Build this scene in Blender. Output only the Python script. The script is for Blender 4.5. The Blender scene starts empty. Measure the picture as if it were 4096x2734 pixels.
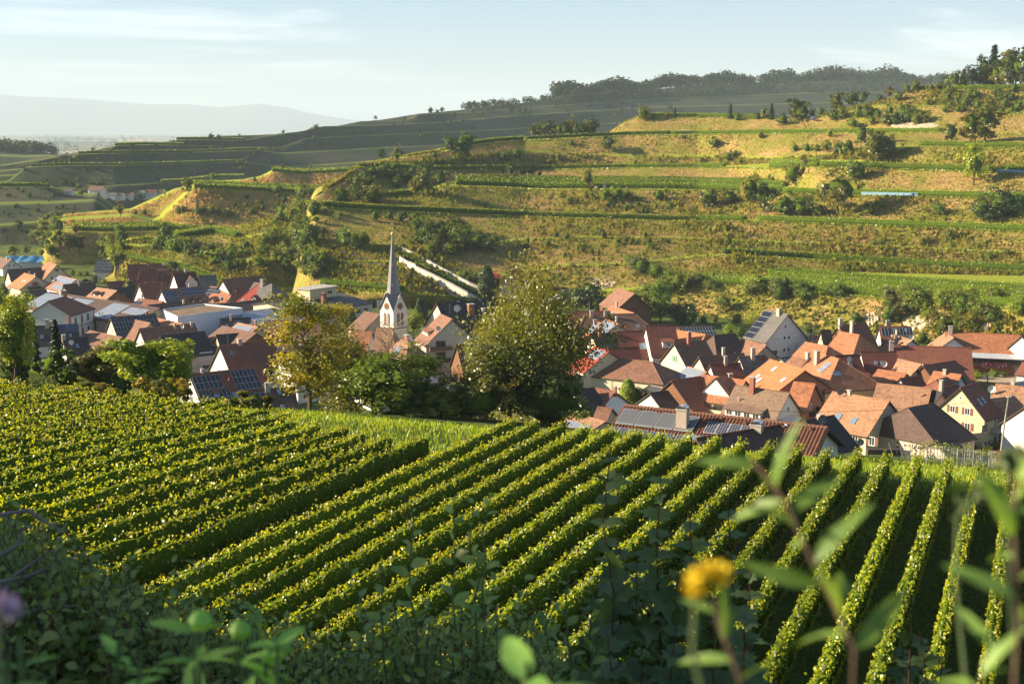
import bpy, math, random
import numpy as np
from mathutils import Vector, Matrix
from mathutils.bvhtree import BVHTree
from mathutils import noise as mnoise

SC = bpy.context.scene
COL = SC.collection
rng = np.random.default_rng(7)
random.seed(7)
R = math.radians

# ------------------------------------------------------------------ camera
PITCH = R(9.43)
cam_d = bpy.data.cameras.new('camera'); cam = bpy.data.objects.new('camera', cam_d)
COL.objects.link(cam); SC.camera = cam
cam.location = (0, 0, 0); cam.rotation_euler = (R(90) - PITCH, 0, 0)
cam_d.sensor_width = 36.0; cam_d.lens = 45.0
cam_d.clip_start = 0.05; cam_d.clip_end = 90000
cam_d.dof.use_dof = True; cam_d.dof.focus_distance = 110; cam_d.dof.aperture_fstop = 5.6

# ------------------------------------------------------------------ sky and sun
SUN_EL, SUN_AZ = R(21.0), R(-4.0)         # azimuth measured from the left (-X) towards the viewer's back
TO_SUN = Vector((-math.cos(SUN_AZ)*math.cos(SUN_EL), -math.sin(SUN_AZ)*math.cos(SUN_EL), math.sin(SUN_EL)))
world = bpy.data.worlds.new('World'); SC.world = world; world.use_nodes = True
wt = world.node_tree; wn, wl = wt.nodes, wt.links
wn.clear()
wout = wn.new('ShaderNodeOutputWorld'); wbg = wn.new('ShaderNodeBackground')
sky = wn.new('ShaderNodeTexSky'); sky.sky_type = 'NISHITA'; sky.sun_disc = False
sky.sun_elevation = SUN_EL
sky.sun_rotation = math.atan2(TO_SUN.x, TO_SUN.y)
sky.altitude = 250; sky.air_density = 1.0; sky.dust_density = 0.8; sky.ozone_density = 3.0
# thin high cloud: stretched noise in the direction of view, projected on a flat layer
wtc = wn.new('ShaderNodeTexCoord'); wsep = wn.new('ShaderNodeSeparateXYZ'); wl.new(wtc.outputs['Generated'], wsep.inputs[0])
wzm = wn.new('ShaderNodeMath'); wzm.operation = 'MAXIMUM'; wzm.inputs[1].default_value = 0.0; wl.new(wsep.outputs['Z'], wzm.inputs[0])
wz = wn.new('ShaderNodeMath'); wz.operation = 'ADD'; wz.inputs[1].default_value = 0.09; wl.new(wzm.outputs[0], wz.inputs[0])
wdiv = wn.new('ShaderNodeVectorMath'); wdiv.operation = 'DIVIDE'
wcmb = wn.new('ShaderNodeCombineXYZ')
for k in range(3): wl.new(wz.outputs[0], wcmb.inputs[k])
wl.new(wtc.outputs['Generated'], wdiv.inputs[0]); wl.new(wcmb.outputs[0], wdiv.inputs[1])
wmap = wn.new('ShaderNodeMapping'); wmap.inputs['Scale'].default_value = (0.30, 0.42, 0.0); wmap.inputs['Location'].default_value = (0.4, 1.7, 0)
wmap.inputs['Rotation'].default_value = (0, 0, R(12))
wl.new(wdiv.outputs[0], wmap.inputs[0])
wnz = wn.new('ShaderNodeTexNoise'); wnz.inputs['Scale'].default_value = 1.3; wnz.inputs['Detail'].default_value = 7; wnz.inputs['Roughness'].default_value = 0.62; wnz.inputs['Distortion'].default_value = 0.7
wl.new(wmap.outputs[0], wnz.inputs['Vector'])
wrp = wn.new('ShaderNodeMapRange'); wrp.inputs['From Min'].default_value = 0.53; wrp.inputs['From Max'].default_value = 0.84; wrp.inputs['To Max'].default_value = 0.7
wl.new(wnz.outputs['Fac'], wrp.inputs['Value'])
wmix = wn.new('ShaderNodeMix'); wmix.data_type = 'RGBA'
wfd = wn.new('ShaderNodeMapRange'); wfd.inputs['From Min'].default_value = 0.01; wfd.inputs['From Max'].default_value = 0.06; wl.new(wsep.outputs['Z'], wfd.inputs['Value'])
wfm = wn.new('ShaderNodeMath'); wfm.operation = 'MULTIPLY'; wl.new(wrp.outputs[0], wfm.inputs[0]); wl.new(wfd.outputs[0], wfm.inputs[1]); wl.new(wfm.outputs[0], wmix.inputs['Factor'])
wtn = wn.new('ShaderNodeMix'); wtn.data_type = 'RGBA'; wtn.blend_type = 'MULTIPLY'; wtn.inputs['Factor'].default_value = 1.0; wtn.inputs[7].default_value = (0.70, 0.82, 0.94, 1)
wl.new(sky.outputs[0], wtn.inputs[6]); wl.new(wtn.outputs[2], wmix.inputs[6]); wmix.inputs[7].default_value = (17.0, 16.0, 15.0, 1)
wl.new(wmix.outputs[2], wbg.inputs['Color']); wbg.inputs['Strength'].default_value = 0.055
wl.new(wbg.outputs[0], wout.inputs['Surface'])

sun_d = bpy.data.lights.new('sun', 'SUN'); sun_d.energy = 5.0; sun_d.angle = R(0.53); sun_d.color = (1.0, 0.82, 0.57)
sun = bpy.data.objects.new('sun', sun_d); COL.objects.link(sun)
sun.rotation_euler = TO_SUN.to_track_quat('Z', 'Y').to_euler()

vs = SC.view_settings
vs.view_transform = 'Standard'; vs.look = 'None'; vs.exposure = 1.72; vs.gamma = 1.0; vs.use_curve_mapping = False
cy = SC.cycles
cy.use_denoising = True; cy.max_bounces = 6; cy.diffuse_bounces = 3; cy.glossy_bounces = 2; cy.transmission_bounces = 3
cy.transparent_max_bounces = 4; cy.volume_bounces = 1; cy.caustics_reflective = False; cy.caustics_refractive = False
cy.sample_clamp_indirect = 6.0

# ------------------------------------------------------------------ survey helpers: pixel of the 4096 wide photograph -> place
FPX = 1280.0
CP, SP = math.cos(PITCH), math.sin(PITCH)
def ray(x, y):
    u = (x/4.0 - 512.0)/FPX; v = (341.75 - y/4.0)/FPX
    return np.array([u, CP + v*SP, -SP + v*CP])
def at_z(x, y, z):
    d = ray(x, y); return Vector(d*(z/d[2]))
def at_Y(x, y, Y):
    d = ray(x, y); return Vector(d*(Y/d[1]))
KD = 4096/2349.0                       # the 2349 wide view of the photograph
def dist_px(P):                        # metres per photograph pixel at P
    return (P[1]*CP - P[2]*SP)/(FPX*4.0)

# ------------------------------------------------------------------ mesh helpers
def link(o, parent=None):
    COL.objects.link(o)
    if parent is not None: o.parent = parent
    return o
def mesh_np(name, V, Q, mats=(), T=None, smooth=False, midx=None, uv=None):
    """V (n,3); Q (m,4) quads; T (k,3) triangles"""
    me = bpy.data.meshes.new(name)
    V = np.asarray(V, dtype=np.float32).reshape(-1, 3)
    Q = np.zeros((0, 4), np.int32) if Q is None or len(Q) == 0 else np.asarray(Q, dtype=np.int32)
    T = np.zeros((0, 3), np.int32) if T is None or len(T) == 0 else np.asarray(T, dtype=np.int32)
    me.vertices.add(len(V)); me.vertices.foreach_set('co', V.ravel())
    nl = Q.size + T.size
    me.loops.add(nl); me.loops.foreach_set('vertex_index', np.concatenate([Q.ravel(), T.ravel()]))
    nf = len(Q) + len(T)
    me.polygons.add(nf)
    st = np.concatenate([np.arange(len(Q))*4, Q.size + np.arange(len(T))*3]).astype(np.int32)
    me.polygons.foreach_set('loop_start', st)
    if smooth: me.polygons.foreach_set('use_smooth', np.ones(nf, dtype=bool))
    if midx is not None: me.polygons.foreach_set('material_index', np.asarray(midx, dtype=np.int32))
    for m in (mats if isinstance(mats, (list, tuple)) else [mats]):
        me.materials.append(m)
    if uv is not None:
        l = me.uv_layers.new(name='UVMap'); l.data.foreach_set('uv', np.asarray(uv, dtype=np.float32).ravel())
    me.update(calc_edges=True)
    return me
class MB:
    """collects simple shapes for ONE part"""
    def __init__(s): s.v = []; s.f = []; s.m = []; s.uv = []
    def poly(s, pts, m=0, uv=None):
        b = len(s.v); s.v += [tuple(p) for p in pts]; s.f.append(list(range(b, b+len(pts)))); s.m.append(m)
        s.uv.append(uv if uv is not None else [(0, 0)]*len(pts)); return s
    def box(s, x0, x1, y0, y1, z0, z1, m=0):
        p = [(x0,y0,z0),(x1,y0,z0),(x1,y1,z0),(x0,y1,z0),(x0,y0,z1),(x1,y0,z1),(x1,y1,z1),(x0,y1,z1)]
        b = len(s.v); s.v += p
        for q in ((0,3,2,1),(4,5,6,7),(0,1,5,4),(1,2,6,5),(2,3,7,6),(3,0,4,7)):
            s.f.append([b+i for i in q]); s.m.append(m); s.uv.append([(p[i][0]+p[i][1], p[i][2]) for i in q])
        return s
    def tube(s, path, rad, n=6, m=0, cap=True):
        P = [Vector(p) for p in path]; k = len(P)
        rad = list(rad) if hasattr(rad, '__len__') else [rad]*k
        b = len(s.v)
        for i in range(k):
            t = (P[min(i+1, k-1)] - P[max(i-1, 0)]); t = t.normalized() if t.length > 0 else Vector((0,0,1))
            a = t.cross(Vector((0,0,1)) if abs(t.z) < .95 else Vector((1,0,0))).normalized(); c = t.cross(a)
            for j in range(n):
                w = 2*math.pi*j/n
                s.v.append(tuple(P[i] + (a*math.cos(w) + c*math.sin(w))*rad[i]))
        for i in range(k-1):
            for j in range(n):
                s.f.append([b+i*n+j, b+i*n+(j+1) % n, b+(i+1)*n+(j+1) % n, b+(i+1)*n+j]); s.m.append(m); s.uv.append([(0,0)]*4)
        if cap:
            s.f.append([b+(k-1)*n+j for j in range(n)]); s.m.append(m); s.uv.append([(0,0)]*n)
            s.f.append([b+j for j in reversed(range(n))]); s.m.append(m); s.uv.append([(0,0)]*n)
        return s
    def lathe(s, prof, n=12, m=0, c=(0,0,0)):
        b = len(s.v)
        for r, z in prof:
            for j in range(n):
                w = 2*math.pi*j/n; s.v.append((c[0]+r*math.cos(w), c[1]+r*math.sin(w), c[2]+z))
        for i in range(len(prof)-1):
            for j in range(n):
                s.f.append([b+i*n+j, b+i*n+(j+1) % n, b+(i+1)*n+(j+1) % n, b+(i+1)*n+j]); s.m.append(m); s.uv.append([(0,0)]*4)
        return s
    def mesh(s, name, mats, smooth=False):
        me = bpy.data.meshes.new(name); me.from_pydata(s.v, [], s.f)
        for mm in (mats if isinstance(mats, (list, tuple)) else [mats]): me.materials.append(mm)
        me.polygons.foreach_set('material_index', s.m)
        if smooth: me.polygons.foreach_set('use_smooth', [True]*len(s.f))
        l = me.uv_layers.new(name='UVMap'); l.data.foreach_set('uv', [c for f in s.uv for q in f for c in q])
        return me
    def build(s, name, mats, parent=None, smooth=False):
        return link(bpy.data.objects.new(name, s.mesh(name, mats, smooth)), parent)
def obj(name, me, parent=None, loc=None, rot=None, scale=None):
    o = link(bpy.data.objects.new(name, me), parent)
    if loc is not None: o.location = loc
    if rot is not None: o.rotation_euler = rot
    if scale is not None: o.scale = scale if hasattr(scale, '__len__') else (scale,)*3
    return o
def tag(o, label=None, cat=None, group=None, kind=None):
    if label: o['label'] = label
    if cat: o['category'] = cat
    if group: o['group'] = group
    if kind: o['kind'] = kind
    return o
def thing(name, label, cat, loc=(0,0,0), rz=0.0, group=None):
    o = link(bpy.data.objects.new(name, None)); o.location = loc; o.rotation_euler = (0, 0, rz)
    o.empty_display_size = .1
    return tag(o, label, cat, group)
_ONES = 'zeroth first second third fourth fifth sixth seventh eighth ninth tenth eleventh twelfth thirteenth fourteenth fifteenth sixteenth seventeenth eighteenth nineteenth'.split()
_TENS = {2: 'twent', 3: 'thirt', 4: 'fort', 5: 'fift', 6: 'sixt', 7: 'sevent', 8: 'eight', 9: 'ninet'}
def ordinal(n):
    if n < 20: return _ONES[n]
    t, u = divmod(n, 10)
    if t >= 10: return '%dth' % n
    return _TENS[t] + ('ieth' if u == 0 else 'y-' + _ONES[u])

# ------------------------------------------------------------------ materials
def new_mat(name):
    m = bpy.data.materials.new(name); m.use_nodes = True
    nt = m.node_tree; nt.nodes.clear()
    out = nt.nodes.new('ShaderNodeOutputMaterial')
    return m, nt.nodes, nt.links, out
def nd(N, t, **kw):
    n = N.new(t)
    for k, v in kw.items():
        if hasattr(n, k): setattr(n, k, v)
        else: n.inputs[k.replace('_', ' ')].default_value = v
    return n
def ramp(N, stops, interp='LINEAR'):
    r = N.new('ShaderNodeValToRGB'); cr = r.color_ramp; cr.interpolation = interp
    while len(cr.elements) > len(stops): cr.elements.remove(cr.elements[-1])
    while len(cr.elements) < len(stops): cr.elements.new(0.5)
    for e, (p, c) in zip(cr.elements, stops): e.position = p; e.color = (c[0], c[1], c[2], 1)
    return r
def mat_leaf(name, cols, trans=0.45, scale=1.6, tcol=(1.25, 1.15, 0.45), vary=0.06, gloss=0.05, rough=0.45):
    m, N, L, out = new_mat(name)
    tc = N.new('ShaderNodeTexCoord'); oi = N.new('ShaderNodeObjectInfo')
    nz = nd(N, 'ShaderNodeTexNoise', Scale=scale, Detail=3.0, Roughness=0.7); L.new(tc.outputs['Object'], nz.inputs['Vector'])
    k = len(cols)
    rp = ramp(N, [(0.30 + 0.42*i/max(k-1, 1), c) for i, c in enumerate(cols)]); L.new(nz.outputs['Fac'], rp.inputs[0])
    mr = nd(N, 'ShaderNodeMapRange'); mr.inputs['To Min'].default_value = 0.5 - vary; mr.inputs['To Max'].default_value = 0.5 + vary*0.7
    L.new(oi.outputs['Random'], mr.inputs['Value'])
    mv = nd(N, 'ShaderNodeMapRange'); mv.inputs['To Min'].default_value = 0.78; mv.inputs['To Max'].default_value = 1.2
    mu = nd(N, 'ShaderNodeMath', operation='MULTIPLY'); L.new(oi.outputs['Random'], mu.inputs[0]); mu.inputs[1].default_value = 7.31
    fr = nd(N, 'ShaderNodeMath', operation='FRACT'); L.new(mu.outputs[0], fr.inputs[0]); L.new(fr.outputs[0], mv.inputs['Value'])
    hs = N.new('ShaderNodeHueSaturation'); L.new(mr.outputs[0], hs.inputs['Hue']); L.new(mv.outputs[0], hs.inputs['Value']); L.new(rp.outputs[0], hs.inputs['Color'])
    df = N.new('ShaderNodeBsdfDiffuse'); L.new(hs.outputs[0], df.inputs['Color'])
    tr = N.new('ShaderNodeBsdfTranslucent')
    tm = nd(N, 'ShaderNodeMix', data_type='RGBA', blend_type='MULTIPLY'); tm.inputs['Factor'].default_value = 1.0
    L.new(hs.outputs[0], tm.inputs[6]); tm.inputs[7].default_value = (*tcol, 1); L.new(tm.outputs[2], tr.inputs['Color'])
    mx = nd(N, 'ShaderNodeMixShader'); mx.inputs[0].default_value = trans; L.new(df.outputs[0], mx.inputs[1]); L.new(tr.outputs[0], mx.inputs[2])
    if gloss > 0:
        gl = nd(N, 'ShaderNodeBsdfGlossy', Roughness=rough); gl.inputs['Color'].default_value = (0.8, 0.85, 0.8, 1)
        m2 = nd(N, 'ShaderNodeMixShader'); m2.inputs[0].default_value = gloss; L.new(mx.outputs[0], m2.inputs[1]); L.new(gl.outputs[0], m2.inputs[2])
        mx = m2
    L.new(mx.outputs[0], out.inputs['Surface'])
    return m
def mat_plain(name, col, rough=0.7, var=0.12, scale=3.0, metal=0.0, bump=0.0, coord='Object', spec=0.3, dirt=None):
    m, N, L, out = new_mat(name)
    tc = N.new('ShaderNodeTexCoord')
    nz = nd(N, 'ShaderNodeTexNoise', Scale=scale, Detail=5.0, Roughness=0.6); L.new(tc.outputs[coord], nz.inputs['Vector'])
    lo = tuple(c*(1-var) for c in col); hi = tuple(min(1, c*(1+var)) for c in col)
    rp = ramp(N, [(0.3, lo), (0.7, hi)]); L.new(nz.outputs['Fac'], rp.inputs[0])
    bs = nd(N, 'ShaderNodeBsdfPrincipled', Roughness=rough, Metallic=metal); bs.inputs['Specular IOR Level'].default_value = spec
    src = rp.outputs[0]
    if dirt:
        n2 = nd(N, 'ShaderNodeTexNoise', Scale=0.45, Detail=6.0, Roughness=0.7); L.new(tc.outputs[coord], n2.inputs['Vector'])
        r2 = ramp(N, [(0.52, (0, 0, 0)), (0.72, (1, 1, 1))]); L.new(n2.outputs['Fac'], r2.inputs[0])
        mm = nd(N, 'ShaderNodeMix', data_type='RGBA'); L.new(r2.outputs[0], mm.inputs['Factor']); L.new(src, mm.inputs[6]); mm.inputs[7].default_value = (*dirt, 1)
        src = mm.outputs[2]
    L.new(src, bs.inputs['Base Color'])
    if bump:
        b = nd(N, 'ShaderNodeBump', Strength=bump, Distance=0.05); L.new(nz.outputs['Fac'], b.inputs['Height']); L.new(b.outputs[0], bs.inputs['Normal'])
    L.new(bs.outputs[0], out.inputs['Surface'])
    return m
# ================================================================== the land
ZV = -62.0                                  # level of the village floor
def sm(a, b, x): t = np.clip((x-a)/(b-a), 0, 1); return t*t*(3-2*t)
RX, RY = 0.3838, 0.9234                       # heading of the vine rows in plan
def sp(X, Y): return RX*X + RY*Y, RY*X - RX*Y
def row_xy(s, p): return RX*s + RY*p, RY*s - RX*p
def s_edge(p): return 91.0 + 11.0*sm(-89, -98, p)
def ground_z(X, Y):
    X = np.asarray(X, float); Y = np.asarray(Y, float)
    s, p = sp(X, Y)
    se = s_edge(p)
    k = 0.027 + 0.053*sm(-34, -64, p)
    zf = -24.0 + k*(88.0 - s)
    t = np.clip(s/31.0, 0, 1)
    top = -1.75 + 0.03*np.clip(-s, 0, 200)
    zb = top + (zf - top)*(0.75*t + 0.25*t*t*(3-2*t))
    z = np.where(s < 31, zb, zf)
    z_e = -24.0 + k*(88.0 - se)
    # beyond the edge: an even fall on the right, a steep bank on the left
    a = np.clip(s - se, 0, None)
    zr = z_e - 0.236*a
    w2 = sm(-62, -78, p)
    zl = z_e - (0.21*a + 0.30*np.clip(a - 38, 0, None))*(1 - w2) - (0.26*a + 0.36*np.clip(a - 14, 0, None))*w2
    w = sm(-22, -38, p)
    zo = np.maximum(zr*(1-w) + zl*w, ZV)
    z = np.where(s > se, zo, z)
    z = z + 4.0*sm(-16, -46, X)*sm(40, 14, Y)*sm(-400, -60, X)   # rise added out of view on the left to shade the foreground
    far = np.hypot(X, Y)
    z = np.where(far > 1300, ZV - 14*sm(1300, 4000, far), z)
    return z
def gz(X, Y): return float(ground_z(X, Y))

def axis(lo, hi, step, far_lo, far_hi, grow=1.16):
    a = list(np.arange(lo, hi + .1, step)); s = step
    while a[-1] < far_hi: s *= grow; a.append(a[-1] + s)
    s = step; b = []; c = lo
    while c > far_lo: s *= grow; c -= s; b.append(c)
    return np.array(b[::-1] + a)
gx = axis(-130, 150, 2.4, -45000, 45000); gy = axis(-40, 290, 2.4, -2500, 48000)
GX, GY = np.meshgrid(gx, gy); GZ = ground_z(GX, GY)
def fbm(X, Y, sc, oct=4, seed=0.0):
    out = np.zeros(np.shape(X)); amp = 1.0
    r = np.random.default_rng(int(seed*100) + 5)
    for o in range(oct):
        for j in range(3):
            a = r.uniform(0, 6.283); ph = r.uniform(0, 6.283); f = sc*(2**o)*r.uniform(.7, 1.3)
            out = out + amp*np.sin((X*math.cos(a) + Y*math.sin(a))*f + ph)/3
        amp *= 0.55
    return out
S0, P0 = sp(GX, GY)
GZ = GZ + np.where((S0 > 31) & (GY < 300), 0.12*fbm(GX, GY, 0.25), 0) + np.where(S0 <= 31, 0.35*fbm(GX, GY, 0.5), 0)
ny_, nx_ = GX.shape
idx = np.arange(ny_*nx_).reshape(ny_, nx_)
Qg = np.stack([idx[:-1, :-1], idx[:-1, 1:], idx[1:, 1:], idx[1:, :-1]], -1).reshape(-1, 4)

def mat_ground():
    m, N, L, out = new_mat('meadow_and_earth')
    tc = N.new('ShaderNodeTexCoord')
    n1 = nd(N, 'ShaderNodeTexNoise', Scale=0.06, Detail=6.0, Roughness=0.65); L.new(tc.outputs['Object'], n1.inputs['Vector'])
    n2 = nd(N, 'ShaderNodeTexNoise', Scale=1.7, Detail=6.0, Roughness=0.7); L.new(tc.outputs['Object'], n2.inputs['Vector'])
    r1 = ramp(N, [(0.3, (0.045, 0.075, 0.014)), (0.5, (0.085, 0.12, 0.02)), (0.68, (0.16, 0.155, 0.045)), (0.8, (0.20, 0.15, 0.075))]); L.new(n1.outputs['Fac'], r1.inputs[0])
    r2 = ramp(N, [(0.3, (0.55, 0.55, 0.55)), (0.7, (1.35, 1.35, 1.35))]); L.new(n2.outputs['Fac'], r2.inputs[0])
    mm = nd(N, 'ShaderNodeMix', data_type='RGBA', blend_type='MULTIPLY'); mm.inputs['Factor'].default_value = 1; L.new(r1.outputs[0], mm.inputs[6]); L.new(r2.outputs[0], mm.inputs[7])
    # far plain: fields and woods in patches
    vr = nd(N, 'ShaderNodeTexVoronoi', Scale=0.0022); mp = nd(N, 'ShaderNodeMapping'); mp.inputs['Scale'].default_value = (1, 0.55, 1)
    L.new(tc.outputs['Object'], mp.inputs[0]); L.new(mp.outputs[0], vr.inputs['Vector'])
    r3 = ramp(N, [(0.0, (0.03, 0.05, 0.025)), (0.35, (0.05, 0.075, 0.03)), (0.55, (0.12, 0.13, 0.06)), (0.75, (0.30, 0.26, 0.16)), (1.0, (0.45, 0.42, 0.34))], 'CONSTANT')
    sc = N.new('ShaderNodeSeparateColor'); L.new(vr.outputs['Color'], sc.inputs[0]); L.new(sc.outputs[0], r3.inputs[0])
    sx = N.new('ShaderNodeSeparateXYZ'); L.new(tc.outputs['Object'], sx.inputs[0])
    mr = nd(N, 'ShaderNodeMapRange'); mr.inputs['From Min'].default_value = 1300; mr.inputs['From Max'].default_value = 1700; L.new(sx.outputs['Y'], mr.inputs['Value'])
    m2 = nd(N, 'ShaderNodeMix', data_type='RGBA'); L.new(mr.outputs[0], m2.inputs['Factor']); L.new(mm.outputs[2], m2.inputs[6]); L.new(r3.outputs[0], m2.inputs[7])
    bs = nd(N, 'ShaderNodeBsdfPrincipled', Roughness=0.95); bs.inputs['Specular IOR Level'].default_value = 0.1
    L.new(m2.outputs[2], bs.inputs['Base Color'])
    b = nd(N, 'ShaderNodeBump', Strength=0.7, Distance=0.25); L.new(n2.outputs['Fac'], b.inputs['Height']); L.new(b.outputs[0], bs.inputs['Normal'])
    L.new(bs.outputs[0], out.inputs['Surface'])
    return m
M_GROUND = mat_ground()
def mat_bank(name, dry, green, brown, gscale=0.05, flatgreen=(0.13, 0.17, 0.03)):
    """terraced hillside: mown green strips on the level parts, dry grass and scrub on the banks"""
    m, N, L, out = new_mat(name)
    tc = N.new('ShaderNodeTexCoord'); at = N.new('ShaderNodeAttribute'); at.attribute_name = 'bank'
    n1 = nd(N, 'ShaderNodeTexNoise', Scale=gscale, Detail=7.0, Roughness=0.68); L.new(tc.outputs['Object'], n1.inputs['Vector'])
    n2 = nd(N, 'ShaderNodeTexNoise', Scale=0.9, Detail=6.0, Roughness=0.75); L.new(tc.outputs['Object'], n2.inputs['Vector'])
    r1 = ramp(N, [(0.40, green), (0.51, tuple((g+d)/2 for g, d in zip(green, dry))), (0.60, dry), (0.72, brown)]); L.new(n1.outputs['Fac'], r1.inputs[0])
    r2 = ramp(N, [(0.32, (0.45, 0.45, 0.42)), (0.68, (1.45, 1.42, 1.35))]); L.new(n2.outputs['Fac'], r2.inputs[0])
    mm = nd(N, 'ShaderNodeMix', data_type='RGBA', blend_type='MULTIPLY'); mm.inputs['Factor'].default_value = 1; L.new(r1.outputs[0], mm.inputs[6]); L.new(r2.outputs[0], mm.inputs[7])
    m2 = nd(N, 'ShaderNodeMix', data_type='RGBA'); L.new(at.outputs['Fac'], m2.inputs['Factor']); m2.inputs[6].default_value = (*flatgreen, 1); L.new(mm.outputs[2], m2.inputs[7])
    bs = nd(N, 'ShaderNodeBsdfPrincipled', Roughness=0.95); bs.inputs['Specular IOR Level'].default_value = 0.08
    L.new(m2.outputs[2], bs.inputs['Base Color'])
    b = nd(N, 'ShaderNodeBump', Strength=0.9, Distance=0.9); L.new(n2.outputs['Fac'], b.inputs['Height']); L.new(b.outputs[0], bs.inputs['Normal'])
    L.new(bs.outputs[0], out.inputs['Surface'])
    return m
M_BANK = mat_bank('dry_terrace_bank', (0.40, 0.27, 0.10), (0.22, 0.23, 0.03), (0.44, 0.28, 0.14), flatgreen=(0.27, 0.31, 0.03))
M_BANK_L = mat_bank('green_terrace_bank', (0.33, 0.27, 0.08), (0.18, 0.21, 0.022), (0.40, 0.26, 0.13), flatgreen=(0.27, 0.31, 0.03))
M_BANK_F = mat_bank('far_terrace_bank', (0.075, 0.078, 0.045), (0.04, 0.06, 0.025), (0.10, 0.085, 0.055), gscale=0.02, flatgreen=(0.15, 0.19, 0.035))
M_WOODHILL = mat_bank('wooded_far_slope', (0.055, 0.075, 0.04), (0.04, 0.06, 0.03), (0.08, 0.085, 0.05), gscale=0.02, flatgreen=(0.09, 0.12, 0.04))
M_MOUNT = mat_plain('distant_mountain', (0.05, 0.07, 0.06), rough=0.95, scale=0.001, coord='Object')

ground = obj('ground', mesh_np('ground', np.stack([GX, GY, GZ], -1), Qg, M_GROUND, smooth=True)); ground['kind'] = 'structure'
BVHS = []
def add_bvh(o):
    me = o.data; n = len(me.vertices); v = np.empty(n*3, np.float32); me.vertices.foreach_get('co', v)
    pol = [list(p.vertices) for p in me.polygons]
    BVHS.append((o, BVHTree.FromPolygons([tuple(c) for c in v.reshape(-1, 3).tolist()], pol)))
add_bvh(ground)

# A hillside is lofted between contour lines: each line is surveyed as (x, y of the 2349 wide view, distance) and the level
# ground behind a lip is given by its depth in metres.
RINGS = {}
def contour(pts, xs):
    a = np.array(sorted(pts), float)
    return np.interp(xs, a[:, 0], a[:, 1]), np.interp(xs, a[:, 0], a[:, 2])
def hillside(name, lines, x0, x1, nx, mat, seed=1, rough=0.5, kind='structure', fade=(0, 0), near=None):
    xs = np.linspace(x0, x1, nx)
    rings = []; flags = []; keys = []
    for ln in lines:
        t = ln[0]
        if t == 'L':                                    # a surveyed contour
            yy, dd = contour(ln[2], xs)
            if near is not None: dd = dd*np.interp(xs, *near)
            u = (xs*KD/4 - 512)/FPX; v = (341.75 - yy*KD/4)/FPX
            ry = CP + v*SP; rz = -SP + v*CP; k = dd/ry
            P = np.stack([u*k, dd, rz*k], -1)
            rings.append(P); flags.append(1.0); keys.append(ln[1])
        elif t == 'F':                                  # level ground behind the last contour: depth, rise
            dep = contour([(a, b, 0) for a, b in ln[2]], xs)[0]; rise = contour([(a, b, 0) for a, b in ln[3]], xs)[0]
            P = rings[-1].copy(); sc = (P[:, 1] + dep)/P[:, 1]
            P = np.stack([P[:, 0]*sc, P[:, 1] + dep, P[:, 2] + rise], -1)
            rings.append(P); flags.append(0.0); keys.append(ln[1])
        elif t == 'Z':                                  # a contour at a given level and distance
            zz, dd = contour(ln[2], xs)
            if near is not None: dd = dd*np.interp(xs, *near)
            u = (xs*KD/4 - 512)/FPX
            k = dd/(CP + 0*u); P = np.stack([u*k, dd, zz], -1)
            rings.append(P); flags.append(1.0); keys.append(ln[1])
    fall = np.ones(nx)                                  # the ends of the hill run out into the valley floor
    if fade[0]: fall = fall*sm(x0, x0 + fade[0], xs)
    if fade[1]: fall = fall*sm(x1, x1 - fade[1], xs)
    for P in rings: P[:, 2] = -68 + (P[:, 2] + 68)*np.where(P[:, 2] > -68, fall, 1)
    V = []; B = []
    for i, P in enumerate(rings):
        if i:
            A = rings[i-1]; n = 2 if flags[i] == 0 else max(3, int(np.clip(np.median(np.linalg.norm(P-A, axis=1))/2.0, 3, 12)))
            for j in range(1, n):
                t = j/n; C = A*(1-t) + P*t
                if flags[i] == 1:
                    C = C.copy(); bump = rough*fbm(C[:, 0], C[:, 2]*2.2 + 31*i, 0.16, 4, seed + i*.1)*min(1, np.sin(math.pi*t)*1.6)
                    C[:, 1] += bump*2.0; C[:, 2] += bump*0.6
                V.append(C); B.append(np.full(nx, flags[i]))
        Pj = P.copy()
        if flags[i] == 1: Pj[:, 2] += 0.12*rough*fbm(P[:, 0], P[:, 1], 0.2, 3, seed + 2*i)
        V.append(Pj); B.append(np.full(nx, 0.0 if flags[i] == 0 else 0.6))
        RINGS[keys[i]] = (xs, Pj)
    V = np.array(V); nr = len(V); id_ = np.arange(nr*nx).reshape(nr, nx)
    Q = np.stack([id_[:-1, :-1], id_[:-1, 1:], id_[1:, 1:], id_[1:, :-1]], -1).reshape(-1, 4)
    me = mesh_np(name, V.reshape(-1, 3), Q, mat, smooth=True)
    a = me.attributes.new('bank', 'FLOAT', 'POINT'); a.data.foreach_set('value', np.maximum(np.array(B, np.float32), (1 - fall)[None, :].astype(np.float32)).ravel())
    o = obj(name, me); o['kind'] = kind; add_bvh(o)
    return o

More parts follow.
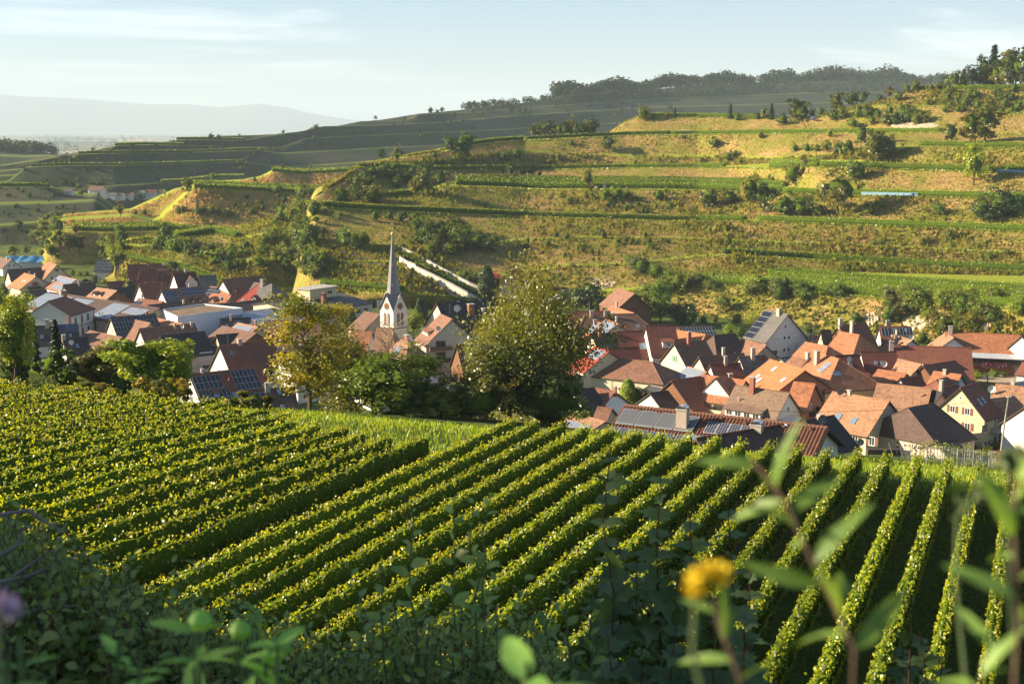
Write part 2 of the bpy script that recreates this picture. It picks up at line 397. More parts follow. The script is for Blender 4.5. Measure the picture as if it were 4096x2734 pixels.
# --- the terraced hill across the village (right and centre)
XR0, XR1 = 640, 2560
hillside('terraced_hill', [
    ('Z', 'h0', [(640, -66, 425), (1000, -66, 410), (1400, -66, 395), (1750, -66, 380), (2560, -66, 372)]),
    ('L', 'h1', [(640, 668, 425), (720, 655, 428), (905, 672, 402), (1100, 688, 405), (1300, 676, 408), (1450, 668, 400), (1600, 650, 402), (1830, 668, 400), (2000, 684, 396), (2349, 712, 386), (2560, 730, 382)]),
    ('F', 'h1b', [(640, 2), (1450, 4), (1600, 12), (1750, 30), (1950, 62), (2349, 78), (2560, 80)], [(640, 0.2), (2560, 1.2)]),
    ('L', 'h2', [(640, 640, 432), (720, 600, 440), (905, 602, 430), (1100, 640, 418), (1300, 612, 428), (1450, 608, 432), (1600, 590, 448), (1660, 586, 452), (1862, 597, 470), (2080, 611, 476), (2349, 626, 478), (2560, 634, 480)]),
    ('F', 'h2b', [(640, 2), (1500, 3), (1660, 6), (2560, 7)], [(640, 0.1), (2560, 0.2)]),
    ('L', 'h2m', [(640, 600, 442), (720, 565, 452), (905, 566, 446), (1100, 570, 448), (1179, 553, 458), (1350, 546, 468), (1548, 548, 474), (1660, 553, 478), (1862, 560, 487), (2080, 570, 493), (2349, 582, 495), (2560, 590, 496)]),
    ('F', 'h2mb', [(640, 1.5), (1100, 4), (1600, 3), (1800, .6), (2560, .5)], [(640, 0.4), (2560, 0.4)]),
    ('L', 'h3', [(640, 492, 480), (728, 476, 492), (864, 485, 494), (1000, 490, 498), (1237, 500, 502), (1548, 509, 505), (1730, 509, 506), (2000, 519, 508), (2349, 533, 508), (2560, 541, 508)]),
    ('F', 'h3b', [(640, 3), (864, 6), (1548, 7), (2560, 7)], [(640, 0.2), (2560, 0.2)]),
    ('L', 'h4', [(640, 480, 500), (728, 466, 508), (800, 462, 520), (870, 456, 526), (950, 448, 532), (1018, 428, 536), (1120, 430, 538), (1260, 437, 540), (1434, 436, 540), (1548, 437, 540), (1862, 447, 540), (2080, 452, 538), (2349, 458, 536), (2560, 464, 534)]),
    ('F', 'h4b', [(640, 3), (800, 4), (870, 14), (960, 14), (1020, 30), (1100, 62), (1434, 80), (1700, 70), (1820, 36), (1900, 12), (2560, 12)], [(640, .3), (1020, 1.0), (1260, 2.6), (1750, 2.2), (1900, .3), (2560, .4)]),
    ('L', 'h5', [(640, 466, 512), (728, 450, 520), (790, 420, 540), (816, 384, 560), (900, 388, 574), (992, 392, 590), (1120, 391, 612), (1260, 390, 632), (1434, 387, 634), (1667, 385, 626), (1760, 388, 600), (1866, 384, 576), (2020, 388, 572), (2200, 394, 570), (2349, 400, 568), (2560, 405, 566)]),
    ('F', 'h5b', [(640, 3), (816, 5), (1000, 8), (1434, 9), (1667, 10), (1760, 26), (1900, 32), (2000, 16), (2100, 9), (2560, 9)], [(640, 0.1), (1667, 0.3), (1760, 2.0), (1860, 2.6), (1980, 3.0), (2080, .4), (2560, .4)]),
    ('L', 'h5m', [(640, 462, 516), (728, 446, 524), (800, 400, 550), (830, 378, 568), (900, 372, 590), (1000, 368, 606), (1070, 360, 622), (1180, 345, 640), (1300, 352, 650), (1434, 358, 652), (1667, 360, 648), (1760, 366, 632), (1866, 362, 616), (2020, 340, 604), (2112, 337, 598), (2349, 340, 596), (2560, 343, 596)]),
    ('F', 'h5mb', [(640, .5), (2000, 1), (2112, 8), (2560, 8)], [(640, 0.3), (2560, 0.4)]),
    ('L', 'h6', [(640, 458, 520), (728, 442, 528), (810, 396, 556), (840, 374, 574), (900, 366, 600), (1000, 352, 618), (1060, 338, 634), (1130, 328, 646), (1200, 323, 654), (1434, 312, 664), (1706, 308, 660), (1950, 306, 656), (2162, 305, 650), (2349, 309, 646), (2560, 312, 644)]),
    ('F', 'h6b', [(640, 3), (1000, 24), (1100, 34), (1434, 10), (2162, 9), (2560, 8)], [(640, 0.1), (2560, 0.2)]),
    ('L', 'h7', [(640, 456, 526), (728, 440, 534), (810, 394, 564), (900, 362, 614), (1000, 346, 640), (1060, 334, 664), (1130, 322, 682), (1250, 318, 690), (1390, 309, 690), (1434, 280, 694), (1465, 268, 698), (1600, 270, 698), (1765, 273, 694), (1850, 276, 690), (1920, 262, 690), (2020, 240, 688), (2150, 246, 686), (2349, 262, 682), (2560, 268, 680)]),
    ('F', 'h7b', [(640, 8), (1300, 22), (1465, 26), (1765, 26), (1900, 10), (2560, 9)], [(640, 0), (2560, 0.2)]),
    ('L', 'h8', [(640, 462, 545), (900, 368, 640), (1100, 330, 710), (1250, 326, 716), (1390, 318, 716), (1465, 276, 726), (1600, 278, 728), (1765, 282, 724), (1850, 284, 712), (1890, 262, 712), (2020, 232, 712), (2096, 208, 716), (2349, 206, 718), (2560, 206, 718)]),
    ('F', 'h8b', [(640, 4), (1850, 14), (2096, 26), (2560, 26)], [(640, -3), (1600, -3), (2000, -1), (2096, 0.2), (2560, 1.5)]),
    ('Z', 'h9', [(640, -60, 640), (900, -50, 700), (1250, -45, 800), (1465, -35, 820), (1765, -30, 820), (1900, -10, 800), (2096, 22, 790), (2349, 27, 800), (2560, 27, 800)]),
    ('Z', 'h10', [(640, -70, 760), (1250, -70, 900), (1765, -60, 930), (2096, -20, 950), (2560, 0, 980)]),
], XR0, XR1, 420, M_BANK, seed=3, rough=0.55, fade=(90, 0), near=([640, 1200, 1600, 1900, 2349, 2560], [1.06, 1.13, 1.10, 1.03, .94, .90]))

# --- spur with the road, left of the church, down to the village
hillside('garden_slope', [
    ('Z', 'g0', [(180, -66, 520), (420, -66, 500), (600, -66, 455), (720, -66, 430), (950, -66, 415)]),
    ('L', 'g1', [(180, 600, 524), (260, 590, 530), (420, 622, 500), (520, 660, 462), (640, 668, 440), (720, 660, 425), (820, 690, 408), (950, 700, 404)]),
    ('F', 'g1b', [(180, 8), (420, 8), (950, 3)], [(180, .2), (950, .2)]),
    ('L', 'g2', [(180, 582, 545), (260, 566, 550), (420, 570, 528), (520, 606, 490), (600, 600, 470), (720, 560, 448), (820, 610, 432), (950, 650, 424)]),
    ('F', 'g2b', [(180, 10), (330, 14), (450, 8), (950, 2)], [(180, .2), (950, .4)]),
    ('L', 'g3', [(180, 560, 570), (260, 556, 574), (340, 549, 566), (420, 548, 560), (490, 536, 552), (545, 548, 522), (600, 540, 500), (720, 520, 474), (820, 560, 455), (950, 590, 446)]),
    ('F', 'g3b', [(180, 6), (420, 16), (500, 14), (560, 5), (950, 2)], [(180, .2), (950, .4)]),
    ('L', 'g4', [(180, 548, 590), (300, 545, 596), (420, 530, 596), (520, 524, 588), (600, 505, 545), (640, 496, 520), (720, 486, 500), (820, 500, 490), (950, 530, 480)]),
    ('Z', 'g5', [(180, -66, 640), (420, -60, 650), (600, -56, 620), (720, -44, 560), (950, -44, 540)]),
    ('Z', 'g6', [(180, -72, 700), (950, -60, 640)]),
], 180, 950, 200, M_BANK_L, seed=5, rough=0.6, fade=(110, 120), near=([180, 420, 600, 720, 950], [1.0, 1.0, 1.08, 1.18, 1.24]))

# --- steep dark spur with a vineyard on top (left of centre)
hillside('steep_spur', [
    ('Z', 's0', [(60, -66, 590), (360, -66, 592), (560, -66, 610), (860, -66, 640)]),
    ('L', 's1', [(60, 540, 600), (155, 533, 596), (260, 534, 596), (365, 532, 598), (540, 540, 606), (700, 530, 620), (860, 520, 640)]),
    ('F', 's1b', [(60, 20), (155, 40), (365, 40), (420, 16), (540, 16), (860, 10)], [(60, 0), (860, 0.3)]),
    ('L', 's2', [(60, 516, 640), (155, 507, 646), (300, 500, 648), (352, 512, 650), (366, 506, 652), (390, 484, 655), (420, 455, 660), (444, 435, 664), (520, 437, 680), (667, 444, 720), (760, 446, 745), (860, 450, 760)]),
    ('F', 's2b', [(60, 30), (352, 30), (444, 44), (600, 60), (860, 60)], [(60, 0.2), (860, 1.0)]),
    ('L', 's3', [(60, 502, 700), (155, 497, 705), (300, 486, 716), (400, 440, 730), (470, 424, 745), (560, 418, 770), (600, 410, 790), (625, 396, 800), (700, 402, 830), (800, 396, 860), (860, 392, 870)]),
    ('F', 's3b', [(60, 20), (600, 40), (860, 60)], [(60, 0), (600, .5), (860, 1)]),
    ('L', 's4', [(60, 498, 730), (155, 494, 740), (300, 480, 760), (400, 436, 780), (520, 424, 800), (600, 404, 840), (640, 390, 850), (700, 388, 900), (800, 382, 930), (860, 380, 940)]),
    ('Z', 's5', [(60, -66, 790), (400, -60, 860), (600, -50, 960), (860, -50, 1040)]),
    ('Z', 's6', [(60, -80, 850), (860, -80, 1150)]),
], 60, 860, 220, M_BANK, seed=7, rough=0.9, fade=(90, 60))

# --- dark low terraces on the far left
hillside('left_terraces', [
    ('Z', 'q0', [(-200, -66, 690), (160, -66, 690), (330, -66, 740)]),
    ('L', 'q1', [(-200, 520, 700), (0, 518, 700), (100, 510, 704), (200, 500, 715), (330, 488, 745)]),
    ('F', 'q1b', [(-200, 8), (330, 8)], [(-200, .1), (330, .1)]),
    ('L', 'q2', [(-200, 470, 740), (0, 470, 740), (150, 466, 752), (240, 462, 770), (330, 462, 790)]),
    ('F', 'q2b', [(-200, 25), (120, 20), (330, 40)], [(-200, .1), (330, .2)]),
    ('L', 'q3', [(-200, 428, 800), (0, 429, 800), (90, 430, 806), (120, 433, 815), (145, 444, 830), (200, 452, 850), (330, 454, 870)]),
    ('F', 'q3b', [(-200, 50), (120, 40), (330, 60)], [(-200, .3), (330, .2)]),
    ('Z', 'q4', [(-200, -60, 930), (330, -66, 960)]),
], -200, 330, 110, M_BANK_F, seed=9, rough=0.7, fade=(0, 120))

# --- the long blue ridge behind
hillside('far_ridge', [
    ('Z', 'r0', [(-250, -80, 1000), (100, -80, 1010), (500, -80, 1040), (900, -80, 1060), (1500, -80, 1100), (2200, -80, 1150)]),
    ('L', 'r1', [(-250, 442, 1060), (0, 436, 1060), (200, 430, 1070), (420, 418, 1080), (500, 408, 1090), (640, 408, 1110), (800, 392, 1120), (1000, 380, 1130), (2200, 370, 1160)]),
    ('F', 'r1b', [(-250, 10), (380, 8), (480, 24), (640, 12), (2200, 8)], [(-250, .2), (2200, .2)]),
    ('L', 'r2', [(-250, 425, 1080), (20, 417, 1085), (60, 384, 1100), (150, 381, 1105), (300, 380, 1120), (420, 377, 1130), (560, 372, 1150), (640, 384, 1150), (760, 378, 1160), (900, 366, 1180), (2200, 340, 1200)]),
    ('F', 'r2b', [(-250, 8), (2200, 8)], [(-250, .2), (2200, .2)]),
    ('L', 'r3', [(-250, 422, 1095), (60, 400, 1105), (110, 382, 1115), (145, 378, 1120), (175, 354, 1130), (300, 352, 1150), (430, 351, 1165), (550, 346, 1185), (600, 345, 1190), (640, 352, 1195), (760, 346, 1210), (900, 338, 1225), (1000, 334, 1235), (1200, 316, 1260), (2200, 300, 1300)]),
    ('F', 'r3b', [(-250, 8), (900, 20), (2200, 8)], [(-250, .2), (2200, .2)]),
    ('L', 'r4', [(-250, 420, 1110), (145, 378, 1132), (180, 354, 1142), (240, 352, 1150), (262, 335, 1165), (330, 333, 1180), (420, 334, 1195), (560, 338, 1210), (640, 340, 1225), (700, 318, 1240), (800, 314, 1255), (940, 306, 1275), (1100, 300, 1290), (1400, 284, 1320), (1700, 270, 1350), (2200, 250, 1390)]),
    ('F', 'r4b', [(-250, 8), (300, 20), (2200, 8)], [(-250, .2), (2200, .2)]),
    ('L', 'r5', [(-250, 420, 1125), (180, 354, 1158), (262, 336, 1185), (380, 334, 1205), (405, 322, 1215), (470, 321, 1225), (560, 323, 1240), (620, 312, 1250), (700, 300, 1262), (740, 290, 1275), (860, 288, 1295), (1000, 282, 1315), (1200, 264, 1345), (1500, 246, 1390), (1900, 236, 1440), (2200, 236, 1470)]),
    ('F', 'r5b', [(-250, 6), (2200, 9)], [(-250, .2), (2200, .2)]),
    ('L', 'r6', [(-250, 420, 1140), (262, 337, 1200), (405, 323, 1235), (470, 320, 1245), (510, 312, 1255), (600, 310, 1265), (690, 306, 1280), (715, 292, 1295), (770, 290, 1305), (830, 278, 1315), (930, 277, 1330), (960, 262, 1345), (1080, 258, 1365), (1250, 244, 1395), (1500, 228, 1440), (1900, 212, 1500), (2200, 215, 1530)]),
    ('F', 'r6b', [(-250, 6), (2200, 9)], [(-250, .2), (2200, .2)]),
    ('L', 'r7', [(-250, 420, 1155), (405, 324, 1255), (690, 307, 1300), (830, 279, 1335), (880, 274, 1350), (960, 261, 1370), (1060, 252, 1390), (1120, 243, 1400), (1240, 232, 1425), (1300, 220, 1440), (1400, 212, 1465), (1500, 205, 1490), (1600, 196, 1510), (1750, 194, 1545), (1900, 186, 1580), (2050, 188, 1610), (2200, 200, 1620)]),
    ('F', 'r7b', [(-250, 20), (2200, 40)], [(-250, -1), (2200, .5)]),
    ('L', 'r8', [(-250, 422, 1200), (405, 326, 1300), (690, 309, 1350), (880, 277, 1420), (1060, 255, 1470), (1300, 222, 1540), (1500, 206, 1590), (1600, 194, 1620), (1750, 190, 1660), (1850, 178, 1690), (1950, 168, 1710), (2050, 176, 1730), (2110, 190, 1740), (2200, 194, 1750), (2440, 206, 1760)]),
    ('Z', 'r9', [(-250, -60, 1400), (690, -60, 1600), (1300, 0, 1800), (2200, 20, 2000)]),
    ('Z', 'r10', [(-250, -90, 1500), (690, -90, 1800), (2200, -90, 2300)]),
], -250, 2440, 330, M_BANK_F, seed=11, rough=1.3, near=([-250, 262, 900, 1500, 2440], [.92, .95, 1.12, 1.36, 1.6]))

# --- wooded knoll on the far left and hills on the plain
hillside('left_knoll', [
    ('Z', 'k0', [(-300, -80, 1250), (250, -80, 1250)]),
    ('L', 'k1', [(-300, 400, 1300), (0, 402, 1300), (60, 404, 1310), (130, 400, 1330), (180, 392, 1350), (250, 400, 1400)]),
    ('F', 'k1b', [(-300, 10), (250, 10)], [(-300, .2), (250, .2)]),
    ('L', 'k2', [(-300, 356, 1420), (0, 358, 1420), (60, 360, 1430), (110, 358, 1440), (150, 362, 1450), (190, 372, 1460), (250, 395, 1480)]),
    ('F', 'k2b', [(-300, 40), (250, 40)], [(-300, .5), (250, .5)]),
    ('L', 'k3', [(-300, 336, 1560), (0, 340, 1560), (50, 342, 1560), (120, 352, 1560), (180, 366, 1570), (250, 392, 1600)]),
    ('Z', 'k4', [(-300, -90, 1800), (250, -90, 1800)]),
], -300, 250, 70, M_BANK_F, seed=13, rough=1.2, fade=(0, 60))
hillside('mountain_range', [
    ('Z', 'm0', [(-500, -300, 22500), (1200, -300, 22500)]),
    ('L', 'm1', [(-500, 206, 24000), (-200, 216, 24000), (0, 216, 24000), (60, 222, 24000), (150, 224, 24000), (250, 232, 24000), (350, 240, 24000), (430, 239, 24000), (500, 246, 24000), (600, 238, 24000), (660, 247, 24000), (700, 258, 24000), (760, 268, 24000), (850, 280, 24000), (1000, 296, 24000), (1200, 300, 24000)]),
    ('Z', 'm2', [(-500, -300, 28000), (1200, -300, 28000)]),
], -500, 1200, 120, M_MOUNT, seed=15, rough=0.0)

def cast(x, y, only=None, zoff=0.0):
    """where the line of sight through a photograph pixel meets the land"""
    d = Vector(ray(x, y)).normalized(); best = None
    for o, b in BVHS:
        if only and o.name not in only: continue
        h = b.ray_cast(Vector((0, 0, 0)), d)
        if h[0] is not None and (best is None or h[3] < best[1]): best = (h[0], h[3], o.name)
    return best
def drop(X, Y):
    """height of the land at a place in plan"""
    z = -1e9
    for o, b in BVHS:
        h = b.ray_cast(Vector((X, Y, 500)), Vector((0, 0, -1)))
        if h[0] is not None: z = max(z, h[0].z)
    return z
# ================================================================== foliage
M_VINE = mat_leaf('vine_leaf', [(0.115, 0.176, 0.010), (0.230, 0.290, 0.012), (0.365, 0.392, 0.018), (0.486, 0.392, 0.030)], trans=0.5, scale=3.5, tcol=(1.5, 1.35, 0.35), vary=0.01)
M_VINE_F = mat_leaf('hillside_vine_leaf', [(0.127, 0.203, 0.013), (0.236, 0.320, 0.018), (0.355, 0.405, 0.025)], trans=0.45, scale=1.2, tcol=(1.4, 1.3, 0.4), vary=0.015)
M_CORE = mat_leaf('inner_leaf_shade', [(0.056, 0.096, 0.010), (0.096, 0.144, 0.012)], trans=0.15, scale=3.0, vary=0.0, gloss=0)  # darker leaf copy: shade inside the foliage is put into the colour
L_GREEN = mat_leaf('green_leaf', [(0.063, 0.119, 0.014), (0.119, 0.182, 0.018), (0.201, 0.265, 0.026)], scale=0.9, vary=0.025)
L_DARK = mat_leaf('dark_leaf', [(0.025, 0.052, 0.013), (0.046, 0.078, 0.015), (0.075, 0.109, 0.019)], scale=0.9, vary=0.02)
L_OLIVE = mat_leaf('olive_leaf', [(0.110, 0.126, 0.021), (0.177, 0.177, 0.026), (0.261, 0.236, 0.035)], scale=0.9, vary=0.02)
L_YELLOW = mat_leaf('yellowing_leaf', [(0.108, 0.144, 0.013), (0.230, 0.237, 0.020), (0.389, 0.302, 0.028), (0.359, 0.172, 0.028)], trans=0.5, scale=1.5, vary=0.012)
L_BRIGHT = mat_leaf('bright_leaf', [(0.143, 0.218, 0.014), (0.252, 0.311, 0.022), (0.370, 0.370, 0.030)], trans=0.5, scale=1.3, vary=0.02, tcol=(1.45, 1.35, 0.35))
L_RED = mat_leaf('reddish_leaf', [(0.12, 0.05, 0.02), (0.19, 0.075, 0.025), (0.16, 0.10, 0.03)], scale=0.9, vary=0.01)
L_NEEDLE = mat_leaf('spruce_needle', [(0.018, 0.034, 0.014), (0.032, 0.052, 0.018), (0.05, 0.07, 0.022)], trans=0.2, scale=1.2, vary=0.015)
L_FAR = mat_leaf('far_leaf', [(0.03, 0.05, 0.022), (0.05, 0.075, 0.028), (0.075, 0.095, 0.035)], trans=0.3, scale=0.25, vary=0.02, gloss=0)
L_LIP = mat_leaf('lit_lip_grass', [(0.16, 0.22, 0.02), (0.26, 0.31, 0.025), (0.34, 0.33, 0.04)], trans=0.4, scale=0.3, vary=0.0, tcol=(1.3, 1.25, 0.4))  # brighter grass copy: sunlight on the lips is put into the colour
L_BIRCH = mat_leaf('birch_leaf', [(0.12, 0.15, 0.018), (0.185, 0.20, 0.022), (0.25, 0.225, 0.028), (0.28, 0.20, 0.03)], trans=0.5, scale=1.1, vary=0.0)
L_DRY = mat_leaf('dry_grass', [(0.156, 0.150, 0.034), (0.312, 0.221, 0.075), (0.416, 0.260, 0.115), (0.260, 0.169, 0.069)], trans=0.35, scale=0.10, vary=0.0, gloss=0, tcol=(1.2, 1.05, 0.7))
L_SCRUB = mat_leaf('green_scrub', [(0.068, 0.101, 0.016), (0.142, 0.169, 0.026), (0.243, 0.230, 0.041), (0.216, 0.155, 0.047)], trans=0.4, scale=0.12, vary=0.0, gloss=0)
L_GRASS = mat_leaf('meadow_grass', [(0.090, 0.163, 0.014), (0.179, 0.276, 0.021), (0.325, 0.374, 0.034), (0.406, 0.341, 0.069)], trans=0.45, scale=0.5, vary=0.0, gloss=0.02, tcol=(1.3, 1.25, 0.4))
M_BARK = mat_plain('bark', (0.10, 0.075, 0.05), rough=0.9, var=0.4, scale=6)
M_BARK_B = mat_plain('birch_bark', (0.50, 0.46, 0.40), rough=0.8, var=0.5, scale=4)
M_TWIG = mat_plain('dry_twig', (0.36, 0.27, 0.17), rough=0.9, var=0.3, scale=3)
M_POST = mat_plain('weathered_post', (0.30, 0.27, 0.23), rough=0.8, var=0.25)

def unit(n, r): v = r.normal(size=(n, 3)); return v/np.linalg.norm(v, axis=1)[:, None]
def leaf_cards(C, Nn, size, r, aspect=0.7, droop=0.0, tip=None):
    """one kite-shaped leaf for each centre"""
    n = len(C); size = np.broadcast_to(np.asarray(size, float), (n,))
    Nn = Nn/np.maximum(np.linalg.norm(Nn, axis=1), 1e-6)[:, None]
    a = unit(n, r) if tip is None else np.broadcast_to(np.asarray(tip, float), (n, 3)) + 0.35*unit(n, r)
    a = a - Nn*np.sum(a*Nn, 1)[:, None]; a /= np.maximum(np.linalg.norm(a, axis=1), 1e-6)[:, None]
    b = np.cross(Nn, a)
    s = size[:, None]*0.5
    p0 = C - a*s; p2 = C + a*s - np.array([0, 0, 1])*droop*s
    p1 = C - b*s*aspect + Nn*s*0.22 - a*s*0.15; p3 = C + b*s*aspect + Nn*s*0.22 - a*s*0.15
    V = np.stack([p0, p1, p2, p3], 1).reshape(-1, 3)
    return V, np.arange(4*n).reshape(n, 4)
def merge(parts):
    V = []; Q = []; b = 0; mi = []
    for k, (v, q, m) in enumerate(parts):
        V.append(v); Q.append(np.asarray(q) + b); b += len(v); mi.append(np.full(len(q), m))
    return np.concatenate(V), np.concatenate(Q), np.concatenate(mi)

def crown_mesh(name, kind, n, leaf, seed, core=True):
    """foliage of a tree of height 1 standing at the origin"""
    r = np.random.default_rng(seed)
    if kind in ('round', 'tall', 'bush', 'spread'):
        cz, rx, rz = {'round': (0.60, 0.36, 0.40), 'tall': (0.56, 0.24, 0.45), 'bush': (0.44, 0.55, 0.52), 'spread': (0.62, 0.5, 0.36)}[kind]
        k = max(12, n//22) if n < 2500 else n//75
        d = unit(k, r); d[:, 2] = d[:, 2]*0.95 + 0.08
        rad = r.uniform(0.45, 1.0, k)**0.6*(1 + 0.22*np.sin(3.1*d[:, 0] + seed) + 0.18*np.sin(4.3*d[:, 1] - seed*2) + 0.15*np.sin(5*d[:, 2] + seed))
        cc = d*rad[:, None]*np.array([rx, rx, rz]) + np.array([0, 0, cz])
        which = r.integers(0, k, n); off = unit(n, r)*(r.uniform(0, 1, n)**0.5)[:, None]*np.array([.12, .12, .09])*(0.8 if kind == 'tall' else 1.1)*(1 if n < 2500 else .85)
        C = cc[which] + off
        out = (C - np.array([0, 0, cz*0.8])); out /= np.linalg.norm(out, axis=1)[:, None]
        Nn = out*0.6 + np.array([0, 0, .45]) + 0.75*unit(n, r)
        if kind == 'bush': C[:, 2] = np.abs(C[:, 2]) + 0.01
        V, Q = leaf_cards(C, Nn, leaf*r.uniform(.6, 1.3, n), r)
    elif kind == 'conifer':
        t = r.uniform(0, 1, n)**0.75; z = 0.98 - 0.90*t
        tier = 0.72 + 0.28*np.sin(z*62)
        rad = (0.02 + 0.19*t)*tier*r.uniform(0.35, 1, n)**0.6; a = r.uniform(0, 6.283, n)
        lob = 1 + 0.22*np.sin(a*5 + np.floor(z*14)*2.1 + seed)
        C = np.stack([np.cos(a)*rad*lob, np.sin(a)*rad*lob, z - rad*0.35], -1)
        Nn = np.stack([np.cos(a)*.4, np.sin(a)*.4, np.full(n, .8)], -1) + 0.5*unit(n, r)
        V, Q = leaf_cards(C, Nn, leaf*r.uniform(.6, 1.3, n), r, aspect=0.45)
    elif kind == 'column':
        z = r.uniform(0.02, 1, n); a = r.uniform(0, 6.283, n)
        rad = 0.13*np.sin(np.clip(z, .0, 1)**0.7*math.pi*0.93 + .12)**0.6*r.uniform(.75, 1, n)*(1 + .12*np.sin(a*4 + z*17 + seed))
        C = np.stack([np.cos(a)*rad, np.sin(a)*rad, z], -1); Nn = np.stack([np.cos(a), np.sin(a), 0.5*np.ones(n)], -1) + .6*unit(n, r)
        V, Q = leaf_cards(C, Nn, leaf*r.uniform(.6, 1.2, n), r)
    elif kind in ('birch', 'willow'):
        k = max(30, n//(26 if n < 9000 else 60)); d = unit(k, r)
        rad = r.uniform(.25, 1, k)**.6*(1 + .32*np.sin(3*d[:, 0] + seed) + .25*np.sin(5*d[:, 2] + 1) + .2*np.sin(6*d[:, 1] + seed))
        wx, cz, rz = (0.31, .60, .38) if kind == 'birch' else (0.42, .62, .34)
        cc = d*rad[:, None]*np.array([wx, wx, rz]) + np.array([0, 0, cz])
        which = r.integers(0, k, n); ln = r.uniform(0, 1, n)
        strand = 0.20 if kind == 'birch' else 0.40
        C = cc[which] + 0.030*r.normal(size=(n, 3)); C[:, 2] -= ln*strand*(0.5 + 0.5*r.uniform(size=k)[which]); C[:, :2] += (cc[which][:, :2])*0.12*ln[:, None]
        C[:, 2] = np.maximum(C[:, 2], 0.06)
        Nn = unit(n, r) + np.array([0, 0, .2])
        V, Q = leaf_cards(C, Nn, leaf*r.uniform(.6, 1.3, n), r, tip=(0, 0, -1))
    mi = np.zeros(len(Q), int)
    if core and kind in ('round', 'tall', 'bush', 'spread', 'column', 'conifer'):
        # inner filler mass; the crown's inner shade is put into its dark colour
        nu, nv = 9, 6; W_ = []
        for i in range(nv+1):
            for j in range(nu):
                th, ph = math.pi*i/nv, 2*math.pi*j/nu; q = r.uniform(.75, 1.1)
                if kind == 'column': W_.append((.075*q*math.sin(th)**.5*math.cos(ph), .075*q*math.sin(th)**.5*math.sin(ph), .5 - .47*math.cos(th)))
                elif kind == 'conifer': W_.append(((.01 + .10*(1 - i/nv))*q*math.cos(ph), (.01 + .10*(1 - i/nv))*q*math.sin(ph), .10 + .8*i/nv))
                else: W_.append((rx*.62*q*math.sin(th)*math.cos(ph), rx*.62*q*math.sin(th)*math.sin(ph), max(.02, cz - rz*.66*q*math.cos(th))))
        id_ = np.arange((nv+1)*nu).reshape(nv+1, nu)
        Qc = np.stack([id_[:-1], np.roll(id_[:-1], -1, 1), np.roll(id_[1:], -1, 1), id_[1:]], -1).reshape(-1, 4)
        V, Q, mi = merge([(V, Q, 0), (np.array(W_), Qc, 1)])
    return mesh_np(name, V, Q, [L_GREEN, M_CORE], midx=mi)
def limb_mesh(name, kind, seed, mat=None, big=False):
    r = random.Random(seed); m = MB()
    th = {'round': .028, 'tall': .022, 'bush': .016, 'spread': .03, 'conifer': .016, 'column': .014, 'birch': .02, 'willow': .03, 'bare': .02}[kind]
    n = 5; path = [(r.uniform(-.012, .012)*i, r.uniform(-.012, .012)*i, i*(.55 if kind not in ('conifer', 'column', 'birch', 'tall', 'bare') else .80)/n) for i in range(n+1)]
    m.tube(path, [th*(1 - .75*i/n) for i in range(n+1)], 6)
    if kind not in ('conifer', 'column'):
        nb = {'bush': 6, 'bare': 22}.get(kind, 14 if big else 8)
        for b in range(nb):
            t = r.uniform(.35, .95); i = min(int(t*n), n-1); p = Vector(path[i]).lerp(Vector(path[i+1]), t*n - i)
            a = r.uniform(0, 6.28); ln = r.uniform(.16, .28)*(0.55 if kind in ('tall', 'birch') else 1)
            up = r.uniform(.4, 1.0)
            q = p + Vector((math.cos(a), math.sin(a), up)).normalized()*ln; mid = p.lerp(q, .5) + Vector((0, 0, .02))
            m.tube([p, mid, q], [th*.42, th*.28, th*.1], 4, cap=False)
            for c in range(3 if big or kind == 'bare' else 1):
                a2 = a + r.uniform(-1, 1); q2 = mid + Vector((math.cos(a2), math.sin(a2), r.uniform(.2, 1))).normalized()*ln*.6
                m.tube([mid, q2], [th*.2, th*.06], 3, cap=False)
    return m.mesh(name, mat or M_BARK)
PROTO = {}
def proto(kind, var, n=900, leaf=0.075):
    key = (kind, var, n, leaf)
    if key not in PROTO:
        sd = 17 + 31*var + 7*len(kind)
        PROTO[key] = (None if kind == 'bare' else crown_mesh('crown', kind, n, leaf, sd), limb_mesh('trunk', kind, sd))
    return PROTO[key]
PLANTS = []
def plant(P, h, kind, mat, label, name='tree', cat='tree', group=None, w=1.0, var=None, n=900, leaf=0.075, bark=None, rz=None):
    """one tree or shrub: crown and trunk under an empty at its foot"""
    k = len(PLANTS); var = (k*5 + 3) % 4 if var is None else var
    cm, tm = proto(kind, var, n, leaf)
    t = thing(name, label, cat, P, (k*2.399) % 6.283 if rz is None else rz, group)
    sc = (h*w, h*w, h)
    for nm, me, mt in (('crown', cm, mat), ('trunk', tm, bark)):
        if me is None: continue
        o = obj(nm, me, t, scale=sc)
        if mt is not None:
            o.material_slots[0].link = 'OBJECT'; o.material_slots[0].material = mt
    PLANTS.append(t)
    return t

def grass_cards(P, h, r, lean=0.35, wid=0.12):
    """upright tufts (one narrow kite each)"""
    n = len(P); a = r.uniform(0, 6.283, n); h = np.broadcast_to(np.asarray(h, float), (n,))*r.uniform(.5, 1.3, n)
    d = np.stack([np.cos(a), np.sin(a), np.zeros(n)], -1); sd = np.stack([-np.sin(a), np.cos(a), np.zeros(n)], -1)
    up = np.array([0, 0, 1])[None]
    tipo = d*(lean*r.uniform(-1, 1, n)*h)[:, None]
    p0 = P - up*0.05; p2 = P + up*h[:, None] + tipo; mid = P + up*(h*.5)[:, None] + tipo*.35
    w = (wid*h)[:, None] if np.ndim(wid) == 0 else (wid*h)[:, None]
    V = np.stack([p0, mid - sd*w, p2, mid + sd*w], 1).reshape(-1, 3)
    return V, np.arange(4*n).reshape(n, 4)

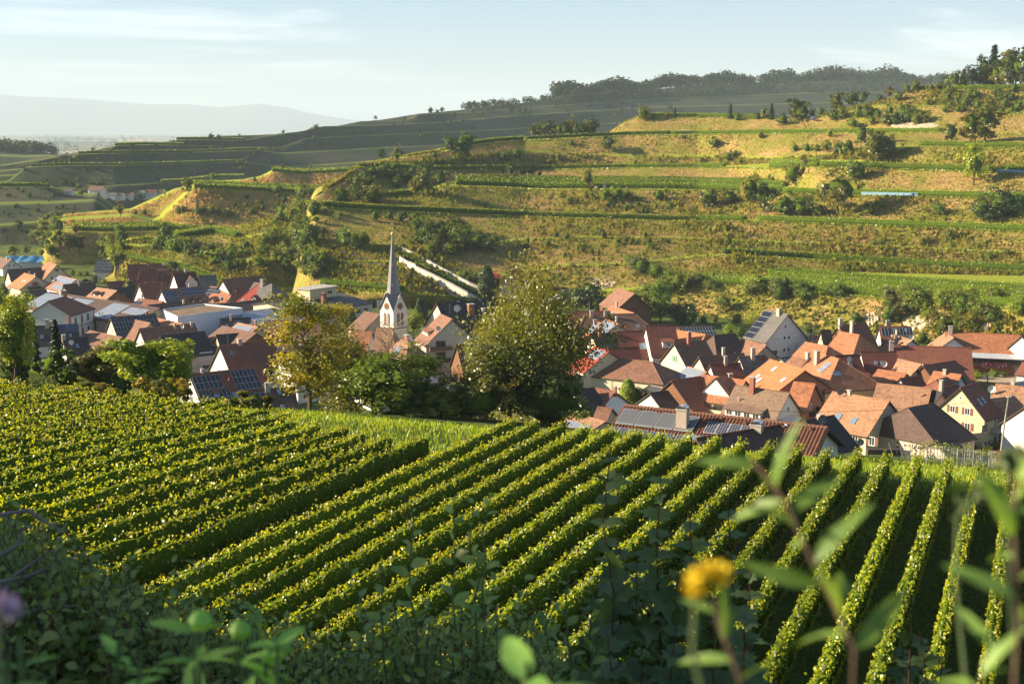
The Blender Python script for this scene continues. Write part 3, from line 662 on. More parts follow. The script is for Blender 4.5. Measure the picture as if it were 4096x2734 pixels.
# ------------------------------------------------------------------ vine rows
def hedge(path, h, wd, lo, per_m, leaf, r, rag=0.12, mats=(None, None), top_wild=0.0, cl=None):
    """leaves and inner mass of a trellised row; path (n,3) lies on the ground"""
    path = np.asarray(path, float); seg = np.linalg.norm(np.diff(path, axis=0), axis=1); Ls = np.concatenate([[0], np.cumsum(seg)]); L = Ls[-1]
    n = int(L*per_m)
    t = r.uniform(0, L, n)
    P = np.stack([np.interp(t, Ls, path[:, k]) for k in range(3)], -1)
    i = np.clip(np.searchsorted(Ls, t) - 1, 0, len(seg)-1)
    T = np.diff(path, axis=0)[i]; T[:, 2] = 0; T /= np.linalg.norm(T, axis=1)[:, None]; S = np.stack([-T[:, 1], T[:, 0], np.zeros(n)], -1)
    # cross-section: a rounded upright slab
    a = r.uniform(0, 2*math.pi, n); ca, sa = np.cos(a), np.sin(a)
    ex = np.sign(ca)*np.abs(ca)**0.45; ez = np.sign(sa)*np.abs(sa)**0.45
    lump = 1 + rag*np.sin(t*2.1 + 1.3*np.sin(t*.77)) + rag*np.sin(t*5.3 + 2) + r.normal(0, rag*.55, n)
    hw, hh = wd/2, (h - lo)/2
    C = P + S*(ex*hw*lump)[:, None] + np.array([0, 0, 1])*(lo + hh + ez*hh*(1 + (lump - 1)*.6))[:, None]
    if top_wild > 0:
        up = (ez > .8) & (r.uniform(size=n) < .35); C[up, 2] += r.exponential(top_wild, up.sum())
    Nn = S*(ex*.45)[:, None] + np.array([0, 0, 1])*(ez*.35 + .1)[:, None] + 1.0*unit(n, r)
    V, Q = leaf_cards(C, Nn, leaf*r.uniform(.6, 1.35, n), r, aspect=.85)
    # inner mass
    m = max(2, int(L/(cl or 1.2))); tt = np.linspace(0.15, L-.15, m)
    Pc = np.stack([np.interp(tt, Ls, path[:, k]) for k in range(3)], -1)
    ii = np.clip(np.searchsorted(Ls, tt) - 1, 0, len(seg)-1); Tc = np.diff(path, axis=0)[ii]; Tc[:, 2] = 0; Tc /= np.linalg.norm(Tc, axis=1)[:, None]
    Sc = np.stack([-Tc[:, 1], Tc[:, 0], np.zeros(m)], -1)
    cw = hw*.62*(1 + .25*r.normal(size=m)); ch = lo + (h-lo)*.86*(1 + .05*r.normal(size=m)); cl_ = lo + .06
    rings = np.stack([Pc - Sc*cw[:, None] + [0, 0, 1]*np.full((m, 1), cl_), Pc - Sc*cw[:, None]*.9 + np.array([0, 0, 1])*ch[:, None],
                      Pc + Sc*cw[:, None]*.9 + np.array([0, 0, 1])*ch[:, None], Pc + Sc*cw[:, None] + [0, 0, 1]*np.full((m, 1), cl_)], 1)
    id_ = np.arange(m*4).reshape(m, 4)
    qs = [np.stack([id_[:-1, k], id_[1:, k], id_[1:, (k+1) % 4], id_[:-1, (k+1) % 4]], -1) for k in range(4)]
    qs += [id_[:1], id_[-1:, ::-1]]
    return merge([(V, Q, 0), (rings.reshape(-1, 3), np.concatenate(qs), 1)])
def posts_mesh(path, step, h, rad, lo_trunk=None, lean=0.0, r=None):
    path = np.asarray(path, float); seg = np.linalg.norm(np.diff(path, axis=0), axis=1); Ls = np.concatenate([[0], np.cumsum(seg)]); L = Ls[-1]
    m = MB()
    for t in np.arange(0.05, L, step):
        p = Vector([float(np.interp(t, Ls, path[:, k])) for k in range(3)])
        m.tube([p - Vector((0, 0, .2)), p + Vector((lean*random.uniform(-1, 1), 0, h))], rad, 4)
    if lo_trunk:
        for t in np.arange(0.6, L, lo_trunk):
            p = Vector([float(np.interp(t, Ls, path[:, k])) for k in range(3)])
            m.tube([p - Vector((0, 0, .1)), p + Vector((random.uniform(-.08, .08), random.uniform(-.08, .08), .9))], .03, 3)
    return m
# ================================================================== the near vineyard
rv = np.random.default_rng(21)
rows = []
for k in range(27):
    p = 5.0 - 2.0*k
    if p > -38.5: rows.append((p, 'neat'))
p = -40.3
while p > -101: rows.append((p, 'wild')); p -= 2.2
nn_ = sum(1 for q in rows if q[1] == 'neat'); cnt = {'neat': 0, 'wild': 0}
for p, style in rows:
    cnt[style] += 1; i = cnt[style]
    if style == 'neat': s0, s1 = 33.5 + 0.4*math.sin(i*1.7), 86.4 + 0.45*min(i, 7) + .35*math.sin(i*2.3)
    else: s0, s1 = 33.0, 80.0 + 0.9*math.sin(i*1.9) + 5.0*float(sm(-45, -62, p)) + 12.0*float(sm(-90, -99, p))
    ss = np.linspace(s0, s1, 26); X, Y = row_xy(ss, p)
    path = np.stack([X, Y, ground_z(X, Y)], -1)
    if style == 'neat': V, Q, mi = hedge(path, 2.05, 0.56, 0.55, 108, 0.14, rv, rag=.11, top_wild=.09)
    else: V, Q, mi = hedge(path, 2.05, 0.66, 0.35, 96, 0.165, rv, rag=.24, top_wild=.13)
    if style == 'neat': lab = '%s trimmed vine row from the right edge of the foreground vineyard' % ordinal(i)
    else: lab = '%s bushy untrimmed vine row counting leftwards from the trimmed foreground rows' % ordinal(i)
    X0, Y0 = row_xy(s0, p); base = Vector((X0, Y0, gz(X0, Y0)))
    t = thing('vine_row', lab, 'vine row', base, 0, 'vine rows of the foreground vineyard')
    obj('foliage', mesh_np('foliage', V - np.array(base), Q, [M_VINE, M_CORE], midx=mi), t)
    pm = posts_mesh(path - np.array(base), 5.2, 2.1, .04, lo_trunk=1.25)
    o = pm.build('trellis', M_POST, t); o['kind'] = 'stuff'

# ================================================================== vine rows on the terraces
rh_ = np.random.default_rng(5)
def ring_at(key, xs):
    X, P = RINGS[key]; return np.stack([np.interp(xs, X, P[:, k]) for k in range(3)], -1)
def terrace_rows(lip, back, x0, x1, n, label, first=1.2, gap=2.1, per_m=15, leaf=.42, h=2.75, wd=1.2, gaps=(), step=7, group='vine rows on the terraces', lo=.5):
    """n rows that follow the lip of a terrace between two places"""
    for j in range(n):
        xs = np.linspace(x0, x1, max(12, int((x1-x0)/step)))
        A = ring_at(lip, xs); B = ring_at(back, xs)
        dep = np.linalg.norm((B - A)[:, :2], axis=1); f = np.clip((first + gap*j)/np.maximum(dep, .5), 0, .97)[:, None]
        path = A*(1-f) + B*f
        V, Q, mi = hedge(path, h, wd, lo, per_m, leaf, rh_, rag=.14, cl=2.0, top_wild=.06)
        lab = label if n == 1 else ('%s, %s from its front' % (label, ordinal(j+1)))
        base = Vector(path[0]); t = thing('vine_row', lab, 'vine row', base, 0, group)
        obj('foliage', mesh_np('foliage', V - np.array(base), Q, [M_VINE_F, M_CORE], midx=mi), t)
        if j == 0:
            o = posts_mesh(path - np.array(base), 5.0, 2.0, .06, lo_trunk=None).build('trellis', M_POST, t); o['kind'] = 'stuff'
terrace_rows('h1', 'h1b', 1610, 2540, 4, 'lower vine row of the lowest big block', first=2, gap=2.6, per_m=17)
terrace_rows('h1', 'h1b', 1760, 2540, 8, 'upper vine row of the lowest big block', first=13, gap=4.2, per_m=13)
terrace_rows('h2', 'h2b', 1655, 2540, 2, 'long vine row over the lowest big block', first=1.4, gap=2.2)
terrace_rows('h3', 'h3b', 735, 1712, 2, 'long vine row crossing the hill above the spire', first=1.4)
terrace_rows('h3', 'h3b', 1738, 2540, 2, 'long vine row on the middle terrace right of the gap', first=1.4)
terrace_rows('h4', 'h4b', 1045, 1800, 9, 'vine row of the wide block around the lone yellow tree', first=5, gap=7.0, per_m=12)
terrace_rows('h4', 'h4b', 868, 955, 3, 'short vine row on the ledge beside the orange bushes', first=1.5, gap=3)
terrace_rows('h4', 'h4b', 1795, 2540, 2, 'vine row on the terrace with the pale blue net', first=2.0, gap=2.6)
terrace_rows('h5', 'h5b', 860, 985, 1, 'dark vine row on top of the wooded spur', first=2)
terrace_rows('h5', 'h5b', 995, 1665, 1, 'thin vine row above the wide vineyard block', first=1.6)
terrace_rows('h5', 'h5b', 1765, 1880, 6, 'short vine row of the small block with the yellow bank', first=2, gap=3.6)
terrace_rows('h5', 'h5b', 1880, 2540, 2, 'vine row on the right-hand terrace under the round green tree', first=1.6)
terrace_rows('h5m', 'h5mb', 2108, 2540, 1, 'vine row beside the small road high on the right', first=1.6)
terrace_rows('h6', 'h6b', 1205, 1540, 1, 'vine row along the dark hedge below the grassy hump', first=1.6)
terrace_rows('h6', 'h6b', 1540, 2160, 1, 'vine row along the terrace below the road with the camper', first=1.6)
terrace_rows('h6', 'h6b', 1060, 1200, 4, 'vine row on the ledge by the two tall round trees', first=4, gap=6)
terrace_rows('h7', 'h7b', 1470, 1765, 3, 'vine row on the level top with the single spruces', first=3, gap=6)
terrace_rows('h8', 'h8b', 2090, 2540, 2, 'topmost vine row under the tall trees at upper right', first=1.6)
terrace_rows('g1', 'g1b', 262, 520, 3, 'vine row curving down behind the left-hand houses', first=1.4, gap=2.3, per_m=13)
terrace_rows('h1', 'h1b', 735, 930, 1, 'lower of the two vine rows behind the church tower', first=1.2)
terrace_rows('g2', 'g2b', 420, 520, 2, 'vine row on the narrow ledge over the curved rows', first=1.4)
terrace_rows('g3', 'g3b', 400, 545, 5, 'vine row of the small bright block', first=2, gap=2.8)
terrace_rows('s1', 's1b', 165, 540, 8, 'vine row of the green field below the steep dark spur', first=3, gap=4.6, per_m=11, leaf=.5)
terrace_rows('s2', 's2b', 446, 860, 7, 'vine row of the vineyard on top of the steep dark spur', first=3, gap=7.5, per_m=10, leaf=.55)
terrace_rows('s3', 's3b', 625, 850, 4, 'vine row of the upper field behind the steep dark spur', first=4, gap=10, per_m=9, leaf=.6)
terrace_rows('q3', 'q3b', -150, 115, 2, 'vine row on the dark flat-topped terrace at far left', first=2, gap=6, per_m=8, leaf=.7)
terrace_rows('r3', 'r3b', 180, 620, 1, 'hazy vine row on the third far terrace from the valley', first=2, per_m=6, leaf=.9)
terrace_rows('r2', 'r2b', 70, 560, 1, 'hazy vine row on the second far terrace from the valley', first=2, per_m=6, leaf=.9)
terrace_rows('r1', 'r1b', 370, 560, 3, 'hazy vine row of the small far block', first=3, gap=6, per_m=6, leaf=.9)
terrace_rows('r4', 'r4b', 264, 420, 2, 'hazy vine row on the light far tip', first=2, gap=4, per_m=6, leaf=.9)
terrace_rows('r5', 'r5b', 405, 560, 2, 'hazy bright vine row on the upper far tip', first=2, gap=3, per_m=6, leaf=.9)
# ================================================================== houses
def mat_roof(name, col, var=0.35, tile=(0.30, 0.36), bump=0.6, moss=0.15, rough=0.75, wave=True):
    """clay tiles: courses and columns from the metre UVs, every tile its own tone"""
    m, N, L, out = new_mat(name)
    uv = N.new('ShaderNodeUVMap'); uv.uv_map = 'UVMap'
    mp = nd(N, 'ShaderNodeMapping'); mp.inputs['Scale'].default_value = (1/tile[0], 1/tile[1], 1); L.new(uv.outputs[0], mp.inputs[0])
    fl = nd(N, 'ShaderNodeVectorMath', operation='FLOOR'); L.new(mp.outputs[0], fl.inputs[0])
    wn_ = nd(N, 'ShaderNodeTexWhiteNoise', noise_dimensions='3D'); L.new(fl.outputs[0], wn_.inputs['Vector'])
    tc = N.new('ShaderNodeTexCoord'); oi = N.new('ShaderNodeObjectInfo')
    ad = nd(N, 'ShaderNodeVectorMath', operation='ADD'); L.new(tc.outputs['Object'], ad.inputs[0]); L.new(oi.outputs['Location'], ad.inputs[1])
    nz = nd(N, 'ShaderNodeTexNoise', Scale=0.35, Detail=6.0, Roughness=0.7); L.new(ad.outputs[0], nz.inputs['Vector'])
    a = nd(N, 'ShaderNodeMath', operation='MULTIPLY_ADD'); a.inputs[1].default_value = 0.55; L.new(wn_.outputs['Value'], a.inputs[0]); L.new(nz.outputs['Fac'], a.inputs[2])
    lo = tuple(c*(1-var) for c in col); hi = tuple(c*(1+var*.6) for c in col)
    rp = ramp(N, [(0.35, lo), (0.75, col), (1.0, hi)]); L.new(a.outputs[0], rp.inputs[0])
    src = rp.outputs[0]
    if moss:
        n3 = nd(N, 'ShaderNodeTexNoise', Scale=0.8, Detail=7.0, Roughness=0.75); L.new(ad.outputs[0], n3.inputs['Vector'])
        r3 = ramp(N, [(0.56, (0, 0, 0)), (0.70, (1, 1, 1))]); L.new(n3.outputs['Fac'], r3.inputs[0])
        ml = nd(N, 'ShaderNodeMath', operation='MULTIPLY'); ml.inputs[1].default_value = moss*2.5; L.new(r3.outputs[0], ml.inputs[0])
        mm = nd(N, 'ShaderNodeMix', data_type='RGBA'); L.new(ml.outputs[0], mm.inputs['Factor']); L.new(src, mm.inputs[6]); mm.inputs[7].default_value = (0.075, 0.06, 0.045, 1); src = mm.outputs[2]
    bs = nd(N, 'ShaderNodeBsdfPrincipled', Roughness=rough); bs.inputs['Specular IOR Level'].default_value = 0.25
    L.new(src, bs.inputs['Base Color'])
    if wave:
        sx = N.new('ShaderNodeSeparateXYZ'); L.new(mp.outputs[0], sx.inputs[0])
        f1 = nd(N, 'ShaderNodeMath', operation='PINGPONG'); f1.inputs[1].default_value = 0.5; L.new(sx.outputs['X'], f1.inputs[0])
        f2 = nd(N, 'ShaderNodeMath', operation='FRACT'); L.new(sx.outputs['Y'], f2.inputs[0])
        sm_ = nd(N, 'ShaderNodeMath', operation='ADD'); L.new(f1.outputs[0], sm_.inputs[0]); L.new(f2.outputs[0], sm_.inputs[1])
        b = nd(N, 'ShaderNodeBump', Strength=bump, Distance=0.05); L.new(sm_.outputs[0], b.inputs['Height']); L.new(b.outputs[0], bs.inputs['Normal'])
    L.new(bs.outputs[0], out.inputs['Surface'])
    return m
ROOF = {
    'orange': mat_roof('roof_orange', (0.33, 0.135, 0.066), var=.42, moss=.24),
    'bright': mat_roof('roof_bright_orange', (0.39, 0.15, 0.062), var=.28, moss=0.1),
    'tan': mat_roof('roof_tan', (0.29, 0.16, 0.095), var=.4, moss=.22),
    'rust': mat_roof('roof_rust', (0.20, 0.10, 0.064), var=.4, moss=.3),
    'brown': mat_roof('roof_brown', (0.155, 0.085, 0.058), moss=.15),
    'dbrown': mat_roof('roof_dark_brown', (0.085, 0.052, 0.042), moss=.15),
    'black': mat_roof('roof_black', (0.035, 0.033, 0.035), moss=.05, var=.25),
    'grey': mat_roof('roof_grey', (0.115, 0.108, 0.10), moss=.15),
    'red': mat_roof('roof_red', (0.30, 0.048, 0.030), var=.18, moss=0.0),
    'dred': mat_roof('roof_dark_red', (0.14, 0.045, 0.034), var=.22, moss=.05),
    'redbrown': mat_roof('roof_red_brown', (0.185, 0.07, 0.045), var=.28, moss=.1),
    'maroon': mat_roof('roof_maroon', (0.085, 0.028, 0.030), var=.2, moss=.03),
}
WALL = {
    'white': mat_plain('wall_white', (0.62, 0.60, 0.56), var=.05, rough=.85, scale=1.5, dirt=(0.55, 0.53, 0.49)),
    'cream': mat_plain('wall_cream', (0.56, 0.49, 0.36), var=.05, rough=.85, scale=1.5, dirt=(0.52, 0.45, 0.33)),
    'yellow': mat_plain('wall_yellow', (0.58, 0.48, 0.28), var=.05, rough=.85, scale=1.5),
    'ochre': mat_plain('wall_ochre', (0.55, 0.38, 0.19), var=.06, rough=.85, scale=1.5),
    'pink': mat_plain('wall_pink', (0.62, 0.46, 0.39), var=.06, rough=.85, scale=1.5, dirt=(0.45, 0.33, 0.27)),
    'stone': mat_plain('wall_old_plaster', (0.42, 0.36, 0.28), var=.25, rough=.9, scale=2.5, dirt=(0.2, 0.165, 0.13)),
    'peeling': mat_plain('wall_peeling', (0.62, 0.57, 0.50), var=.15, rough=.9, scale=1.5, dirt=(0.26, 0.20, 0.15)),
    'brick': mat_plain('wall_brick', (0.33, 0.13, 0.075), var=.25, rough=.9, scale=6),
    'wood': mat_plain('wall_wood', (0.16, 0.075, 0.04), var=.4, rough=.85, scale=5),
    'bluewhite': mat_plain('wall_pale_blue', (0.62, 0.66, 0.70), var=.04, rough=.6, scale=1.0),
    'green': mat_plain('wall_dark_green', (0.10, 0.12, 0.08), var=.15, rough=.8),
}
M_FRAME = mat_plain('window_frame_white', (0.75, 0.74, 0.72), var=.03, rough=.5)
M_FRAME_B = mat_plain('window_frame_brown', (0.14, 0.07, 0.04), var=.1, rough=.6)
M_SHUT_B = mat_plain('shutter_brown', (0.18, 0.085, 0.05), var=.15, rough=.7)
M_SHUT_G = mat_plain('shutter_green', (0.03, 0.22, 0.14), var=.1, rough=.6)
M_BLIND = mat_plain('roller_blind', (0.55, 0.53, 0.50), var=.05, rough=.7)
M_GLASS = mat_plain('window_glass', (0.035, 0.042, 0.05), var=.3, rough=.08, scale=1.0, spec=.6)
M_SKYL = mat_plain('skylight_glass', (0.16, 0.24, 0.32), var=.2, rough=.08, spec=.8)
M_METAL = mat_plain('zinc', (0.40, 0.41, 0.42), rough=.45, metal=.6)
M_DISH = mat_plain('satellite_dish_white', (0.62, 0.62, 0.60), rough=.5, var=.05)
M_DISH_R = mat_plain('satellite_dish_red', (0.22, 0.04, 0.035), rough=.5, var=.05)
M_DISH_G = mat_plain('satellite_dish_grey', (0.18, 0.19, 0.21), rough=.5, var=.05)
M_CHIM = mat_plain('chimney_plaster', (0.40, 0.34, 0.28), var=.15, rough=.9)
M_CHIM_B = mat_plain('chimney_brick', (0.27, 0.11, 0.07), var=.25, rough=.9, scale=6)
M_DARKWOOD = mat_plain('dark_timber', (0.07, 0.045, 0.03), var=.2, rough=.8)
M_CONC = mat_plain('concrete', (0.38, 0.36, 0.33), var=.12, rough=.9)
M_AWN = mat_plain('awning_cloth', (0.66, 0.62, 0.54), var=.05, rough=.8)
M_RAIL = mat_plain('dark_rail', (0.03, 0.035, 0.045), var=.1, rough=.5)
def mat_solar(name, cell, line, n=(6, 10), rough=.12):
    m, N, L, out = new_mat(name)
    uv = N.new('ShaderNodeUVMap'); uv.uv_map = 'UVMap'
    mp = nd(N, 'ShaderNodeMapping'); mp.inputs['Scale'].default_value = (n[0], n[1], 1); L.new(uv.outputs[0], mp.inputs[0])
    sx = N.new('ShaderNodeSeparateXYZ'); fr = nd(N, 'ShaderNodeVectorMath', operation='FRACTION'); L.new(mp.outputs[0], fr.inputs[0]); L.new(fr.outputs[0], sx.inputs[0])
    gs = []
    for k in 'XY':
        g = nd(N, 'ShaderNodeMath', operation='LESS_THAN'); g.inputs[1].default_value = 0.10; L.new(sx.outputs[k], g.inputs[0]); gs.append(g)
    mx = nd(N, 'ShaderNodeMath', operation='MAXIMUM'); L.new(gs[0].outputs[0], mx.inputs[0]); L.new(gs[1].outputs[0], mx.inputs[1])
    mm = nd(N, 'ShaderNodeMix', data_type='RGBA'); L.new(mx.outputs[0], mm.inputs['Factor']); mm.inputs[6].default_value = (*cell, 1); mm.inputs[7].default_value = (*line, 1)
    bs = nd(N, 'ShaderNodeBsdfPrincipled', Roughness=rough); bs.inputs['Specular IOR Level'].default_value = .6; L.new(mm.outputs[2], bs.inputs['Base Color']); L.new(bs.outputs[0], out.inputs['Surface'])
    return m
SOLAR = {'dark': mat_solar('solar_cells_black', (0.012, 0.014, 0.022), (0.03, 0.032, 0.04)),
         'blue': mat_solar('solar_cells_blue', (0.022, 0.035, 0.075), (0.07, 0.085, 0.12)),
         'pale': mat_solar('solar_cells_reflection_tint', (0.16, 0.19, 0.25), (0.32, 0.35, 0.40), rough=.35),  # paler cells: the panels' reflection is put into the colour
         'mono': mat_solar('solar_cells_white_grid', (0.015, 0.02, 0.04), (0.38, 0.39, 0.42), n=(4, 8)),
         'tube': mat_solar('solar_collector', (0.11, 0.115, 0.125), (0.17, 0.175, 0.18), n=(10, 1), rough=.3)}
M_PFRAME = mat_plain('panel_frame', (0.45, 0.46, 0.48), rough=.4, var=.05)

_wm = {}
def window_meshes(w, h, fr):
    key = (round(w, 2), round(h, 2), fr)
    if key not in _wm:
        f = MB(); t = .09
        f.box(-w/2, w/2, -.06, .0, h/2-t, h/2); f.box(-w/2, w/2, -.10, .0, -h/2-.03, -h/2+t)
        f.box(-w/2, -w/2+t, -.06, 0, -h/2+t, h/2-t); f.box(w/2-t, w/2, -.06, 0, -h/2+t, h/2-t)
        if w > .8: f.box(-.035, .035, -.05, 0, -h/2+t, h/2-t)
        p = MB(); p.poly([(-w/2+t, -.02, -h/2+t), (w/2-t, -.02, -h/2+t), (w/2-t, -.02, h/2-t), (-w/2+t, -.02, h/2-t)])
        s = MB(); s.box(-w*.26, w*.26, -.06, 0, -h/2, h/2)
        _wm[key] = (f.mesh('window', M_FRAME if fr == 'w' else M_FRAME_B), p.mesh('pane', M_GLASS), s.mesh('shutter', M_SHUT_B))
    return _wm[key]
def add_window(root, loc, rz, w, h, style='w'):
    fr = 'b' if 'b' in style else 'w'
    fm, pm, sm_ = window_meshes(w, h, fr)
    o = obj('window', fm, root, loc, (0, 0, rz)); p = obj('pane', pm, o)
    if 'R' in style:
        p.material_slots[0].link = 'OBJECT'; p.material_slots[0].material = M_BLIND
    if 'S' in style or 'G' in style:
        for sgn in (-1, 1):
            q = obj('shutter', sm_, o, (sgn*(w*.5 + w*.29), 0, 0))
            if 'G' in style: q.material_slots[0].link = 'OBJECT'; q.material_slots[0].material = M_SHUT_G
    return o
_pm = {}
def panel_mesh(w, h, kind):
    key = (round(w, 2), round(h, 2), kind)
    if key not in _pm:
        m = MB(); m.box(-w/2, w/2, -h/2, h/2, 0, .05, 0)
        e = .035; m.poly([(-w/2+e, -h/2+e, .054), (w/2-e, -h/2+e, .054), (w/2-e, h/2-e, .054), (-w/2+e, h/2-e, .054)], 1, [(0, 0), (1, 0), (1, 1), (0, 1)])
        _pm[key] = m.mesh('solar_panel', [M_PFRAME if kind != 'blue' else M_PFRAME, SOLAR[kind]])
    return _pm[key]
_dm = {}
def dish_mesh(k):
    if k not in _dm:
        m = MB(); m.tube([(0, 0, -.9), (0, 0, 0)], .03, 5)
        prof = [(0.0, .0), (.18, .03), (.34, .10), (.44, .20)]
        b = len(m.v); n = 12
        for r_, z_ in prof:
            for j in range(n):
                a = 2*math.pi*j/n; m.v.append((r_*math.cos(a), -z_, r_*math.sin(a) + .25))
        for i in range(3):
            for j in range(n): m.f.append([b+i*n+j, b+i*n+(j+1) % n, b+(i+1)*n+(j+1) % n, b+(i+1)*n+j]); m.m.append(0); m.uv.append([(0, 0)]*4)
        m.tube([(0, -.1, .0), (0, -.5, .22)], .02, 4)
        _dm[k] = m.mesh('satellite_dish', {'w': M_DISH, 'r': M_DISH_R, 'g': M_DISH_G}[k])
    return _dm[k]

CROPS = {'A': (0, 950, 2.24), 'B': (600, 950, 2.24), 'C': (1300, 900, 1.96), 'D': (2200, 1050, 2.091), 'E': (2800, 1150, 2.413),
         'G': (3400, 1200, 2.24), 'R': (1050, 1150, 2.614), 'P': (0, 0, 1.0)}
def px(c, x, y): a = CROPS[c]; return a[0] + x/a[2], a[1] + y/a[2]
HOUSES = {}
class House:
    """gabled or hipped house; local x runs along the ridge (left end first), -y is the side towards the viewer"""
    def __init__(s, key, label, crop, ridge, rh, wf, wb=None, pitch=42, roof='brown', wall='white', hip=(0, 0), zg=None, ov=.45, name='house', cat='house', back=None):
        (x1, y1), (x2, y2) = px(crop, ridge[0], ridge[1]), px(crop, ridge[2], ridge[3])
        zg = ZV if zg is None else zg
        A = at_z(x1, y1, zg + rh); B = at_z(x2, y2, zg + rh)
        if back is not None: B = A + (B - A).normalized()*back
        s.L = (B - A).length; e = (B - A)/s.L; c = (A + B)/2
        s.rz = math.atan2(e.y, e.x); s.zg = zg
        s.root = thing(name, label, cat, (c.x, c.y, zg), s.rz)
        s.rh = rh; s.wf = wf; s.wb = wf if wb is None else wb; s.tp = math.tan(R(pitch)); s.pitch = R(pitch); s.ov = ov
        s.roofm = ROOF[roof] if isinstance(roof, str) else roof; s.wallm = WALL[wall] if isinstance(wall, str) else wall
        s.hip = hip; s.key = key; HOUSES[key] = s
        s.build()
    def build(s):
        L2 = s.L/2; ov = s.ov; t = .22
        ef, eb = s.rh - (s.wf + ov)*s.tp, s.rh - (s.wb + ov)*s.tp
        hl, hr = s.hip
        # eave corners
        fl = Vector((-L2 - hl, -s.wf - ov, ef)); fr = Vector((L2 + hr, -s.wf - ov, ef)); bl = Vector((-L2 - hl, s.wb + ov, eb)); br = Vector((L2 + hr, s.wb + ov, eb))
        a = Vector((-L2, 0, s.rh)); b = Vector((L2, 0, s.rh))
        faces = [[fl, fr, b, a], [br, bl, a, b]]
        if hl: faces.append([bl, fl, a])
        if hr: faces.append([fr, br, b])
        m = MB()
        ec = {}
        rnd = lambda v: tuple(round(c, 3) for c in v)
        for f in faces:
            for i in range(len(f)):
                k = frozenset((rnd(f[i]), rnd(f[(i+1) % len(f)]))); ec[k] = ec.get(k, 0) + 1
        for f in faces:
            e = (f[1] - f[0]).normalized(); nrm = (f[1]-f[0]).cross(f[2]-f[0]).normalized(); w = nrm.cross(e)
            uv = [((p - f[0]).dot(e), (p - f[0]).dot(w)) for p in f]
            m.poly(f, 0, uv); m.poly([p - Vector((0, 0, t)) for p in reversed(f)], 1)
            for i in range(len(f)):
                p, q = f[i], f[(i+1) % len(f)]
                if ec[frozenset((rnd(p), rnd(q)))] == 1: m.poly([p - Vector((0, 0, t)), q - Vector((0, 0, t)), q, p], 1)
        s.roof = m.build('roof', [s.roofm, M_DARKWOOD], s.root)
        # ridge tiles
        rc = MB(); rc.tube([a + Vector((0, 0, .02)), b + Vector((0, 0, .02))], .13, 6)
        for hh, p, cs in ((hl, a, (fl, bl)), (hr, b, (fr, br))):
            if hh:
                for c in cs: rc.tube([p + Vector((0, 0, .02)), c + Vector((0, 0, .03))], .10, 5)
        rc.build('ridge_tile', s.roofm, s.roof)
        # walls
        dn = 4.0; x0, x1 = -L2 + (ov if not hl else -hl + ov), L2 - (ov if not hr else -hr + ov)
        s.x0, s.x1 = x0, x1
        zf, zb = s.rh - s.wf*s.tp - t, s.rh - s.wb*s.tp - t; s.zf = zf
        w = MB(); F0, F1, B1, B0 = (x0, -s.wf), (x1, -s.wf), (x1, s.wb), (x0, s.wb)
        w.poly([(*F0, -dn), (*F1, -dn), (*F1, zf), (*F0, zf)]); w.poly([(*B1, -dn), (*B0, -dn), (*B0, zb), (*B1, zb)])
        gt = s.rh - t - .02
        w.poly([(*B0, -dn), (*F0, -dn), (*F0, zf)] + ([] if hl else [(x0, 0, gt)]) + [(*B0, zb)])
        w.poly([(*F1, -dn), (*B1, -dn), (*B1, zb)] + ([] if hr else [(x1, 0, gt)]) + [(*F1, zf)])
        s.wallo = w.build('wall', s.wallm, s.root)
    # --- pieces
    def win(s, face, pts, w=1.0, h=1.25, style='w'):
        """pts: (position along the face in metres from its middle, height of the centre)"""
        for (u, z) in pts:
            if face == 'F': add_window(s.root, (u, -s.wf - .005, z), 0, w, h, style)
            elif face == 'L': add_window(s.root, (s.x0 - .005, -u, z), -math.pi/2, w, h, style)
            elif face == 'R': add_window(s.root, (s.x1 + .005, u, z), math.pi/2, w, h, style)
        return s
    def slope(s, a, q, side='F', lift=0.0):
        """a: 0..1 along the roof; q: metres down the slope"""
        x = -s.L/2 + a*s.L; sg = -1 if side == 'F' else 1
        return Vector((x, sg*q*math.cos(s.pitch) , s.rh - q*math.sin(s.pitch))) + Vector((0, sg*math.sin(s.pitch), math.cos(s.pitch)))*lift
    def slen(s, side='F'): return ((s.wf if side == 'F' else s.wb) + s.ov)/math.cos(s.pitch)
    def solar(s, a0, a1, q0, q1, nx, ny, kind='dark', side='F'):
        sl = s.slen(side); w = (a1-a0)*s.L/nx; h = (q1-q0)*sl/ny; me = panel_mesh(w*.97, h*.97, kind)
        for i in range(nx):
            for j in range(ny):
                p = s.slope(a0 + (i+.5)*(a1-a0)/nx, (q0 + (j+.5)*(q1-q0)/ny)*sl, side, .06)
                obj('solar_panel', me, s.root, p, (s.pitch if side == 'F' else -s.pitch, 0, 0))
        return s
    def sky(s, pts, w=.8, h=1.2, side='F', m=None):
        for a, q in pts:
            p = s.slope(a, q*s.slen(side), side, .02)
            mb = MB().box(-w/2, w/2, -h/2, h/2, 0, .09); o = mb.build('skylight', M_METAL, s.root); o.location = p; o.rotation_euler = ((s.pitch if side == 'F' else -s.pitch), 0, 0)
            e = .09; MB().poly([(-w/2+e, -h/2+e, .095), (w/2-e, -h/2+e, .095), (w/2-e, h/2-e, .095), (-w/2+e, h/2-e, .095)]).build('pane', m or M_SKYL, o)
        return s
    def chim(s, pts, w=.6, h=1.5, brick=False, side='F', cap=True):
        for a, q in pts:
            p = s.slope(a, q*s.slen(side), side)
            o = MB().box(-w/2, w/2, -w*.4, w*.4, -1.0, h).build('chimney', M_CHIM_B if brick else M_CHIM, s.root); o.location = p
            if cap: MB().box(-w*.62, w*.62, -w*.52, w*.52, h, h+.12).build('cap', M_CONC if not brick else M_CONC, o)
        return s
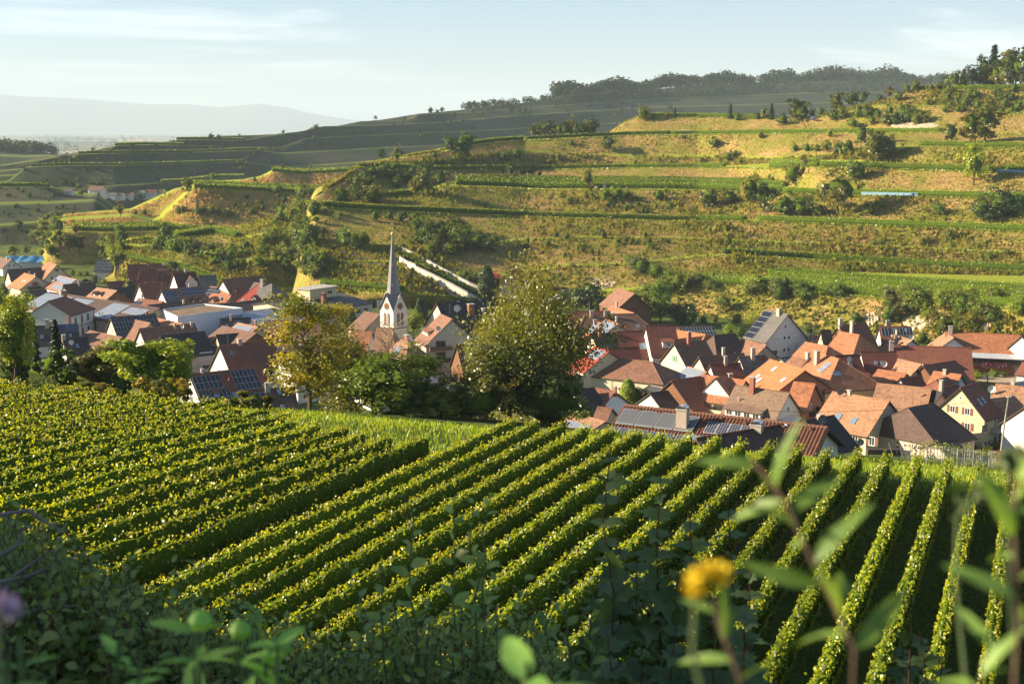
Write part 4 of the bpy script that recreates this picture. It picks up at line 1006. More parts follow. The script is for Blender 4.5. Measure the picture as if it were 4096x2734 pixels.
    def dish(s, a, q, k='w', side='F', sc=1.0):
        obj('satellite_dish', dish_mesh(k), s.root, s.slope(a, q*s.slen(side), side) + Vector((0, 0, .8)), (0, 0, -s.rz + random.uniform(-.4, .5)), sc); return s
    def antenna(s, a, q, h=3.0):
        m = MB(); m.tube([(0, 0, 0), (0, 0, h)], .03, 4)
        for z, l in ((h*.95, .9), (h*.82, .7), (h*.7, .5)): m.tube([(-l/2, 0, z), (l/2, 0, z)], .02, 3)
        o = m.build('antenna', M_METAL, s.root); o.location = s.slope(a, q*s.slen()); return s
    def dormer(s, a, q, w=1.6, h=1.5, kind='gable', wall=None, roof=None, win=(0.9, 0.9), n=1, depth=None, style='w'):
        """stands on the front slope at q (0 ridge .. 1 eave)"""
        p = s.slope(a, q*s.slen()); rm = roof or s.roofm; wm = wall or s.wallm
        o = thing('dormer', None, None, (0, 0, 0)); o.parent = s.root; o.location = p
        dep = h/s.tp if kind == 'gable' else h/(s.tp - math.tan(R(14)))
        m = MB(); m.box(-w/2, w/2, 0, dep, -.3, h); m.build('cheek', wm, o)
        r_ = MB(); ovh = .25
        if kind == 'gable':
            rise = w*.5; y1 = (h + rise)/s.tp
            for sg in (-1, 1):
                f = [(sg*(w/2+ovh), -ovh, h-ovh*1.0), (0, -ovh, h+rise), (0, y1, h+rise), (sg*(w/2+ovh), dep, h-ovh)]
                uv = [(0, 1.2), (0, 0), (y1, 0), (dep, 1.2)]
                r_.poly(f if sg > 0 else f[::-1], 0, uv if sg > 0 else uv[::-1]); r_.poly([(c[0], c[1], c[2]-.12) for c in (f[::-1] if sg > 0 else f)], 1)
            MB().poly([(-w/2, 0, h-.02), (w/2, 0, h-.02), (0, 0, h+rise-.15)]).build('gable', wm, o)
        else:
            k = math.tan(R(14))
            f = [(-w/2-ovh, -ovh-.1, h-k*.2), (w/2+ovh, -ovh-.1, h-k*.2), (w/2+ovh, dep+.2, h+k*(dep+.2)+.03), (-w/2-ovh, dep+.2, h+k*(dep+.2)+.03)]
            r_.poly(f, 0, [(0, 0), (w, 0), (w, dep), (0, dep)]); r_.poly([(c[0], c[1], c[2]-.15) for c in f[::-1]], 1)
            r_.poly([(f[0][0], f[0][1], f[0][2]-.15), (f[1][0], f[1][1], f[1][2]-.15), f[1], f[0]], 1)
            m2 = MB()
            for sg in (-1, 1): 
                tri = [(sg*w/2, 0, h-.02), (sg*w/2, dep, h+k*dep), (sg*w/2, dep, h-.02)]
                m2.poly(tri if sg < 0 else tri[::-1])
            m2.build('cheek', wm, o)
        r_.build('dormer_roof', [rm, M_DARKWOOD], o)
        for i in range(n):
            add_window(o, ((i - (n-1)/2)*w/n, -.005, h*.5), 0, min(win[0], w/n*.8), win[1], style)
        return s
    def balcony(s, face, u, z, w, d=1.2, mat=None, h=.95):
        m = MB(); m.box(-w/2, w/2, -d, -.003, -.15, 0); m.box(-w/2, w/2, -d-.04, -d+.02, 0, h); m.box(-w/2-.02, -w/2+.04, -d, -.003, 0, h); m.box(w/2-.04, w/2+.02, -d, -.003, 0, h)
        o = m.build('balcony', mat or M_DARKWOOD, s.root)
        if face == 'F': o.location = (u, -s.wf, z)
        elif face == 'L': o.location = (s.x0, -u, z); o.rotation_euler = (0, 0, -math.pi/2)
        else: o.location = (s.x1, u, z); o.rotation_euler = (0, 0, math.pi/2)
        return s
    def door(s, face, u, w=1.0, h=2.1, mat=None):
        o = MB().box(-w/2, w/2, -.06, -.004, 0, h).build('door', mat or M_FRAME_B, s.root)
        if face == 'F': o.location = (u, -s.wf, 0)
        elif face == 'L': o.location = (s.x0, -u, 0); o.rotation_euler = (0, 0, -math.pi/2)
        else: o.location = (s.x1, u, 0); o.rotation_euler = (0, 0, math.pi/2)
        return s
    def auto(s, faces='LF', style='w', floors=None, step=3.0, w=.95, h=1.2, seed=0):
        """windows in plain rows on the named faces"""
        for f in faces:
            ev = s.zf
            if f == 'F':
                fl = [z for z in (1.5, 4.2) if z + h/2 < ev - .2]
                span = s.x1 - s.x0; n = max(1, int((span - 1.0)/step))
                s.win('F', [((i - (n-1)/2)*span/n, z) for i in range(n) for z in fl], w, h, style)
            else:
                half = min(s.wf, s.wb)
                for z in (1.5, 4.2, 6.9, 9.4):
                    room = half if z + h/2 < ev else (s.rh - .4 - z - h/2)/s.tp
                    if room < .6: break
                    n = 1 if room < 1.7 else 2 if room < 5.5 else 3
                    s.win(f, [((i - (n-1)/2)*min(2.6, 2*room/n) + (s.wb - s.wf)*0, z) for i in range(n)], w if room > 1 else w*.7, h if room > 1 else h*.8, style)
        return s
# ================================================================== the village, west end (left)
H = House
H('a1', 'white gabled house with brown roof at the very left edge of the village', 'A', (0, 176, 105, 193), 7, 4, pitch=40, roof='brown').auto('R').chim([(.7, .1)], h=1.2)
H('a2', 'long dark-roofed house with lit cream gable beside the blue tarpaulin', 'A', (62, 287, 372, 268), 8, 5.2, pitch=42, roof='dbrown', wall='cream').auto('LF')
H('a3', 'cream three-storey house with orange roof in front of the bright meadow', 'A', (412, 221, 510, 243), 9.5, 5.2, pitch=44, roof='orange', wall='cream').win('R', [(0, 7.4)], 1.5, 1.0, 'b').win('R', [(-2.2, 4.4), (2.2, 4.6)], 1.1, 1.5).win('R', [(-2.2, 1.6), (2.2, 1.6)], 1.1, 1.3)
g4 = H('a4', 'cream guest house with lit orange roof and lettering on its gable', 'A', (215, 318, 330, 345), 8.2, 6.2, pitch=34, roof='bright', wall='cream')
g4.sky([(.55, .45), (.72, .45)], m=M_FRAME).dish(.45, .02).chim([(.95, .06)], h=1.2).win('R', [(-.6, 5.4)], 2.2, 1.3, 'b').win('R', [(3.6, 2.2)], 1.6, 1.3, 'wR').win('R', [(-2, 2.2)], 2.4, 1.6, 'b').balcony('R', -1.2, 3.6, 4.5, 1.1)
H('a5', 'white house whose roof is covered with pale reflecting solar panels', 'A', (530, 340, 690, 376), 8, 6, pitch=32, roof='orange').solar(.02, .98, .04, .45, 10, 2, 'pale').solar(.35, .98, .55, .9, 7, 2, 'pale').dish(.3, .5, 'r').auto('FR')
H('a6', 'broad dark brown roof with one chimney between the solar house and the long winery', 'A', (565, 420, 850, 402), 8, 6, pitch=44, roof='dbrown', wall='cream').chim([(.48, .12)], h=2.0).sky([(.62, .85)]).auto('L')
H('a7', 'light brown house with two pointed dormers and glazed timber gable', 'A', (865, 447, 1050, 475), 7.8, 7, pitch=33, roof='tan', wall='wood').dormer(.28, .42, 2.2, .25, 'gable', wall=M_DARKWOOD, n=1, win=(1.2, .25)).dormer(.55, .42, 2.2, .25, 'gable', wall=M_DARKWOOD, n=1, win=(1.2, .25)).win('R', [(-2, 1.6), (2, 1.6), (0, 4.3)], 2.2, 1.8, 'b')
h = H('a8', 'long dark winery hall with four groups of solar panels along its roof', 'A', (440, 485, 1430, 632), 9, 10, 8, pitch=21, roof='dbrown', wall='stone', name='winery_hall', cat='hall')
h.solar(.0, .19, .10, .85, 9, 3, 'pale').solar(.21, .27, .1, .35, 4, 1, 'pale').solar(.30, .47, .12, .5, 9, 2, 'pale').solar(.63, .78, .08, .9, 6, 3, 'pale').solar(.80, .96, .16, .5, 7, 1, 'pale').solar(.80, .93, .7, .95, 6, 1, 'pale').chim([(.13, .04)], w=1.1, h=1.4).win('R', [(-3, 3.0)], 1.0, .9, 'b')
h = H('a9', 'white schoolhouse with red-brown hipped roof and dark brick corners', 'A', (428, 570, 582, 527), 12.5, 6.5, pitch=32, roof='redbrown', hip=(0, 5.5), name='schoolhouse', cat='school')
h.chim([(.95, .05)], w=.9, h=2.0, brick=True).win('F', [(-2, 6.3), (2.2, 6.3), (6.2, 6.3), (-2, 2.6), (2.2, 2.6), (6.2, 2.6)], 1.2, 2.1, 'b').win('R', [(-3.6, 6.3), (0, 6.3), (3.6, 6.3), (-3.6, 2.6), (0, 2.6), (3.6, 2.6)], 1.2, 2.1, 'b')
for (x, y) in ((h.x1, -h.wf), (h.x0, -h.wf), (h.x1 - 8.4, -h.wf), (h.x1, h.wb)):
    MB().box(x - .55, x + .06, y - .06, y + .5, -3, h.zf).build('corner_brickwork', WALL['brick'], h.root)
MB().box(h.x0 - .05, h.x1 + .05, -h.wf - .05, -h.wf + .1, 4.2, 4.55).build('string_course', WALL['brick'], h.root)
H('a10', 'white house with black solar roof at the meadow edge, left of the reddish shrub', 'A', (868, 196, 1030, 196), 8.5, 5, pitch=40, roof='black').solar(.0, 1, .03, .98, 10, 4, 'dark').auto('L').balcony('L', 0, 3, 5, 1.2, M_FRAME)
H('a11', 'dark-roofed house with three skylights and cream gable behind the red tree', 'A', (1040, 195, 1265, 192), 9, 5.5, pitch=46, roof='dbrown', wall='cream').sky([(.2, .35), (.5, .35), (.72, .35)]).auto('L')
H('a12', 'brown roof with white gable below the house with three skylights', 'A', (1140, 243, 1465, 232), 9.5, 5.5, pitch=48, roof='redbrown').auto('L')
H('a13', 'low brown roof behind the red half-hipped house', 'A', (1250, 264, 1512, 256), 8.5, 4.5, pitch=40, roof='rust').dish(.8, .0)
H('a14', 'dark red half-hipped roof with two little dormers and a tall chimney', 'A', (1258, 284, 1410, 280), 9.5, 5.5, pitch=50, roof='redbrown', hip=(2.2, 0)).chim([(.45, .1)], h=2.2, brick=True).dormer(.3, .78, 1.2, .8).dormer(.8, .78, 1.2, .8)
H('a15', 'plain dark red roof joined to the half-hipped house', 'A', (1420, 302, 1665, 297), 8.5, 5.5, pitch=44, roof='dred').chim([(.7, 0), (.93, 0)], h=1.0)
H('a16', 'maroon-roofed house with big white gable and a small cross gable', 'A', (1548, 318, 1752, 305), 10.5, 6, pitch=47, roof='maroon').win('L', [(-1.8, 1.9), (-.6, 1.9), (.6, 1.9), (1.8, 1.9)], .8, 1.6, 'b').win('L', [(0, 6.6)], .6, .8).dormer(.62, .72, 4.2, 1.8, 'gable', win=(.6, .8)).chim([(.55, 0)], h=1.1)
H('a17', 'low red roof with yellow gable left of the dark spruce', 'A', (955, 397, 1245, 384), 6.5, 4.5, pitch=38, roof='dred', wall='yellow').auto('L')
H('a18', 'dark grey barn roof behind the light brown dormer house', 'A', (1005, 455, 1200, 440), 7, 5, pitch=42, roof='black').sky([(.4, .5)])
H('a19', 'large old red-brown roof with white gable below the maroon house', 'A', (1240, 415, 1482, 395), 9.5, 6.5, pitch=48, roof='redbrown').auto('L').antenna(.85, .1)
h = H('a20', 'old rust roof with blue solar panels and two red dormers, ivy on its gable', 'B', (95, 466, 462, 435), 9.5, 6, pitch=45, roof='rust')
h.solar(.02, .34, .10, .40, 6, 1, 'blue').solar(.02, .34, .42, .98, 6, 2, 'blue').solar(.46, .98, .04, .38, 9, 2, 'blue').dormer(.62, .72, 1.2, .9, roof=ROOF['dred'], wall=ROOF['dred'], win=(.7, .7)).dormer(.80, .72, 1.2, .9, roof=ROOF['dred'], wall=ROOF['dred'], win=(.7, .7)).sky([(.93, .62)]).antenna(0.01, .1).chim([(.7, .0)], h=1.0)
H('a21', 'low red outbuilding with a chimney pot and small pale panels', 'A', (1240, 546, 1465, 571), 6, 4.5, pitch=32, roof='redbrown').solar(.0, .3, .2, .8, 3, 1, 'dark').solar(.62, .85, .45, .95, 3, 1, 'pale').chim([(.15, 0)], h=1.5)
H('a22', 'low dark brown roof under the rust roof with solar panels', 'A', (1320, 606, 1640, 570), 6, 4, pitch=30, roof='dbrown').chim([(.95, .3)], h=1.4)
H('a23', 'white gabled house with a roof full of black solar panels', 'A', (985, 716, 1396, 683), 9.5, 5.5, pitch=40, roof='black', wall='cream').solar(.0, .97, .04, .97, 14, 4, 'dark').win('L', [(0, 5.6)], .8, 1.1).win('L', [(-1.6, 1.8), (1.2, 1.8)], 1.6, 1.2).antenna(.66, .05, 2.2).chim([(.8, .02)], h=1.0, brick=True)
H('a24', 'weathered brown roof leaning against the black solar house', 'A', (1187, 733, 1352, 765), 8.5, 6.5, pitch=38, roof='rust', wall='peeling')
H('a25', 'orange pantile roof next to the weathered brown one', 'A', (1407, 722, 1640, 771), 7.5, 5.5, pitch=30, roof='orange', wall='stone')
H('a26', 'old barn with peeling white gable and mottled dark rust roof', 'A', (1245, 815, 1745, 768), 9, 6.5, pitch=44, roof='rust', wall='peeling', name='barn', cat='barn').win('L', [(-2.2, 3.6), (-.8, 3.4), (1.4, 4.0), (0, 1.5)], .5, .5, 'b').chim([(.62, .1), (.92, .1)], h=1.2).dish(.74, .2, sc=1.5)
H('a27', 'black-roofed pink house with wide shuttered windows behind the bright maple', 'B', (90, 882, 492, 840), 9.5, 6, pitch=38, roof='black', wall='pink').win('F', [(-5, 4.0)], 1.8, 1.4, 'wR').win('F', [(3.5, 4.2)], 3.6, 1.9, 'wR').win('F', [(3.5, 1.2)], 2.6, 1.3, 'w').balcony('F', -3.2, 2.6, 4.2, .9, WALL['pink']).auto('L')
h = H('a28', 'wide dark roof with two blue solar collectors behind the two spruces', 'A', (235, 797, 700, 772), 8, 6, pitch=36, roof='black')
h.solar(.58, .98, .02, .38, 2, 1, 'blue').sky([(.28, .55), (.82, .55)]).chim([(.4, .1)], w=1.0, h=2.2).chim([(.47, 0)], w=1.0, h=1.0).dish(.38, .0, 'g')
H('a29', 'lower dark roof with white dish and skylight above a white wall', 'A', (560, 906, 785, 890), 8, 5.5, pitch=38, roof='black').dish(.3, .4, sc=1.6).sky([(.52, .38)]).chim([(.05, 0)], w=.9, h=1.0).win('F', [(-4.6, 2.0)], .9, 1.6)
H('a30', 'pinkish old tile roof of a long low shed in the yard', 'A', (800, 832, 1098, 893), 5.5, 4.5, pitch=26, roof='rust', wall='stone')
H('a31', 'dark red roof with grey chimney behind the reddish round tree', 'A', (950, 976, 1212, 955), 7, 6, pitch=38, roof='dred', wall='pink').chim([(.12, .02)], w=1.1, h=1.2)
H('a32', 'maroon roof half hidden by the tall tree at the left edge', 'A', (90, 650, 235, 662), 7, 6, pitch=36, roof='dred', wall='cream')
H('a33', 'small dark roof in front of the guest house', 'A', (200, 487, 400, 462), 4.6, 3.5, pitch=28, roof='dbrown', wall='cream')
# middle of the left part
H('b2', 'grey slate barn roof right of the maroon house', 'B', (430, 341, 592, 335), 8, 6, pitch=42, roof='grey', wall='wood', name='barn', cat='barn')
H('b3', 'big brown roof with white gable and two small white dormers', 'B', (642, 376, 1000, 338), 11, 7, pitch=47, roof='brown').dormer(.30, .78, 1.0, .8, 'shed', wall=WALL['white']).dormer(.43, .78, 1.0, .8, 'shed', wall=WALL['white']).win('L', [(.4, 5.6)], .6, .9).chim([(.22, .0)], h=1.2, brick=True)
H('b4', 'orange roof with black solar panels, pale pink gable and brown porch', 'B', (540, 438, 776, 456), 8, 5.5, pitch=38, roof='orange', wall='pink').solar(.0, .5, .04, .42, 6, 2, 'dark').solar(.0, .22, .42, .98, 2, 3, 'dark').sky([(.48, .66), (.68, .66)], h=1.5).dormer(.12, .98, 2.4, .8, 'gable', wall=WALL['wood']).dormer(.5, .98, 2.4, .8, 'gable', wall=WALL['wood']).dish(.84, .9, 'r')
H('b5', 'bright red hipped roof with tall grey chimney and a red dormer', 'B', (962, 420, 1042, 424), 10, 7, pitch=42, roof='red', wall='white', hip=(6, 6)).chim([(.65, .1)], w=.9, h=2.6).dormer(.5, .72, 1.8, 1.0, 'gable').sky([(-.7, .72), (1.05, .76)], h=1.6)
H('b5b', 'grey roof peeking out behind the bright red hipped roof', 'B', (930, 402, 1095, 415), 10.5, 6, pitch=44, roof='grey', hip=(0, 5))
H('b6', 'very long low dark brown roof behind the flat white hall', 'B', (600, 604, 1240, 520), 6.5, 5, pitch=20, roof='dbrown', wall='stone')
# flat white hall with a planted roof
def flat_hall(name, label, cat, crop, quad, h, wallm, topm, par=.5, zg=ZV):
    P = [at_z(*px(crop, x, y), zg + h) for x, y in quad]; c = sum(P, Vector())/4
    t = thing(name, label, cat, (c.x, c.y, zg))
    Lc = [p - Vector((c.x, c.y, zg)) for p in P]
    w = MB()
    for i in range(4):
        a, b = Lc[i], Lc[(i+1) % 4]; w.poly([(a.x, a.y, -3), (b.x, b.y, -3), (b.x, b.y, h), (a.x, a.y, h)])
        ai, bi = a*.985, b*.985; w.poly([(b.x, b.y, h), (a.x, a.y, h), (ai.x, ai.y, h), (bi.x, bi.y, h)]); w.poly([(ai.x, ai.y, h), (bi.x, bi.y, h), (bi.x, bi.y, h-par), (ai.x, ai.y, h-par)])
    w.build('wall', wallm, t)
    tm = MB().poly([(p.x*.986, p.y*.986, h-par+.02) for p in Lc], 0, [(0, 0), (20, 0), (20, 20), (0, 20)]); tm.build('roof', topm, t)
    return t, Lc
M_SEDUM = mat_plain('planted_roof', (0.17, 0.12, 0.075), var=.5, scale=.35, rough=.95, dirt=(0.32, 0.15, 0.06))
M_BITUM = mat_plain('felt_roof', (0.10, 0.095, 0.09), var=.25, scale=.6, rough=.9)
flat_hall('flat_hall', 'flat-roofed pale hall with brown planted roof in the middle of the village', 'hall', 'B', [(245, 704), (832, 628), (482, 590), (105, 640)], 8.5, WALL['bluewhite'], M_SEDUM, .5)
flat_hall('flat_annex', 'small pale flat annex in the corner of the planted hall', 'hall', 'B', [(520, 716), (700, 718), (640, 690), (548, 700)], 6.5, WALL['bluewhite'], M_BITUM, .3)
h = H('b8', 'low shed roof fully tiled with blue solar panels', 'B', (650, 690, 1120, 630), 6.8, 15, 1.2, pitch=8, roof='grey', wall='white', name='solar_shed', cat='shed')
h.solar(.0, 1.0, .02, .98, 18, 6, 'blue')
h = H('b9', 'long factory building with low grey roof, brick chimney and cream walls', 'B', (1030, 584, 1700, 488), 8, 15, 6, pitch=9, roof='grey', wall='cream', name='factory', cat='factory')
h.chim([(.52, .55)], w=1.4, h=3.4, brick=True, cap=False).sky([(.3, .4)], w=9, h=5, m=M_FRAME)
h.win('F', [(h.x1 - 3 - 3.4*i, 3.6) for i in range(6)], 2.0, 1.6)
pe = MB().box(-6, 6, -3, 3, 0, 3.2).build('penthouse', WALL['yellow'], h.root); pe.location = h.slope(.62, 2.0)
pt = MB().box(-6.6, 6.6, -3.6, 3.6, 3.2, 3.45).build('penthouse_roof', M_CONC, h.root); pt.location = pe.location
add_window(h.root, tuple(Vector(pe.location) + Vector((3, -3.005, 1.7))), 0, 2.4, 1.3)
H('b10', 'black mansard roof with skylight and small solar panel', 'B', (625, 727, 902, 715), 7.5, 5.5, pitch=38, roof='black', wall='rust' if 0 else 'stone').solar(.45, .72, .15, .5, 3, 1, 'blue').sky([(.2, .45)], h=1.8).chim([(.35, .1)], h=1.6).chim([(.95, .6)], h=1.4, brick=True)
H('b11', 'brown pantile roof with dark timber gable in the middle of the yard', 'B', (642, 790, 952, 856), 7.5, 6.5, pitch=30, roof='brown', wall='wood').win('R', [(0, 4.6)], 1.0, 1.2)
H('b12', 'small orange-edged roof with solar strip and yellow gable', 'B', (782, 762, 966, 800), 7.5, 4.8, pitch=32, roof='tan', wall='ochre').solar(.12, .88, .1, .62, 8, 1, 'pale').chim([(.82, -.1)], h=1.2, brick=True)
H('b13', 'dark grey roof behind the big red-brown house', 'B', (590, 872, 872, 850), 6.8, 5.5, pitch=36, roof='black', wall='stone').chim([(.92, .2)], h=1.4)
h = H('b14', 'big red-brown house with bright white gable and dish beside the bare-topped tree', 'B', (617, 966, 1047, 922), 11.5, 8.5, pitch=43, roof='redbrown')
h.chim([(.42, .02)], w=1.0, h=1.2).antenna(.18, .02, 3.8).dish(.17, .32, 'g', sc=1.6).sky([(.5, .75)], w=.3, h=.3).win('L', [(2.5, 1.8), (-1, 1.8)], 1.2, 1.6).win('L', [(-1.8, 4.8), (1.4, 4.8)], .9, 1.3)
h = H('b15', 'red house with two large black solar arrays just behind the vineyard edge', 'B', (347, 1227, 940, 1160), 9, 8, pitch=40, roof='redbrown')
h.solar(.02, .42, .08, .42, 6, 2, 'dark').solar(.02, .24, .44, .86, 4, 2, 'dark').solar(.32, .47, .46, .86, 3, 2, 'dark').solar(.60, .97, .04, .72, 6, 4, 'dark').sky([(.26, .66), (.53, .66)], w=1.1, h=1.8).dish(.5, .32, 'r', sc=1.3).win('L', [(0, 3.4)], 1.6, 1.6).chim([(.2, .0)], h=.9)
h = H('b16', 'small white gabled house with dark solar roof in front of the red solar house', 'B', (836, 1366, 1300, 1338), 7.5, 5, pitch=42, roof='dbrown')
h.solar(.1, .5, .12, .6, 4, 2, 'dark').chim([(.46, .1)], w=1.0, h=1.8).sky([(.68, .14), (.7, .7)], h=1.4).win('L', [(-.2, 2.9)], .5, .9, 'b')
h = H('b17', 'large white house with black roof behind the yellow autumn tree', 'R', (205, 718, 850, 648), 10, 7, pitch=36, roof='black')
h.auto('LF', w=1.2)
H('b18', 'brown barn roof half hidden behind the bare branches', 'R', (50, 345, 640, 348), 8, 6, pitch=38, roof='brown', wall='pink').sky([(.75, .85), (.8, .85)], h=1.5)
H('b19', 'dark roof in the shade below the bare-topped tree', 'R', (470, 560, 900, 640), 6, 5, pitch=30, roof='dbrown', wall='stone')

# ================================================================== church and its neighbours
zc = ZV
def church():
    t = thing('church', 'white church with pointed grey spire and clocks in the middle of the village', 'church', (0, 0, 0))
    c3 = at_Y(*px('C', 541, 880), 354); c3.z = zc; rz = R(-41)
    t.location = c3; t.rotation_euler = (0, 0, rz)
    w = 2.62; ev = 13.0; ap = 17.2; W = WALL['white']
    spire_m = mat_roof('spire_slate', (0.20, 0.20, 0.205), tile=(.25, .3), var=.2, moss=0, bump=.3, rough=.5)
    sand = mat_plain('red_sandstone', (0.36, 0.16, 0.11), var=.15, rough=.85)
    m = MB()
    for k in range(4):
        a = k*math.pi/2; ca, sa = math.cos(a), math.sin(a)
        rot = lambda x, y: (x*ca - y*sa, x*sa + y*ca)
        P = [(-w, -w, -3), (w, -w, -3), (w, -w, ev), (0, -w, ap), (-w, -w, ev)]
        m.poly([(*rot(x, y), z) for x, y, z in P])
    m.build('tower', W, t)
    MB().box(-w-.08, w+.08, -w-.08, w+.08, 7.3, 7.6).build('string_course', mat_plain('slate_band', (.10, .09, .085)), t)
    # corner strips
    for sx in (-1, 1):
        for sy in (-1, 1):
            MB().box(min(sx*w, sx*(w-.5)) - .04*(sx < 0), max(sx*w, sx*(w-.5)) + .04*(sx > 0), min(sy*w, sy*(w-.5)) - .04*(sy < 0), max(sy*w, sy*(w-.5)) + .04*(sy > 0), 7.6, ev - .4).build('corner_pilaster', W, t)
    # four small gable roofs
    g = MB(); o_ = .35
    for k in range(4):
        a = k*math.pi/2; ca, sa = math.cos(a), math.sin(a); rot = lambda x, y, z: (x*ca - y*sa, x*sa + y*ca, z)
        sl = (ap - ev)/w
        for sg in (-1, 1):
            f = [rot(sg*(w+o_), -w-o_, ev-o_*sl), rot(0, -w-o_, ap+.05), rot(0, 0, ap+.05), rot(sg*(w+o_)*.2, -(w+o_)*.2, ap - .2*(w+o_)*sl*0 - (w+o_)*.2*sl)]
            f = [rot(sg*(w+o_), -w-o_, ev-o_*sl), rot(0, -w-o_, ap+.05), rot(0, 0, ap+.05)]
            if sg > 0: f = f
            else: f = f[::-1]
            g.poly(f, 0, [(0, 0), (3, 3), (0, 3)]); g.poly([(p[0], p[1], p[2]-.2) for p in f[::-1]], 1)
        g.poly([rot(-w-o_, -w-o_, ev-o_*sl-.2), rot(0, -w-o_, ap-.15), rot(0, -w-o_, ap+.05), rot(-w-o_, -w-o_, ev-o_*sl)], 1)
        g.poly([rot(0, -w-o_, ap-.15), rot(w+o_, -w-o_, ev-o_*sl-.2), rot(w+o_, -w-o_, ev-o_*sl), rot(0, -w-o_, ap+.05)], 1)
    g.build('gable_roof', [spire_m, M_DARKWOOD], t)
    # the eight-sided spire, slightly flared at the foot
    s = MB(); n = 8
    prof = [(2.9, ev + .3), (2.25, ev + 3.2), (1.85, ev + 5.4), (0.14, ev + 20.2)]
    for i in range(len(prof)-1):
        for j in range(n):
            a0 = (j+.5)*2*math.pi/n; a1 = (j+1.5)*2*math.pi/n
            r0, z0 = prof[i]; r1, z1 = prof[i+1]
            k0 = 1.0 if i else 1.0
            P = [(r0*math.cos(a0), r0*math.sin(a0), z0), (r0*math.cos(a1), r0*math.sin(a1), z0), (r1*math.cos(a1), r1*math.sin(a1), z1), (r1*math.cos(a0), r1*math.sin(a0), z1)]
            s.poly(P, 0, [(0, z0), (r0*.77, z0), (r1*.77, z1), (0, z1)])
    sp_ = s.build('spire', spire_m, t)
    for z, a in ((ev + 6.4, -.9), (ev + 12.0, -.9)):
        r_ = 1.85 - (z - ev - 5.4)*1.71/14.8 + .1
        o = MB().box(-.28, .28, -.12, .05, -.5, .5).build('hatch', M_METAL, sp_); o.location = (r_*.93*math.cos(a), r_*.93*math.sin(a) + .0, z); o.rotation_euler = (0, 0, a + math.pi/2)
    f = MB(); z = ev + 20.0
    f.lathe([(0.05, 0), (.30, .15), (.42, .5), (.30, .85), (.08, 1.0)], 10, c=(0, 0, z)); f.tube([(0, 0, z + .9), (0, 0, z + 4.0)], .06, 5); f.tube([(-.6, 0, z + 3.2), (.6, 0, z + 3.2)], .06, 5)
    f.lathe([(.0, 4.0), (.16, 4.15), (.0, 4.3)], 8, c=(0, 0, z))
    f.build('finial_cross', mat_plain('aged_gilding', (.30, .24, .12), rough=.4, metal=.6), sp_)
    gold = mat_plain('gilded_clock', (0.62, 0.42, 0.10), rough=.35, metal=.5)
    dial_m = mat_plain('clock_dial', (0.10, 0.05, 0.03), rough=.6)
    for k in range(4):
        a = k*math.pi/2
        piv = bpy.data.objects.new('clock', None); link(piv, t); piv.rotation_euler = (0, 0, a); piv.location = (0, 0, 0)
        d = MB()
        d.tube([(0, -w-.02, 13.55), (0, -w-.10, 13.55)], 1.0, 24); d.build('dial_ring', sand, piv)
        d = MB(); d.tube([(0, -w-.10, 13.55), (0, -w-.13, 13.55)], .82, 24); d.build('dial', dial_m, piv)
        nm = MB()
        for q in range(12):
            b = q*math.pi/6; cx_, cz_ = .66*math.sin(b), 13.55 + .66*math.cos(b)
            nm.box(cx_-.07, cx_+.07, -w-.15, -w-.12, cz_-.07, cz_+.07)
        nm.build('numerals', gold, piv)
        hd = MB(); hd.tube([(0, -w-.17, 13.55), (-.52, -w-.17, 13.27)], .05, 4); hd.tube([(0, -w-.17, 13.55), (-.30, -w-.17, 13.35)], .07, 4); hd.build('hands', gold, piv)
        # paired pointed sound openings
        for sx in (-.72, .72):
            o = bpy.data.objects.new('belfry_window', None); link(o, t); o.rotation_euler = (0, 0, a)
            for nm_, ww, yy, mt in (('stone_surround', .55, -.06, sand), ('louvre', .36, -.10, M_DARKWOOD)):
                z0, z1 = 8.1, 10.9
                pts = [(-ww, z0), (ww, z0), (ww, z1), (ww*.75, z1 + ww*.9), (0, z1 + ww*1.7), (-ww*.75, z1 + ww*.9), (-ww, z1)]
                mm = MB(); mm.poly([(sx + x, -w + yy, zz) for x, zz in pts])
                for i in range(len(pts)):
                    (xa, za), (xb, zb) = pts[i], pts[(i+1) % len(pts)]; mm.poly([(sx+xb, -w+yy, zb), (sx+xa, -w+yy, za), (sx+xa, -w+.05, za), (sx+xb, -w+.05, zb)])
                mm.build(nm_, mt, o)
            sl_ = MB()
            for q in range(7): sl_.box(sx-.30, sx+.30, -w-.15, -w-.10, 8.3 + q*.42, 8.43 + q*.42)
            sl_.build('louvre_slat', mat_plain('pale_slat', (.45, .42, .36)), o)
    return t
CH = church()
H('c1', 'church nave roof with lit brown tiles in front of the tower', 'R', (1190, 420, 1352, 424), 12, 6.5, pitch=50, roof='tan', wall='white', hip=(0, 3), name='church_nave', cat='nave').auto('F')
H('c1b', 'lower orange choir roof left of the church nave', 'R', (925, 452, 1152, 460), 9.5, 5.5, pitch=46, roof='orange', wall='white', name='church_choir', cat='choir').auto('F', w=.7, h=2.0)
H('c1c', 'striped brown roof behind the church tower on its left', 'R', (1065, 248, 1232, 280), 8.5, 6, pitch=36, roof='brown', wall='stone')
h = H('c2', 'parsonage with steep hipped roof, lit on the left and dark on the right', 'C', (592, 899, 662, 913), 12.5, 7, pitch=44, roof='tan', hip=(6.6, 6.6), name='parsonage', cat='house')
h.chim([(.6, -.05)], w=1.2, h=1.0, brick=True).dish(1.2, .05, sc=1.7).solar(.15, .75, .18, .45, 2, 1, 'pale').sky([(-.2, .62), (.55, .62), (1.3, .62)], m=M_FRAME)
